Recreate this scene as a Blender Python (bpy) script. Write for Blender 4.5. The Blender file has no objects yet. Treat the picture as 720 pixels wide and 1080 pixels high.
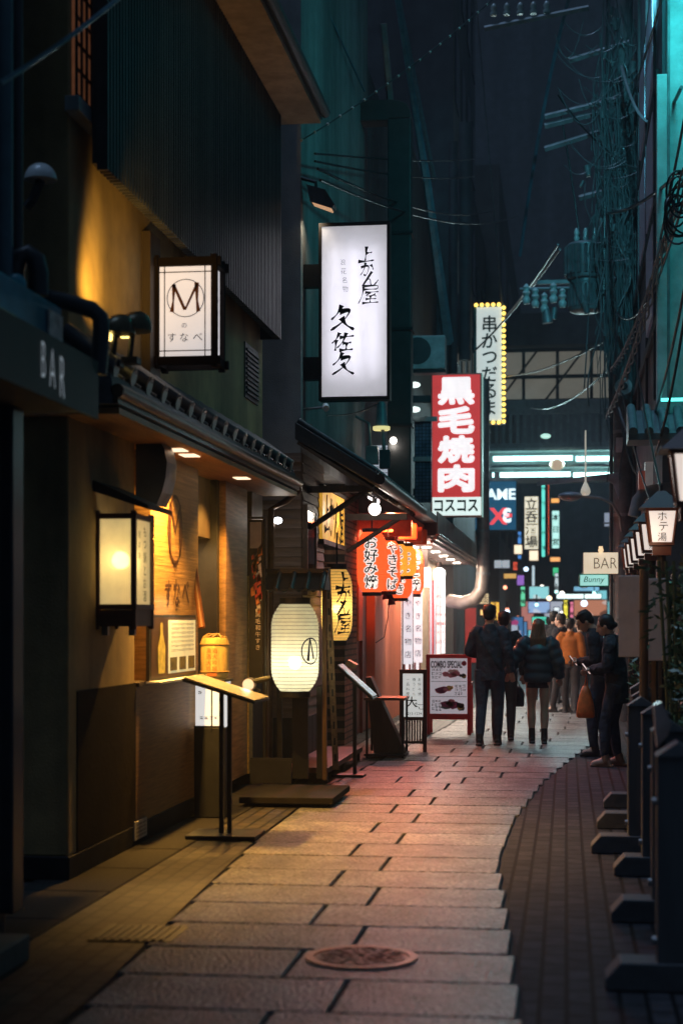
import bpy, bmesh, math, random
from mathutils import Vector, Matrix
rnd = random.Random(7)
S = bpy.context.scene
COL = S.collection

# ------------------------------------------------------------------ camera, world, moon
TH = math.atan(237 / 1750.0); CT, ST = math.cos(TH), math.sin(TH)
FPX, HZ, CH = 1750.0, 654.0, 1.58
cam = bpy.data.cameras.new('camera'); cam_o = bpy.data.objects.new('camera', cam); COL.objects.link(cam_o)
cam_o.location = (0, 0, CH); cam_o.rotation_euler = (math.radians(90), 0, TH)
cam.sensor_fit = 'VERTICAL'; cam.sensor_height = 36; cam.lens = FPX / 1080 * 36
cam.shift_y = (HZ - 540) / 1080.0
cam.clip_start = 0.05; cam.clip_end = 3000
cam.dof.use_dof = True; cam.dof.focus_distance = 17.5; cam.dof.aperture_fstop = 1.8
S.camera = cam_o

W = bpy.data.worlds.new('World'); S.world = W; W.use_nodes = True
nt = W.node_tree; bg = nt.nodes['Background']
sky = nt.nodes.new('ShaderNodeTexSky'); sky.sky_type = 'NISHITA'; sky.sun_disc = False
sky.sun_elevation = math.radians(4); sky.sun_rotation = math.radians(200)
hs = nt.nodes.new('ShaderNodeMix'); hs.data_type = 'RGBA'; hs.blend_type = 'MIX'
hs.inputs[0].default_value = 0.985; hs.inputs[7].default_value = (0.22, 0.40, 0.62, 1)
nt.links.new(sky.outputs[0], hs.inputs[6]); nt.links.new(hs.outputs[2], bg.inputs[0])
bg.inputs[1].default_value = 0.085

sun = bpy.data.lights.new('moon', 'SUN'); sun.energy = 1.1; sun.angle = math.radians(16); sun.color = (0.42, 0.64, 1)
sun_o = bpy.data.objects.new('moon', sun); COL.objects.link(sun_o); sun_o.rotation_euler = Vector((0.20, 0.10, -1)).to_track_quat('-Z', 'Y').to_euler()

S.view_settings.view_transform = 'Standard'; S.view_settings.look = 'None'
S.view_settings.exposure = 0.0; S.view_settings.gamma = 1.0; S.view_settings.use_curve_mapping = False
cy = S.cycles
cy.max_bounces = 6; cy.diffuse_bounces = 3; cy.glossy_bounces = 3; cy.transmission_bounces = 4; cy.transparent_max_bounces = 8
cy.use_denoising = True; cy.sample_clamp_indirect = 3.0; cy.sample_clamp_direct = 0
cy.caustics_reflective = False; cy.caustics_refractive = False

# ------------------------------------------------------------------ pixel helpers (720 x 1080 photo -> street frame)
def pd(px, py, d):
    q = (px - 360) / FPX
    return Vector((d * (q * CT - ST), d * (q * ST + CT), CH - d * (py - HZ) / FPX))
def y_at(px, X):
    q = (px - 360) / FPX
    d = X / (q * CT - ST)
    return d * (q * ST + CT)
def gp(px, py):
    return pd(px, py, CH * FPX / (py - HZ))

# ------------------------------------------------------------------ materials
MATS = {}
def mat(name, col, rough=0.6, metal=0.0, var=0.25, scale=6.0, stretch=(1, 1, 1), bump=0.0, bscale=None, emit=None, es=0.0,
        spec=0.5, sample=True, island=0.0, dirt=0.0, lo=0.3, bdist=0.01, streak=False):
    if name in MATS: return MATS[name]
    m = bpy.data.materials.new(name); m.use_nodes = True
    n = m.node_tree; N = n.nodes; L = n.links; P = N['Principled BSDF']
    P.inputs['Roughness'].default_value = rough; P.inputs['Metallic'].default_value = metal
    P.inputs['Specular IOR Level'].default_value = spec
    tc = N.new('ShaderNodeTexCoord'); mp = N.new('ShaderNodeMapping'); mp.inputs['Scale'].default_value = stretch
    L.new(tc.outputs['Object'], mp.inputs[0])
    no = N.new('ShaderNodeTexNoise'); no.inputs['Scale'].default_value = scale; no.inputs['Detail'].default_value = 6
    no.inputs['Roughness'].default_value = 0.6
    L.new(mp.outputs[0], no.inputs[0])
    mr = N.new('ShaderNodeMapRange'); mr.inputs[1].default_value = lo; mr.inputs[2].default_value = 1 - lo
    mr.inputs[3].default_value = 1 - var; mr.inputs[4].default_value = 1 + var
    L.new(no.outputs[0], mr.inputs[0])
    fac = mr.outputs[0]
    if island:
        ge = N.new('ShaderNodeNewGeometry'); m2 = N.new('ShaderNodeMapRange')
        m2.inputs[3].default_value = 1 - island; m2.inputs[4].default_value = 1 + island
        L.new(ge.outputs['Random Per Island'], m2.inputs[0])
        mm = N.new('ShaderNodeMath'); mm.operation = 'MULTIPLY'; L.new(fac, mm.inputs[0]); L.new(m2.outputs[0], mm.inputs[1]); fac = mm.outputs[0]
    if dirt:
        n2 = N.new('ShaderNodeTexNoise'); n2.inputs['Scale'].default_value = scale * 0.12; n2.inputs['Detail'].default_value = 5
        mp2 = N.new('ShaderNodeMapping'); mp2.inputs['Scale'].default_value = (3, 3, .35) if streak else (1, 1, 1)
        L.new(tc.outputs['Object'], mp2.inputs[0]); L.new(mp2.outputs[0], n2.inputs[0])
        m3 = N.new('ShaderNodeMapRange'); m3.inputs[1].default_value = 0.35; m3.inputs[2].default_value = 0.65
        m3.inputs[3].default_value = 1 - dirt; m3.inputs[4].default_value = 1 + dirt * 0.4
        L.new(n2.outputs[0], m3.inputs[0])
        mm = N.new('ShaderNodeMath'); mm.operation = 'MULTIPLY'; L.new(fac, mm.inputs[0]); L.new(m3.outputs[0], mm.inputs[1]); fac = mm.outputs[0]
    vm = N.new('ShaderNodeVectorMath'); vm.operation = 'SCALE'; vm.inputs[0].default_value = col[:3]
    L.new(fac, vm.inputs['Scale']); L.new(vm.outputs[0], P.inputs['Base Color'])
    if bump:
        nb = N.new('ShaderNodeTexNoise'); nb.inputs['Scale'].default_value = bscale or scale * 4; nb.inputs['Detail'].default_value = 4
        L.new(mp.outputs[0], nb.inputs[0])
        b = N.new('ShaderNodeBump'); b.inputs['Strength'].default_value = bump; b.inputs['Distance'].default_value = bdist
        L.new(nb.outputs[0], b.inputs['Height']); L.new(b.outputs[0], P.inputs['Normal'])
    if emit:
        ve = N.new('ShaderNodeVectorMath'); ve.operation = 'SCALE'; ve.inputs[0].default_value = emit[:3]
        me = N.new('ShaderNodeMapRange'); me.inputs[1].default_value = 0.3; me.inputs[2].default_value = 0.7
        me.inputs[3].default_value = 1 - var * 0.35; me.inputs[4].default_value = 1 + var * 0.35
        L.new(no.outputs[0], me.inputs[0]); L.new(me.outputs[0], ve.inputs['Scale'])
        L.new(ve.outputs[0], P.inputs['Emission Color']); P.inputs['Emission Strength'].default_value = es
        if not sample: m.cycles.emission_sampling = 'NONE'
    MATS[name] = m
    return m

def brickmat(name, c1, c2, mortar, bw, bh, axes='yz', rough=0.8, bump=0.4, msize=0.012, offset=0.5, rot=False, gloss=None):
    if name in MATS: return MATS[name]
    m = bpy.data.materials.new(name); m.use_nodes = True
    n = m.node_tree; N = n.nodes; L = n.links; P = N['Principled BSDF']
    P.inputs['Roughness'].default_value = rough; P.inputs['Specular IOR Level'].default_value = .2
    tc = N.new('ShaderNodeTexCoord'); sp = N.new('ShaderNodeSeparateXYZ'); cb = N.new('ShaderNodeCombineXYZ')
    L.new(tc.outputs['Object'], sp.inputs[0])
    L.new(sp.outputs['XYZ'.index(axes[0].upper())], cb.inputs[0]); L.new(sp.outputs['XYZ'.index(axes[1].upper())], cb.inputs[1])
    br = N.new('ShaderNodeTexBrick'); br.inputs['Color1'].default_value = (*c1, 1); br.inputs['Color2'].default_value = (*c2, 1)
    br.inputs['Mortar'].default_value = (*mortar, 1); br.inputs['Scale'].default_value = 1
    br.inputs['Mortar Size'].default_value = msize; br.inputs['Mortar Smooth'].default_value = 0.1
    br.inputs['Brick Width'].default_value = bw; br.inputs['Row Height'].default_value = bh; br.offset = offset
    L.new(cb.outputs[0], br.inputs[0])
    no = N.new('ShaderNodeTexNoise'); no.inputs['Scale'].default_value = 9; no.inputs['Detail'].default_value = 8
    L.new(tc.outputs['Object'], no.inputs[0])
    mx = N.new('ShaderNodeMix'); mx.data_type = 'RGBA'; mx.blend_type = 'MULTIPLY'; mx.inputs[0].default_value = 0.8
    mr = N.new('ShaderNodeMapRange'); mr.inputs[1].default_value = 0.3; mr.inputs[2].default_value = 0.7; mr.inputs[3].default_value = 0.5; mr.inputs[4].default_value = 1.3
    L.new(no.outputs[0], mr.inputs[0]); L.new(br.outputs['Color'], mx.inputs[6]); L.new(mr.outputs[0], mx.inputs[7])
    L.new(mx.outputs[2], P.inputs['Base Color'])
    mt = N.new('ShaderNodeMath'); mt.operation = 'MULTIPLY_ADD'; mt.inputs[1].default_value = -1; L.new(br.outputs['Fac'], mt.inputs[0])
    n3 = N.new('ShaderNodeTexNoise'); n3.inputs['Scale'].default_value = 60; L.new(tc.outputs['Object'], n3.inputs[0])
    ms = N.new('ShaderNodeMath'); ms.operation = 'MULTIPLY'; ms.inputs[1].default_value = 0.5; L.new(n3.outputs[0], ms.inputs[0]); L.new(ms.outputs[0], mt.inputs[2])
    b = N.new('ShaderNodeBump'); b.inputs['Strength'].default_value = bump; b.inputs['Distance'].default_value = 0.008
    L.new(mt.outputs[0], b.inputs['Height']); L.new(b.outputs[0], P.inputs['Normal'])
    MATS[name] = m
    return m

def glow(name, col, es, var=0.12, scale=3.0, sample=True):
    return mat(name, [min(0.8, c * 0.8) for c in col], 0.5, var=var, scale=scale, emit=col, es=es, sample=sample)

def paper(name, col, transp=0.12, emit=0.0):
    if name in MATS: return MATS[name]
    m = bpy.data.materials.new(name); m.use_nodes = True
    n = m.node_tree; N = n.nodes; L = n.links
    out = N['Material Output']; N.remove(N['Principled BSDF'])
    tl = N.new('ShaderNodeBsdfTranslucent'); df = N.new('ShaderNodeBsdfDiffuse'); tr = N.new('ShaderNodeBsdfTransparent')
    no = N.new('ShaderNodeTexNoise'); no.inputs['Scale'].default_value = 14; tc = N.new('ShaderNodeTexCoord'); L.new(tc.outputs['Object'], no.inputs[0])
    mr = N.new('ShaderNodeMapRange'); mr.inputs[3].default_value = 0.85; mr.inputs[4].default_value = 1.1; L.new(no.outputs[0], mr.inputs[0])
    vm = N.new('ShaderNodeVectorMath'); vm.operation = 'SCALE'; vm.inputs[0].default_value = col; L.new(mr.outputs[0], vm.inputs['Scale'])
    L.new(vm.outputs[0], tl.inputs[0]); L.new(vm.outputs[0], df.inputs[0])
    a = N.new('ShaderNodeMixShader'); a.inputs[0].default_value = 0.35; L.new(tl.outputs[0], a.inputs[1]); L.new(df.outputs[0], a.inputs[2])
    b = N.new('ShaderNodeMixShader'); b.inputs[0].default_value = transp; L.new(a.outputs[0], b.inputs[1]); L.new(tr.outputs[0], b.inputs[2])
    tr.inputs[0].default_value = (*col, 1)
    last = b
    if emit:
        e = N.new('ShaderNodeEmission'); L.new(vm.outputs[0], e.inputs[0]); e.inputs[1].default_value = emit
        ad = N.new('ShaderNodeAddShader'); L.new(b.outputs[0], ad.inputs[0]); L.new(e.outputs[0], ad.inputs[1]); last = ad
    L.new(last.outputs[0], out.inputs[0])
    MATS[name] = m
    return m

black = mat('black_metal', (0.022, 0.023, 0.026), 0.5, 0.2, bump=0.1)
darkpaint = mat('dark_paint', (0.045, 0.047, 0.052), 0.55, dirt=0.3)
navy = mat('navy_paint', (0.03, 0.036, 0.05), 0.4, dirt=0.3)
steel = mat('steel', (0.42, 0.42, 0.43), 0.38, 0.9, var=0.3, dirt=0.3)
galv = mat('galvanised', (0.3, 0.31, 0.32), 0.5, 0.6, var=0.3, bump=0.1)
darkwood = mat('dark_wood', (0.045, 0.028, 0.018), 0.6, var=0.5, scale=9, stretch=(1, 1, 0.1), bump=0.3)
postwood = mat('post_wood', (0.09, 0.05, 0.024), 0.6, var=0.4, scale=12, stretch=(1, 1, 0.08), bump=0.3)
warmwood = mat('warm_wood', (0.42, 0.24, 0.095), 0.55, var=0.45, scale=5, stretch=(1, 0.25, 9), bump=0.35, bscale=8, dirt=0.3)
warmwood_v = mat('warm_wood_plain', (0.34, 0.19, 0.08), 0.55, var=0.4, scale=6, stretch=(2, 0.4, 7), bump=0.25, bscale=10)
plaster = mat('beige_plaster', (0.36, 0.255, 0.115), 0.85, var=0.18, scale=5, bump=0.35, bscale=90, dirt=0.45, streak=True)
plasterd = mat('brown_plaster', (0.20, 0.155, 0.10), 0.85, var=0.2, scale=5, bump=0.35, bscale=90, dirt=0.45, streak=True)
concrete = mat('grey_concrete', (0.24, 0.245, 0.25), 0.85, var=0.15, scale=4, bump=0.5, bscale=70, dirt=0.45, streak=True)
bluegrey = mat('blue_grey_wall', (0.16, 0.18, 0.21), 0.8, var=0.2, scale=3, bump=0.2, dirt=0.4)
tealwall = mat('pale_tile_wall', (0.5, 0.52, 0.52), 0.6, var=0.25, scale=4, bump=0.3, bscale=40, dirt=0.35)
facade = mat('dark_facade', (0.085, 0.09, 0.10), 0.7, var=0.3, scale=2, dirt=0.5, streak=True)
facade2 = mat('dark_facade_brown', (0.09, 0.08, 0.075), 0.7, var=0.3, scale=2, dirt=0.4)
tile = mat('roof_tile', (0.06, 0.062, 0.068), 0.35, var=0.4, scale=14, island=0.35)
copper = mat('copper_gutter', (0.10, 0.055, 0.035), 0.45, 0.5, var=0.35, scale=8)
glass = mat('dark_glass', (0.012, 0.014, 0.018), 0.08, var=0.2)
ink = mat('black_ink', (0.006, 0.006, 0.008), 0.95, spec=0.05)
inkred = mat('brown_ink', (0.10, 0.02, 0.012), 0.6)
cable_m = mat('cable_rubber', (0.012, 0.013, 0.015), 0.4)
white_pl = mat('white_plastic', (0.7, 0.7, 0.7), 0.4)
bulbwarm = glow('bulb_warm', (1.0, 0.62, 0.22), 30)
bulbwhite = glow('bulb_white', (1.0, 0.93, 0.82), 12)

# ------------------------------------------------------------------ mesh building
class MB:
    def __init__(s): s.v = []; s.f = []; s.m = []
    def add(s, vs, fs, m=0):
        b = len(s.v); s.v += [Vector(v) for v in vs]
        for f in fs: s.f.append([b + i for i in f]); s.m.append(m)
    def box(s, x0, y0, z0, x1, y1, z1, m=0):
        vs = [(x, y, z) for z in (z0, z1) for y in (y0, y1) for x in (x0, x1)]
        s.add(vs, [(0, 2, 3, 1), (4, 5, 7, 6), (0, 1, 5, 4), (2, 6, 7, 3), (0, 4, 6, 2), (1, 3, 7, 5)], m); return s
    def cbox(s, c, sx, sy, sz, m=0):
        return s.box(c[0] - sx / 2, c[1] - sy / 2, c[2] - sz / 2, c[0] + sx / 2, c[1] + sy / 2, c[2] + sz / 2, m)
    def tube(s, pts, r, n=8, m=0):
        pts = [Vector(p) for p in pts]; k = len(pts)
        rs = r if isinstance(r, (list, tuple)) else [r] * k
        vs = []; up = None
        for i, p in enumerate(pts):
            t = (pts[min(i + 1, k - 1)] - pts[max(i - 1, 0)])
            if t.length < 1e-9: t = Vector((0, 0, 1))
            t.normalize()
            if up is None:
                up = Vector((0, 0, 1)) if abs(t.z) < 0.9 else Vector((0, 1, 0))
            a = t.cross(up)
            if a.length < 1e-4: a = t.cross(Vector((1, 0, 0)))
            a.normalize(); b = a.cross(t).normalized(); up = b
            rr = rs[i]; ra, rb = rr if isinstance(rr, (list, tuple)) else (rr, rr)
            for j in range(n):
                w = 2 * math.pi * j / n
                vs.append(p + a * (ra * math.cos(w)) + b * (rb * math.sin(w)))
        fs = []
        for i in range(k - 1):
            for j in range(n):
                j2 = (j + 1) % n
                fs.append((i * n + j, i * n + j2, (i + 1) * n + j2, (i + 1) * n + j))
        fs.append(tuple(range(n))[::-1]); fs.append(tuple((k - 1) * n + j for j in range(n)))
        s.add(vs, fs, m); return s
    def rings(s, R, n=20, m=0, caps=True):   # R: (cx, cy, cz, rx, ry)
        vs = []
        for cx, cyy, cz, rx, ry in R:
            for j in range(n):
                w = 2 * math.pi * j / n
                vs.append((cx + rx * math.cos(w), cyy + ry * math.sin(w), cz))
        fs = []
        for i in range(len(R) - 1):
            for j in range(n):
                j2 = (j + 1) % n
                fs.append((i * n + j, i * n + j2, (i + 1) * n + j2, (i + 1) * n + j))
        if caps: fs.append(tuple(range(n))[::-1]); fs.append(tuple((len(R) - 1) * n + j for j in range(n)))
        s.add(vs, fs, m); return s
    def lathe(s, prof, c, n=28, m=0, caps=True):
        return s.rings([(c[0], c[1], c[2] + z, r, r) for r, z in prof], n, m, caps)
    def ball(s, c, r, n=14, m=0):
        rx, ry, rz = r if isinstance(r, (tuple, list)) else (r, r, r)
        R = []
        for i in range(1, n):
            a = math.pi * i / n
            R.append((c[0], c[1], c[2] - rz * math.cos(a), rx * math.sin(a), ry * math.sin(a)))
        return s.rings(R, n + 4, m)
    def prism(s, poly, fn, t0, t1, m=0):   # fn(u, v, t) -> point
        n = len(poly)
        vs = [fn(u, v, t0) for u, v in poly] + [fn(u, v, t1) for u, v in poly]
        fs = [tuple(range(n))[::-1], tuple(range(n, 2 * n))] + [(i, (i + 1) % n, n + (i + 1) % n, n + i) for i in range(n)]
        s.add(vs, fs, m); return s
    def disc(s, c, r, axis='y', t=0.02, n=24, m=0):
        d = {'x': Vector((t, 0, 0)), 'y': Vector((0, t, 0)), 'z': Vector((0, 0, t))}[axis]
        return s.tube([Vector(c) - d / 2, Vector(c) + d / 2], r, n, m)
    def build(s, name, mats, parent=None, bevel=0.0, smooth=None, fix=True):
        me = bpy.data.meshes.new(name)
        off = Vector(parent['_o']) if parent is not None and '_o' in parent else Vector((0, 0, 0))
        me.from_pydata([tuple(v - off) for v in s.v], [], s.f)
        if not isinstance(mats, (list, tuple)): mats = [mats]
        for m in mats: me.materials.append(m)
        me.polygons.foreach_set('material_index', s.m)
        if fix:
            bm = bmesh.new(); bm.from_mesh(me); bmesh.ops.recalc_face_normals(bm, faces=bm.faces); bm.to_mesh(me); bm.free()
        if smooth is not None:
            me.shade_smooth()
            if smooth: me.set_sharp_from_angle(angle=math.radians(smooth))
        o = bpy.data.objects.new(name, me); COL.objects.link(o)
        if parent is not None:
            o.parent = parent
            if '_o' not in parent and parent.type == 'MESH' and parent.parent is not None: pass
            if '_o' in parent: o['_o'] = parent['_o']
        if bevel:
            b = o.modifiers.new('bevel', 'BEVEL'); b.width = bevel; b.segments = 2; b.limit_method = 'ANGLE'
        return o

def thing(name, label, cat, loc, group=None):
    o = bpy.data.objects.new(name, None); COL.objects.link(o); o.location = loc; o['_o'] = tuple(loc)
    o.empty_display_size = 0.1
    o['label'] = label; o['category'] = cat
    if group: o['group'] = group
    return o
def tag(o, label, cat, group=None):
    o['label'] = label; o['category'] = cat
    if group: o['group'] = group
    return o
def structure(o, kind='structure'): o['kind'] = kind; return o
def lamp(kind, loc, power, col, parent=None, radius=0.05, target=None, spot=60, blend=0.5, size=None):
    l = bpy.data.lights.new('lamp_light', kind); l.energy = power; l.color = col
    if kind == 'AREA': l.size = radius * 2
    else: l.shadow_soft_size = radius
    if kind == 'SPOT': l.spot_size = math.radians(spot); l.spot_blend = blend
    o = bpy.data.objects.new('lamp_light', l); COL.objects.link(o)
    loc = Vector(loc)
    if parent is not None:
        o.parent = parent; o.location = loc - Vector(parent['_o'])
    else: o.location = loc
    if target is not None:
        d = Vector(target) - loc; o.rotation_euler = d.to_track_quat('-Z', 'Y').to_euler()
    return o
def dup(root, loc, label=None, group=None):
    r = root.copy(); COL.objects.link(r); r.location = loc
    if label: r['label'] = label
    if group: r['group'] = group
    for ch in list(root.children):
        c = ch.copy(); COL.objects.link(c); c.parent = r
        for g in list(ch.children):
            d = g.copy(); COL.objects.link(d); d.parent = c
    return r

# ------------------------------------------------------------------ writing
_gc = {}
def glyph(ch, off=0.0):
    k = (ch, off)
    if k in _gc: return _gc[k]
    c = bpy.data.curves.new('txt', 'FONT'); c.body = ch; c.offset = off; c.resolution_u = 3
    o = bpy.data.objects.new('txt', c); COL.objects.link(o)
    me = bpy.data.meshes.new_from_object(o.evaluated_get(bpy.context.evaluated_depsgraph_get()))
    vs = [(v.co.x, v.co.y) for v in me.vertices]; fs = [tuple(p.vertices) for p in me.polygons]
    bpy.data.objects.remove(o); bpy.data.curves.remove(c); bpy.data.meshes.remove(me)
    _gc[k] = (vs, fs); return _gc[k]
def fy(y): return lambda u, v: (u, y, v)            # faces -y (towards the camera); u = x
def fx(x): return lambda u, v: (x, u, v)            # faces +x; u = y
def gx(x): return lambda u, v: (x, -u, v)           # faces -x; u = -y
def text(mb, s, pl, cu, cv, h=None, w=None, off=0.0, m=0, sx=1.0, shear=0.0):
    vs, fs = glyph(s, off)
    if not vs: return
    x0 = min(v[0] for v in vs); x1 = max(v[0] for v in vs); y0 = min(v[1] for v in vs); y1 = max(v[1] for v in vs)
    kx = ky = None
    if h: ky = h / (y1 - y0)
    if w: kx = w / (x1 - x0)
    kx = kx or ky * sx; ky = ky or kx
    mx, my = (x0 + x1) / 2, (y0 + y1) / 2
    mb.add([pl(cu + (x - mx) * kx + shear * (y - my) * ky, cv + (y - my) * ky) for x, y in vs], fs, m)
def vtext(mb, s, pl, cu, vtop, size, pitch=None, off=0.0, m=0, sx=1.0):
    pitch = pitch or size * 1.08
    for i, ch in enumerate(s):
        vs, fs = glyph(ch, off)
        if not vs: continue
        c = vtop - pitch * (i + 0.5)
        x0 = min(v[0] for v in vs); x1 = max(v[0] for v in vs); y0 = min(v[1] for v in vs); y1 = max(v[1] for v in vs)
        k = size / 0.95; mx, my = (x0 + x1) / 2, (y0 + y1) / 2
        mb.add([pl(cu + (x - mx) * k * sx, c + (y - my) * k) for x, y in vs], fs, m)
def bold(mb, s, pl3, cu, cv, h=None, w=None, grow=.01, off=0.0, m=0, n=10):   # stacked, slightly shifted copies: a fat outline
    for k in range(n):
        a = 2 * math.pi * k / n
        text(mb, s, pl3(-.0003 * k), cu + grow * math.cos(a), cv + grow * math.sin(a), h=h, w=w, off=off, m=m)
BR = {
 'up': [[(.48, .97), (.47, .5), (.46, .12)], [(.48, .58), (.82, .62)], [(.05, .10), (.5, .10), (.97, .16)]],
 'ka': [[(.06, .64), (.42, .74), (.60, .66), (.56, .3), (.42, .06), (.30, .16)], [(.36, .97), (.28, .5), (.06, .08)], [(.74, .82), (.88, .64), (.94, .46)]],
 'n': [[(.55, .97), (.32, .5), (.08, .02), (.30, .40), (.48, .46), (.55, .15), (.70, .04), (.97, .42)]],
 'ya': [[(.2, .93), (.86, .95), (.86, .76)], [(.2, .76), (.85, .77)], [(.2, .93), (.18, .5), (.02, .02)], [(.3, .6), (.95, .63)],
        [(.55, .6), (.38, .42), (.76, .45)], [(.74, .52), (.84, .38)], [(.35, .25), (.86, .27)], [(.58, .42), (.58, .08)], [(.2, .04), (.98, .08)]],
 'ku': [[(.42, .98), (.28, .66), (.05, .42)], [(.36, .72), (.74, .76), (.52, .35), (.06, .0)], [(.45, .5), (.65, .22), (.98, .02)]],
 'sa': [[(.32, .98), (.2, .65), (.02, .42)], [(.2, .6), (.2, .02)], [(.34, .72), (.97, .80)], [(.62, .97), (.5, .5), (.26, .16)],
        [(.5, .42), (.88, .45)], [(.68, .42), (.68, .08)], [(.38, .04), (.98, .09)]],
}
def brush(mb, key, pl, cu, cv, size, wgt=0.1, m=0, sx=1.0, slant=0.08):
    for st in BR[key]:
        P = [Vector((a, b)) for a, b in st]
        Q = [P[0]] + P + [P[-1]]; pts = []
        for i in range(1, len(Q) - 2):
            for k in range(8):
                t = k / 8
                a, b, c, d = Q[i - 1], Q[i], Q[i + 1], Q[i + 2]
                pts.append(0.5 * ((2 * b) + (c - a) * t + (2 * a - 5 * b + 4 * c - d) * t * t + (3 * b - a - 3 * c + d) * t ** 3))
        pts.append(P[-1]); n = len(pts); L, R = [], []
        for i, p in enumerate(pts):
            t = (pts[min(i + 1, n - 1)] - pts[max(i - 1, 0)])
            t = t.normalized() if t.length > 1e-6 else Vector((1, 0))
            nn = Vector((-t.y, t.x)); s = i / (n - 1)
            ww = wgt * (0.62 + 0.38 * math.cos(s * 5.2)) * (0.55 if s > 0.93 else 1.0) * (1.12 if i < 2 else 1)
            ww *= 0.75 + 0.35 * abs(nn.x * 0.6 + nn.y * 0.8)
            L.append(p + nn * ww / 2); R.append(p - nn * ww / 2)
        def T(p):
            return pl(cu + (p.x - 0.5 + slant * (p.y - 0.5)) * size * sx, cv + (p.y - 0.5) * size)
        b = [T(p) for p in L] + [T(p) for p in R]
        mb.add(b, [(i, i + 1, n + i + 1, n + i) for i in range(n - 1)], m)
def wavy(mb, pl, u0, u1, v, amp, th, m=0, seed=0):   # a running line of small handwriting
    r = random.Random(seed); n = max(3, int((u1 - u0) / (amp * 1.1)))
    for i in range(n):
        a = u0 + (u1 - u0) * (i + 0.1) / n; b = u0 + (u1 - u0) * (i + 0.85) / n; k = r.uniform(.5, 1) * amp
        mb.add([pl(a, v - k / 2), pl(b, v - k / 2 + r.uniform(-.3, .3) * k), pl(b, v - k / 2 + th), pl(a, v - k / 2 + th)], [(0, 1, 2, 3)], m)
        c = r.uniform(a, b)
        mb.add([pl(c, v - k / 2), pl(c + th, v - k / 2), pl(c + th, v + k / 2), pl(c, v + k / 2)], [(0, 1, 2, 3)], m)
        mb.add([pl(a, v + k * .2), pl(b, v + k * .25), pl(b, v + k * .25 + th), pl(a, v + k * .2 + th)], [(0, 1, 2, 3)], m)

# ------------------------------------------------------------------ ground
mb = MB(); mb.add([(-400, -60, -0.02), (400, -60, -0.02), (400, 900, -0.02), (-400, 900, -0.02)], [(0, 1, 2, 3)])
structure(mb.build('ground', mat('grout', (0.018, 0.018, 0.02), 0.85, bump=0.2), fix=False))

stone = mat('path_stone', (0.178, 0.172, 0.175), 0.40, var=0.62, scale=34, bump=1.0, bscale=48, island=0.24, spec=0.4, dirt=0.45, lo=0.40, bdist=0.03)
LE = [(-5, -1.9), (6.3, -1.937), (8.7, -2.07), (11.9, -2.216), (15.6, -2.26), (19.4, -2.05), (25, -1.75), (40, -1.5), (90, -1.5)]
RE = [(-5, -.05), (6.5, -.165), (9.1, -.32), (10.9, -.437), (13.3, -.40), (16.5, -.208), (18.8, .03), (21, .275), (25, .62), (40, 1.0), (90, 1.0)]
def interp(T, y):
    for (a, b), (c, d) in zip(T, T[1:]):
        if a <= y <= c: return b + (d - b) * (y - a) / (c - a)
    return T[-1][1]
mb = MB(); y = -4.1; k = 0; RW = 0.63
def rstone(mb, x0, y0, x1, y1, zt, e=0.006):
    vs = [(x0, y0, -0.02), (x1, y0, -0.02), (x1, y1, -0.02), (x0, y1, -0.02), (x0, y0, zt - e), (x1, y0, zt - e), (x1, y1, zt - e), (x0, y1, zt - e),
          (x0 + e, y0 + e, zt), (x1 - e, y0 + e, zt), (x1 - e, y1 - e, zt), (x0 + e, y1 - e, zt)]
    mb.add(vs, [(8, 9, 10, 11), (4, 5, 9, 8), (5, 6, 10, 9), (6, 7, 11, 10), (7, 4, 8, 11), (0, 1, 5, 4), (1, 2, 6, 5), (2, 3, 7, 6), (3, 0, 4, 7)])
while y < 75:
    l, r = interp(LE, y + RW / 2), interp(RE, y + RW / 2)
    wd = r - l; c = (l + r) / 2 + (0.13 if k % 2 else -0.13)
    g = 0.011; z = rnd.uniform(-0.0015, 0.0015)
    xs = [l, c, r] if wd < 2.0 else [l, l + wd * .36 + (.15 if k % 2 else -.15), l + wd * .68 + (.15 if k % 2 else -.15), r]
    for a, b in zip(xs, xs[1:]): rstone(mb, a + g, y + g, b - g, y + RW - g, z + rnd.uniform(-.001, .001))
    y += RW; k += 1
structure(mb.build('stone_path', stone))

brick_r = brickmat('pavement_brick', (0.048, 0.046, 0.053), (0.026, 0.026, 0.032), (0.004, 0.004, 0.005), 0.22, 0.11, 'yx', 0.8, 1.0, 0.011)
mb = MB(); n = 60
ys = [-4 + 80 * i / n for i in range(n + 1)]
vs = []
for yy in ys: vs += [(interp(RE, yy) + 0.012, yy, -0.004), (9.0, yy, -0.004)]
mb.add(vs, [(2 * i, 2 * i + 1, 2 * i + 3, 2 * i + 2) for i in range(n)])
structure(mb.build('brick_pavement', brick_r, fix=False))
brick_l = brickmat('pavement_tile', (0.062, 0.05, 0.04), (0.03, 0.026, 0.023), (0.008, 0.008, 0.008), 0.22, 0.11, 'yx', 0.55, 0.8, 0.012, 0.5)
mb = MB(); vs = []
for yy in ys: vs += [(-2.62, yy, -0.004), (interp(LE, yy) - 0.012, yy, -0.004)]
mb.add(vs, [(2 * i, 2 * i + 1, 2 * i + 3, 2 * i + 2) for i in range(n)])
structure(mb.build('tile_pavement', brick_l, fix=False))
mb = MB(); y = 4.0
while y < 40:
    rstone(mb, -3.2, y, -2.63, y + 0.88, 0.0); y += 0.9
structure(mb.build('kerb_strip', mat('kerb_stone', (0.026, 0.024, 0.023), 0.8, spec=.1, var=0.3, scale=30, bump=0.4, island=0.15)))

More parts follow.
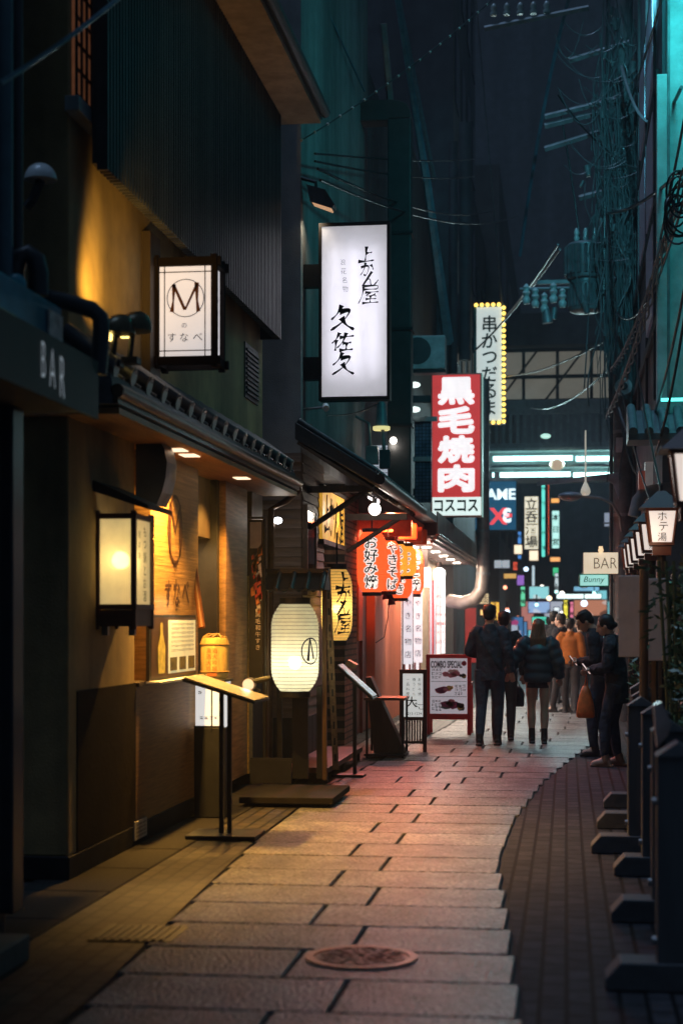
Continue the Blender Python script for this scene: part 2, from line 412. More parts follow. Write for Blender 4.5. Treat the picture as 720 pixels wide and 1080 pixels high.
# manhole cover
c = gp(381, 1010)
t = thing('manhole_cover', 'round cast iron manhole cover set in the stone path', 'manhole cover', (c.x, c.y, 0))
iron = mat('cast_iron', (0.20, 0.12, 0.09), 0.38, 0.6, var=0.4, scale=30, bump=0.3)
mb = MB(); R = 0.262
def annulus(mb, r0, r1, z0, z1, n=48, m=0):
    vs = []
    for j in range(n):
        w = 2 * math.pi * j / n
        for r, z in ((r0, z0), (r1, z0), (r1, z1), (r0, z1)): vs.append((c.x + r * math.cos(w), c.y + r * math.sin(w), z))
    fs = []
    for j in range(n):
        a, b = 4 * j, 4 * ((j + 1) % n)
        for q in range(4): fs.append((a + q, b + q, b + (q + 1) % 4, a + (q + 1) % 4))
    mb.add(vs, fs, m)
annulus(mb, 0.225, R, -0.02, 0.008)
mb.build('rim', iron, t)
mb = MB(); mb.lathe([(0.001, 0.003), (0.22, 0.003), (0.22, -0.02)], (c.x, c.y, 0), 48)
for rr, nn in ((0.03, 5), (0.075, 9), (0.125, 14), (0.175, 20)):
    for j in range(nn):
        w = 2 * math.pi * (j + rnd.random() * .4) / nn
        px_, py_ = c.x + rr * math.cos(w), c.y + rr * math.sin(w)
        mb.tube([(px_, py_, 0.002), (px_, py_, 0.009)], [rnd.uniform(.012, .019)] * 2, 6)
for j in range(10):
    w = 2 * math.pi * j / 10
    mb.tube([(c.x + .04 * math.cos(w), c.y + .04 * math.sin(w), .006), (c.x + .2 * math.cos(w + .5), c.y + .2 * math.sin(w + .5), .006)], .006, 6)
annulus(mb, 0.195, 0.205, 0.0, 0.009)
mb.build('lid', mat('cast_iron_dark', (0.07, 0.045, 0.04), 0.45, 0.6, var=0.4, scale=30), t)

# drain cover in the tile pavement
a = gp(92, 992); b = gp(150, 975)
t = thing('drain_cover', 'dark rectangular drain grating let into the pavement tiles by the step', 'drain cover', (a.x + .25, a.y, 0))
mb = MB(); mb.box(a.x, a.y, -.02, a.x + .42, a.y + .42, 0.004)
mb.build('frame', black, t)
mb = MB()
for i in range(9): mb.box(a.x + .03 + i * .041, a.y + .02, 0.002, a.x + .05 + i * .041, a.y + .40, 0.010)
mb.build('grating', mat('grating_iron', (0.05, 0.05, 0.05), 0.5, 0.5), t)

# ------------------------------------------------------------------ dark bar, nearest left
t = thing('bar_building', 'dark bar front with awning and a low step at the near left', 'building', (-3.2, 6.5, 0))
mb = MB(); mb.box(-6, 2.0, 0, -2.78, 8.0, 2.64); mb.box(-6, 2, 2.92, -3.0, 8.0, 14)
mb.build('wall', navy, t)
mb = MB(); mb.box(-2.9, 7.93, 0.12, -2.715, 8.1, 2.64); mb.build('door_post', navy, t, bevel=.01)
mb = MB(); mb.box(-3.4, 3, 0, -2.47, 7.46, 0.12); mb.build('step', mat('step_stone', (0.12, 0.11, 0.10), .7, bump=.3), t, bevel=.01)
mb = MB(); mb.box(-3.4, 3, 2.65, -2.42, 8.33, 2.91); aw = mb.build('awning', darkpaint, t, bevel=.015)
mb = MB(); mb.box(-2.42, 3, 2.62, -2.40, 8.35, 2.92); mb.build('fascia', mat('fascia_black', (.010, .012, .015), .6, dirt=.3), aw)
mb = MB()
for i, ch in enumerate('BAR'):
    text(mb, ch, fx(-2.393), 7.42 + i * 0.135 + .02 * (i == 2), 2.785 - .02 * i, h=0.165 + .015 * i, off=-0.012, sx=.5)
mb.build('lettering', mat('letter_silver_glow', (0.55, 0.57, 0.6), .4, emit=(.55, .62, .7), es=.28, sample=False), aw)  # glow in the metal lifts the letters, no lamp behind them
t = thing('vent_duct', 'blue box duct lying on top of the bar awning', 'duct', (-2.8, 7.8, 2.92))
mb = MB(); mb.box(-3.0, 6.9, 2.93, -2.58, 8.3, 3.19); mb.build('casing', mat('blue_lit_metal', (0.06, 0.24, 0.38), .5, .2, dirt=.3), t, bevel=.01)  # colour holds both blue paint and teal neon light on the box
mb = MB(); mb.box(-2.575, 8.05, 3.0, -2.565, 8.27, 3.14); mb.build('sticker', mat('sticker_white', (.55, .55, .53), .6, var=.5, scale=20), t)
mb = MB(); mb.box(-2.62, 7.15, 2.925, -2.52, 7.42, 2.99); mb.build('light_patch', mat('light_patch_green', (0.30, 0.55, 0.42), .5, emit=(.2, .5, .38), es=.05, sample=False), t)  # stands for a greenish light patch; faint glow in the material
pl_ = lambda px, py, d: tuple(pd(px, py, d))
mb = MB(); mb.tube([pl_(16, 345, 8.6), pl_(16, 285, 8.6), pl_(20, 272, 8.6), pl_(30, 268, 8.6), pl_(38, 274, 8.6), pl_(41, 288, 8.6), pl_(41, 312, 8.6)], .052, 12)
tag(mb.build('drain_pipe', navy, smooth=60), 'short black pipe bent over like a cane above the bar awning', 'pipe')
mb = MB(); mb.tube([pl_(38, 312, 8.7), pl_(70, 318, 8.7), pl_(98, 327, 8.7), pl_(106, 335, 8.7), pl_(107, 350, 8.7), pl_(104, 395, 8.7)], .045, 12)
tag(mb.build('drain_pipe', navy, smooth=60), 'black pipe running flat over the blue box and down the awning end', 'pipe')
mb = MB()
mb.tube([pl_(4, 345, 8.5), pl_(4, -40, 8.5)], .05, 12)
tag(mb.build('drain_pipe', mat('teal_lit_pipe', (.06, .14, .19), .4), smooth=60), 'upright pipe coloured as teal-lit, nearest the left edge of the photo', 'pipe')  # teal light falling on this pipe is put into its blue
mb = MB(); mb.tube([pl_(18, 290, 8.7), pl_(18, -40, 8.7)], .034, 12)
tag(mb.build('drain_pipe', navy, smooth=60), 'thin upright dark pipe right beside the upright teal-lit pipe', 'pipe')
p = pd(18, 300, 8.45)
mb = MB(); mb.ball(p, (.05, .05, .055)); mb.tube([p, p + Vector((0, 0, -.2))], .02)
tag(mb.build('valve_wheel', mat('teal_knob', (.06, .32, .42), .4), smooth=60), 'round blue valve knob in front of the pipes above the bar', 'valve')

# ------------------------------------------------------------------ restaurant with the round emblem sign (first building)
FX = -3.0; Y0, Y1 = 9.78, 16.3
t = thing('restaurant_building', 'beige plastered restaurant with wooden front, tiled eave and dark louvre screen', 'building', (FX, 13, 0)); B1 = t
mb = MB()
mb.box(-8, Y0, 0.14, FX, 11.35, 3.2)             # near plain wall
mb.box(-8, Y0 + .01, 3.2, FX, Y1, 6.75)          # upper wall
mb.build('wall', plaster, t, bevel=.012)
mb = MB(); mb.box(-8, Y0 - .02, 0, FX + .012, 13.36, 0.14); mb.build('plinth', mat('plinth_stone', (.02, .02, .023), .8, bump=.2, spec=.15), t, bevel=.006)
mb = MB(); mb.box(FX, 9.95, .145, FX + .008, 11.352, 1.14); mb.build('lower_panel', mat('lower_panel_dark', (.02, .015, .011), .8, bump=.2, spec=.1), t)
mb = MB(); mb.box(-3.3, 11.36, 0.142, FX + .004, 13.34, 1.11)
mb.build('wainscot', mat('wainscot_wood', (.20, .115, .045), .6, var=.35, scale=6, stretch=(1, .5, 12), bump=.4, bscale=7), t, bevel=.005)
mb = MB(); mb.box(-3.3, 11.36, 1.11, FX + .03, 13.36, 1.14); mb.build('ledge', darkwood, t, bevel=.004)
mb = MB(); mb.box(-3.3, 11.8, 1.14, FX, 13.38, 2.82); sw = mb.build('sign_wall', warmwood, t, bevel=.004)
mb = MB()   # emblem ring with a slim letter and two brushed signs below
def ring(mb, pl, cu, cv, ru, rv, th, n=40):
    vs = []
    for j in range(n):
        w = 2 * math.pi * j / n
        vs += [pl(cu + ru * math.cos(w), cv + rv * math.sin(w)), pl(cu + (ru - th) * math.cos(w), cv + (rv - th) * math.sin(w))]
    mb.add(vs, [(2 * j, 2 * j + 1, 2 * ((j + 1) % n) + 1, 2 * ((j + 1) % n)) for j in range(n)])
pl = fx(FX + .006)
ring(mb, pl, 12.55, 2.28, .24, .27, .03); text(mb, 'M', pl, 12.55, 2.28, h=.4, off=-.01)
text(mb, 'の', pl, 12.55, 1.99, h=.08, off=.0); text(mb, 'す', pl, 12.32, 1.78, h=.21, off=.012); text(mb, 'な', pl, 12.6, 1.79, h=.22, off=.012); text(mb, 'べ', pl, 12.9, 1.80, h=.19, off=.012)
mb.build('lettering', mat('burnt_ink', (.05, .015, .008), .6), sw)
mb = MB(); mb.box(-3.35, 13.37, 0.0, -3.32, 14.42, 2.5); mb.build('door', mat('door_wood', (.38, .22, .09), .5, var=.35, scale=5, stretch=(1, 6, .3), bump=.2), t)
mb = MB(); mb.box(-3.36, 13.40, 2.3, FX - .12, 14.42, 2.82); mb.build('lintel', darkwood, t)
mb = MB(); mb.box(-3.26, 13.75, 2.285, -3.18, 14.0, 2.298); mb.build('downlight', glow('downlight_glow', (1, .78, .52), 1.5, sample=False), t)
lamp('AREA', (-3.22, 13.87, 2.28), 9, (1, .6, .25), t, radius=.08, target=(-3.25, 13.87, 0))
mb = MB(); mb.box(-3.3, 14.40, 0, FX - .06, 14.50, 2.82); mb.build('door_post', black, t)
mb = MB(); mb.box(-3.3, 14.5, .12, FX, 15.50, 2.82); mb.build('pillar', warmwood_v, t, bevel=.006)
mb = MB(); mb.box(-3.3, 15.52, .12, FX + .01, 15.72, 2.0); mb.build('gold_strip', mat('gold_tile', (.5, .34, .10), .4, .3, var=.4, scale=40, bump=.5), t)
mb = MB(); mb.box(-8, 15.73, 0, FX, Y1, 3.2); mb.build('side_wall', darkwood, t)
mb = MB(); mb.box(-3.36, 9.7, 2.82, -2.66, 16.35, 2.86); mb.box(-8, 11.35, 2.86, FX - .02, 15.73, 3.2)
mb.build('soffit', mat('soffit_wood', (.40, .20, .08), .55, var=.25, scale=4, stretch=(4, .5, 1)), t)
# recessed downlights
warm = (1.0, 0.50, 0.09)
for (px_, py_) in ((187, 470), (200, 477), (255, 503)):
    yy = y_at(px_, -2.80); pos = Vector((-2.80, yy, 2.815))
    mb = MB(); mb.box(pos.x - .06, yy - .10, 2.812, pos.x + .06, yy + .10, 2.818); d = mb.build('downlight', glow('downlight_glow', (1, .78, .52), 1.5, sample=False), t)
    lamp('SPOT', (pos.x, yy, 2.80), 560 if px_ < 210 else 300, warm, t, radius=.06, target=(pos.x + .10, yy - (.15 if px_ < 210 else .7), 0), spot=116, blend=.6)
# tiled eave
mb = MB(); E0, E1 = 9.62, 16.4
mb.prism([(-2.69, 3.05), (FX, 3.27), (FX, 2.87), (-2.66, 2.87)], lambda u, v, w: (u, w, v), E0, E1)
roof = mb.build('tiled_roof', tile, t)
mb = MB(); k = 0; yy = E0 + .08
while yy < E1:
    mb.tube([(-2.68, yy, 3.10), (FX, yy, 3.33)], .055, 12); mb.tube([(-2.672, yy, 3.098), (-2.68, yy, 3.10)], .062, 14, 1)
    mb.tube([(-2.69, yy + .2, 3.05), (FX, yy + .2, 3.275)], .02, 8); yy += .40
mb.build('roll_tile', [tile, mat('tile_end', (.26, .23, .20), .45, var=.3, scale=20)], roof, smooth=50)
mb = MB(); mb.tube([(-2.65, E0, 2.95), (-2.65, E1, 2.95)], .042, 12); mb.box(-2.68, E0, 2.875, -2.645, E1, 2.91)
mb.tube([(-2.66, E1, 2.97), (-2.66, E1 + .1, 2.9), (-2.8, E1 + .1, 2.78), (-2.95, E1 + .1, 2.7), (-2.97, E1 + .1, .0)], .035, 10)
mb.build('gutter', copper, roof, smooth=50)

# louvre screen
mb = MB(); yy = 9.95; LX = -2.80
while yy < 16.2:
    mb.box(LX - .07, yy, 4.36, LX, yy + .032, 6.58); yy += .073
mb.box(LX - .10, 9.95, 4.40, LX - .07, 16.2, 6.58); mb.box(FX, 16.17, 4.36, LX - .0, 16.22, 6.58)
mb.build('louvre_screen', mat('louvre_metal', (.05, .05, .053), .42, .2, island=.4), t)
mb = MB(); mb.box(-8, 9.4, 6.59, -2.45, 16.55, 6.63); mb.build('upper_soffit', mat('beige_soffit', (.45, .32, .2), .8, dirt=.25), t)
mb = MB(); mb.box(-8, 9.4, 6.63, -2.44, 16.57, 6.85); mb.tube([(-2.40, 9.4, 6.68), (-2.40, 16.5, 6.68)], .055, 12)
mb.build('upper_eave', darkpaint, t)
mb = MB(); w0, w1 = y_at(76, FX), y_at(101, FX)
mb.box(FX, w0, 4.75, FX + .02, w1 + .5, 6.2)
w = mb.build('window', mat('amber_window', (.25, .12, .06), .4, emit=(.6, .22, .10), es=.10, sample=False, var=.5), t)
mb = MB()
for i in range(5): mb.box(FX + .02, w0 + i * .11, 4.75, FX + .035, w0 + .015 + i * .11, 6.2)
for i in range(9): mb.box(FX + .02, w0, 4.8 + i * .16, FX + .033, w1 + .5, 4.815 + i * .16)
mb.build('lattice', black, w)
mb = MB(); mb.box(FX, w0 - .15, 4.66, FX + .09, w1 + .5, 4.75); mb.build('sill', mat('sill_metal', (.2, .25, .27), .5), w, bevel=.005)
mb = MB(); yv = y_at(258, FX)
for i in range(10): mb.box(FX, yv, 3.72 + i * .045, FX + .03, yv + .6, 3.74 + i * .045)
mb.box(FX, yv - .03, 3.68, FX + .012, yv + .63, 4.2); mb.build('vent', darkpaint, t)
mb = MB(); yv = y_at(150, FX); mb.box(FX, yv - .0, 3.25, FX + .06, yv + .3, 4.36); mb.build('wall_post', darkwood, t)
# pillar base notice
mb = MB(); yy = y_at(142, FX + .02); mb.box(FX + .013, yy, .04, FX + .022, yy + .34, .17)
n_ = mb.build('notice_plate', mat('notice_paper', (.5, .48, .42), .6), t)
mb = MB()
for i in range(4): wavy(mb, fx(FX + .024), yy + .03, yy + .31, .145 - i * .027, .014, .003, seed=i)
mb.build('lettering', ink, n_)

# emblem sign box hung out from the wall
SD = 12.0
a, b = pd(165, 277, SD), pd(228, 381, SD)
t = thing('hanging_sign', 'white lit lantern sign with a ringed letter M over the tiled eave', 'sign', ((a.x + b.x) / 2, a.y, b.z))
yf = a.y
mb = MB(); x0, x1, z0, z1 = a.x, b.x, b.z, a.z; D = .26
for (xx, yy) in ((x0, yf), (x1, yf), (x0, yf + D), (x1, yf + D)): mb.box(xx - .022, yy - .022, z0 - .05, xx + .022, yy + .022, z1 + .05)
for zz in (z0, z1):
    mb.box(x0 - .05, yf - .025, zz - .03, x1 + .05, yf + .018, zz + .03); mb.box(x0 - .05, yf + D - .018, zz - .03, x1 + .05, yf + D + .025, zz + .03)
    mb.box(x1 - .018, yf - .05, zz - .028, x1 + .025, yf + D + .05, zz + .028); mb.box(x0 - .025, yf - .05, zz - .028, x0 + .018, yf + D + .05, zz + .028)
mb.build('frame', mat('sign_frame_wood', (.014, .010, .009), .9, spec=.1), t)
signwhite = glow('sign_white', (.92, .88, .90), .62)
mb = MB(); mb.box(x0 + .02, yf + .012, z0 + .03, x1 - .012, yf + D - .01, z1 - .03); mb.build('panel', signwhite, t)
mb = MB(); pl = fy(yf + .008)
for uu in (x0 + .055, x1 - .075): mb.add([pl(uu, z0), pl(uu + .008, z0), pl(uu + .008, z1), pl(uu, z1)], [(0, 1, 2, 3)])
for vv in (z0 + .07, z1 - .075): mb.add([pl(x0, vv), pl(x1, vv), pl(x1, vv + .008), pl(x0, vv + .008)], [(0, 1, 2, 3)])
mb.build('lattice', mat('lattice_wood', (.03, .02, .015), .5), t)
mb = MB(); cxm = (x0 + x1) / 2; pl = fy(yf + .006); czm = z0 + (z1 - z0) * .635
ring(mb, pl, cxm, czm, .138, .138, .006)
def seg(mb, pl, p, q, w0, w1, m=0):
    p, q = Vector(p), Vector(q); d = (q - p).normalized(); nn = Vector((-d.y, d.x))
    mb.add([pl(*(p + nn * w0 / 2)), pl(*(q + nn * w1 / 2)), pl(*(q - nn * w1 / 2)), pl(*(p - nn * w0 / 2))], [(0, 1, 2, 3)], m)
mb.build('emblem_ring', ink, t)
mb = MB(); pl = fy(yf + .004)
seg(mb, pl, (cxm - .085, czm + .1), (cxm - .09, czm - .02), .03, .012); seg(mb, pl, (cxm - .09, czm - .02), (cxm - .1, czm - .1), .012, .032)
seg(mb, pl, (cxm - .088, czm + .1), (cxm - .005, czm - .085), .02, .022); seg(mb, pl, (cxm + .085, czm + .1), (cxm - .003, czm - .085), .02, .014)
seg(mb, pl, (cxm + .082, czm + .11), (cxm + .085, czm - .02), .034, .016); seg(mb, pl, (cxm + .085, czm - .02), (cxm + .095, czm - .1), .016, .03)
mb.build('emblem_letter', inkred, t)
mb = MB(); pl = fy(yf + .005); zz = z0 + .17
text(mb, 'の', pl, cxm - .01, zz + .085, h=.034); text(mb, 'す', pl, cxm - .1, zz, h=.062); text(mb, 'な', pl, cxm - .01, zz, h=.062); text(mb, 'べ', pl, cxm + .09, zz, h=.055)
mb.build('lettering', ink, t)
mb = MB()
for i in range(6): text(mb, 'もつ鍋居酒'[i % 5], fx(x1 - .004), yf + D / 2, z1 - .17 - i * .085, h=.05)
mb.build('side_lettering', inkred, t)
for zz in (z0 + .14, z1 - .14): mb = MB(); mb.box(FX - .02, yf + .06, zz - .05, x0 - .02, yf + .18, zz + .05); mb.build('bracket', black, t)

# uplights on the eave
for k, (px_, py_) in enumerate(((122, 349), (140, 346))):
    p = pd(px_, py_, 10.0 + .1 * k)
    t = thing('floodlight', ('hooded round floodlight at the near end of the tiled eave', 'hooded round floodlight closer to the ringed letter sign')[k], 'floodlight', p - Vector((0, 0, .15)), 'floodlights on the tiled eave')
    mb = MB()
    R = []
    for i in range(9):
        a_ = math.pi / 2 * i / 8; R.append((p.x + .01 * i * .5, p.y, p.z + .12 * math.sin(a_) - .02, .115 * math.cos(a_) + .002, .115 * math.cos(a_) + .002))
    mb.rings(R, 20); mb.build('hood', mat('hood_metal', (.10, .085, .05), .35, .6), t, smooth=60)
    mb = MB(); mb.tube([p + Vector((0, 0, -.02)), p + Vector((-.02, 0, -.2))], .018); mb.box(p.x - .06, p.y - .05, p.z - .22, p.x + .04, p.y + .05, p.z - .18); mb.build('stand', black, t)
    mb = MB(); mb.disc((p.x - .045, p.y, p.z + .0), .06, 'x', .05); mb.build('lens', glow('flood_lens', (1, .7, .2), 4, sample=False), t)
    lamp('SPOT', p + Vector((-.02, .08, .16)), (105, 5)[k], (1, .56, .10), t, radius=.06, target=(FX - .05, p.y + (1.15, 1.9)[k], p.z + .8), spot=76, blend=1.0)

# box lantern on the wall
t = thing('wall_lantern', 'square wooden box lantern glowing yellow on the plaster wall', 'wall lantern', (-2.98, 10.4, 1.55))
x0, x1, y0, y1, z0, z1 = -2.995, -2.755, 10.4, 10.85, 1.68, 2.235
mb = MB()
for xx in (x0, x1):
    for yy in (y0, y1): mb.box(xx - .016, yy - .016, z0 - .16, xx + .016, yy + .016, z1 + .05)
for zz in (z0 - .015, z1 + .015):
    mb.box(x0 - .02, y0 - .018, zz - .017, x1 + .02, y0 + .014, zz + .017); mb.box(x1 - .014, y0 - .02, zz - .017, x1 + .018, y1 + .02, zz + .017)
mb.box(x0, y0 - .01, z0 - .14, x1 + .01, y1 + .01, z0 - .033)
mb.build('frame', mat('lantern_wood', (.11, .05, .028), .5), t)
mb = MB(); mb.box(x0 + .012, y0 + .004, z0, x1 - .012, y0 + .008, z1); mb.box(x1 - .008, y0 + .016, z0, x1 - .004, y1 - .016, z1)
mb.build('pane', paper('lantern_pane', (.95, .82, .48), .42, emit=.20), t)
mb = MB(); mb.ball((x0 + .12, y0 + .12, z0 + .29), .058); mb.build('bulb', glow('box_bulb', (1, .90, .70), 15), t, smooth=80)
mb = MB(); vtext(mb, 'もつ鍋とお酒', fx(x1 + .001), y0 + .28, z1 - .03, .075, .085); vtext(mb, '旬の味', fx(x1 + .001), y0 + .14, z1 - .06, .05, .07); mb.build('lettering', ink, t)
mb = MB(); mb.prism([(x0 - .0, z1 + .17), (x1 + .12, z1 + .05), (x1 + .12, z1 + .08), (x0 - .0, z1 + .24)], lambda u, v, w: (u, w, v), y0 - .1, y1 + .1); mb.build('roof', darkwood, t)
mb = MB(); mb.box(x0, y0 + .1, z0 - .2, x0 + .04, y0 + .14, z0 - .14); mb.box(x1 - .06, y0 + .1, z0 - .2, x1 - .02, y0 + .14, z0 - .14); mb.build('hook', steel, t)

# dark curved sign box under the eave
t = thing('sign_box', 'dark sign box with one curved metal edge under the eave', 'sign', (-2.9, 11.5, 2.39))
poly = [(-3.0, 2.85), (-2.83, 2.85), (-2.795, 2.78), (-2.775, 2.69), (-2.785, 2.58), (-2.81, 2.48), (-2.85, 2.39), (-3.0, 2.43)]
mb = MB(); mb.prism(poly, lambda u, v, w: (u, w, v), 11.38, 11.64); mb.build('housing', mat('housing_dark', (.035, .035, .035), .5), t)
edge = [(-2.83, 2.85), (-2.795, 2.78), (-2.775, 2.69), (-2.785, 2.58), (-2.81, 2.48), (-2.85, 2.39)]
mb = MB()
for (a, b) in zip(edge, edge[1:]): mb.add([(a[0] + .004, 11.36, a[1]), (b[0] + .004, 11.36, b[1]), (b[0] + .004, 11.66, b[1]), (a[0] + .004, 11.66, a[1])], [(0, 1, 2, 3)])
mb.build('edge_trim', steel, t)

# framed menu on the ledge
t = thing('menu_board', 'framed menu under glass with a bottle picture on the wooden ledge', 'menu board', (-2.96, 12.7, 1.14))
y0, y1 = y_at(157, -2.95), y_at(206, -2.95)
mb = MB(); mb.box(-2.97, y0, 1.14, -2.945, y1, 1.62); mb.build('frame', black, t)
mb = MB(); mb.add([(-2.942, y0 + .05, 1.16), (-2.942, y1 - .05, 1.16), (-2.942, y1 - .05, 1.60), (-2.942, y0 + .05, 1.60)], [(0, 1, 2, 3)])
mb.build('backing', mat('menu_brown', (.08, .04, .02), .4), t, fix=False)
dy = y1 - y0
mb = MB(); mb.add([(-2.938, y0 + dy * .36, 1.18), (-2.938, y0 + dy * .97, 1.18), (-2.938, y0 + dy * .97, 1.58), (-2.938, y0 + dy * .36, 1.58)], [(0, 1, 2, 3)])
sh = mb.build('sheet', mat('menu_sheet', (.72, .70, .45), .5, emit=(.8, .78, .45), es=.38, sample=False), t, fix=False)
mb = MB()
for i in range(7): wavy(mb, fx(-2.935), y0 + dy * .42, y0 + dy * .92, 1.55 - i * .033, .018, .003, seed=20 + i)
for i in range(3): mb.add([fx(-2.935)(y0 + dy * (.39 + .2 * i), 1.2), fx(-2.935)(y0 + dy * (.54 + .2 * i), 1.2), fx(-2.935)(y0 + dy * (.54 + .2 * i), 1.30), fx(-2.935)(y0 + dy * (.39 + .2 * i), 1.30)], [(0, 1, 2, 3)])
mb.build('print', mat('menu_print', (.10, .09, .04), .6, var=.8, scale=30), sh)
mb = MB(); by = y0 + dy * .22
mb.lathe([(.001, 0), (.045, 0), (.05, .16), (.03, .2), (.018, .24), (.018, .3), (.001, .31)], (0, 0, 0))
for v in mb.v: v.x, v.y, v.z = -2.936 + v.x * .05, by + v.y * 2.2, 1.19 + v.z * 1.2
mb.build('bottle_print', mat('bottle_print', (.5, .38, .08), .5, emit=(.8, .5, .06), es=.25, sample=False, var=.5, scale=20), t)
mb = MB(); mb.box(-2.965, y0 - .02, 1.125, -2.85, y1, 1.14); mb.build('shelf_sheet', white_pl, t)
lamp('AREA', (-2.80, (y0 + y1) / 2, 1.72), 1.2, (1, .85, .55), t, radius=.08, target=(-2.95, (y0 + y1) / 2, 1.3))

# slanted pole and barrel stack in the doorway
mb = MB(); mb.tube([pd(201, 570, 13.7), pd(213, 662, 13.45)], .028, 10)
tag(mb.build('wooden_pole', mat('pole_red_wood', (.22, .08, .03), .5, scale=8, var=.3), smooth=60), 'slanted reddish wooden pole leaning at the doorway above the barrel', 'pole')
p = pd(224, 760, 13.4); cxb, cyb = p.x, p.y
t = thing('pedestal', 'black pedestal with a lit white panel carrying the sake barrel', 'pedestal', (cxb, cyb, 0))
mb = MB(); mb.box(cxb - .12, cyb - .14, 0, cxb + .13, cyb + .16, .72); mb.box(cxb - .13, cyb - .15, 1.085, cxb + .14, cyb + .17, 1.105); mb.build('body', black, t, bevel=.006)
mb = MB(); mb.box(cxb - .11, cyb - .13, .722, cxb + .12, cyb + .15, 1.083); mb.build('panel', glow('pedestal_white', (.9, .88, .85), .75), t)
mb = MB(); wavy(mb, fy(cyb - .133), cxb - .08, cxb + .08, .80, .03, .004, seed=4); wavy(mb, fy(cyb - .133), cxb - .09, cxb - .06, 1.0, .03, .004, seed=5); mb.build('lettering', ink, t)
mb = MB(); mb.box(cxb + .02, cyb - .145, .70, cxb + .03, cyb - .131, 1.085); mb.box(cxb - .12, cyb - .14, .72, cxb + .125, cyb - .131, .735); mb.build('lattice', black, t)
t = thing('sake_barrel', 'small straw-wrapped sake barrel with brown writing on the black pedestal', 'barrel', (cxb + .02, cyb, 1.106))
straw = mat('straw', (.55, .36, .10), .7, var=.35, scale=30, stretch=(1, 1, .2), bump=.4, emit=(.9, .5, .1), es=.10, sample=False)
mb = MB(); bx = cxb + .02
mb.lathe([(.085, 0), (.105, .02), (.112, .08), (.114, .2), (.112, .3), (.1, .33), (.001, .335)], (bx, cyb, 1.107), 24)
mb.build('body', straw, t, smooth=60)
mb = MB()
for zz in (.05, .27): mb.lathe([(.116, zz), (.122, zz + .008), (.116, zz + .016), (.10, zz + .008)], (bx, cyb, 1.107), 24)
for i in range(5): mb.tube([(bx + .1 * math.cos(i), cyb + .1 * math.sin(i), 1.44), (bx - .05 * math.cos(i * 2), cyb, 1.47), (bx - .1 * math.cos(i + .4), cyb - .1 * math.sin(i + .4), 1.43)], .007, 6)
mb.build('rope', mat('rope', (.3, .18, .06), .8, bump=.3), t, smooth=60)
mb = MB()
for i, ch in enumerate('大関清酒'):
    for r_ in (-1, 1): text(mb, '清酒大吟醸'[(i + (r_ > 0)) % 5], fy(cyb - .117), bx + r_ * .024 , 1.335 - i * .048, h=.04)
mb.add([fy(cyb - .1165)(bx - .04, 1.13), fy(cyb - .1165)(bx + .04, 1.13), fy(cyb - .1165)(bx + .04, 1.155), fy(cyb - .1165)(bx - .04, 1.155)], [(0, 1, 2, 3)])
mb.build('lettering', mat('barrel_ink', (.35, .10, .02), .6), t)

# tilted menu stand near the pedestal
p = gp(236, 884); px0, py0 = p.x, p.y
t = thing('menu_stand', 'tall black menu stand with tilted white board and twin poles', 'menu stand', (px0, py0, 0))
mb = MB(); mb.box(px0 - .26, py0 - .12, 0, px0 + .25, py0 + .30, .03); mb.build('base', black, t, bevel=.005)
mb = MB(); mb.box(px0 - .045, py0 + .05, .03, px0 - .015, py0 + .08, 1.06); mb.build('pole', black, t)
mb = MB(); mb.box(px0 + .015, py0 + .05, .03, px0 + .045, py0 + .08, 1.04); mb.build('pole', black, t)
mb = MB(); mb.prism([(-.25, 1.145), (.27, .985), (.275, 1.0), (-.245, 1.165)], lambda u, v, w: (px0 + u, w, v), py0 - .25, py0 + .35); mb.build('board', black, t)
mb = MB(); mb.prism([(-.24, 1.168), (.268, 1.007), (.27, 1.013), (-.238, 1.175)], lambda u, v, w: (px0 + u, w, v), py0 - .24, py0 + .34); mb.build('sheet', mat('grey_sheet', (.16, .15, .14), .6, spec=.2), t)  # white sheet set to an even dark grey
p = pd(263, 722, 12.4)
t = thing('clip_lamp', 'small round clip lamp at the low end of the tilted white board', 'lamp', (p.x, p.y, p.z - .1))
mb = MB(); mb.disc((p.x, p.y, p.z), .052, 'y', .03); mb.build('head', steel, t)
mb = MB(); mb.disc((p.x - .005, p.y - .018, p.z), .042, 'y', .01); mb.build('lens', glow('clip_lens', (1, .82, .6), .7, sample=False), t)
mb = MB(); mb.tube([(p.x + .02, p.y, p.z), (p.x + .08, p.y, p.z - .05), (p.x + .02, p.y, p.z - .1)], .012); mb.tube([(p.x + .02, p.y, p.z + .02), (p.x + .16, p.y, p.z + .05)], .02); mb.build('arm', black, t)
lamp('SPOT', (p.x, p.y - .04, p.z), 1.5, (1, .8, .55), t, radius=.03, target=(px0 - .1, py0 - .1, 1.1), spot=120)

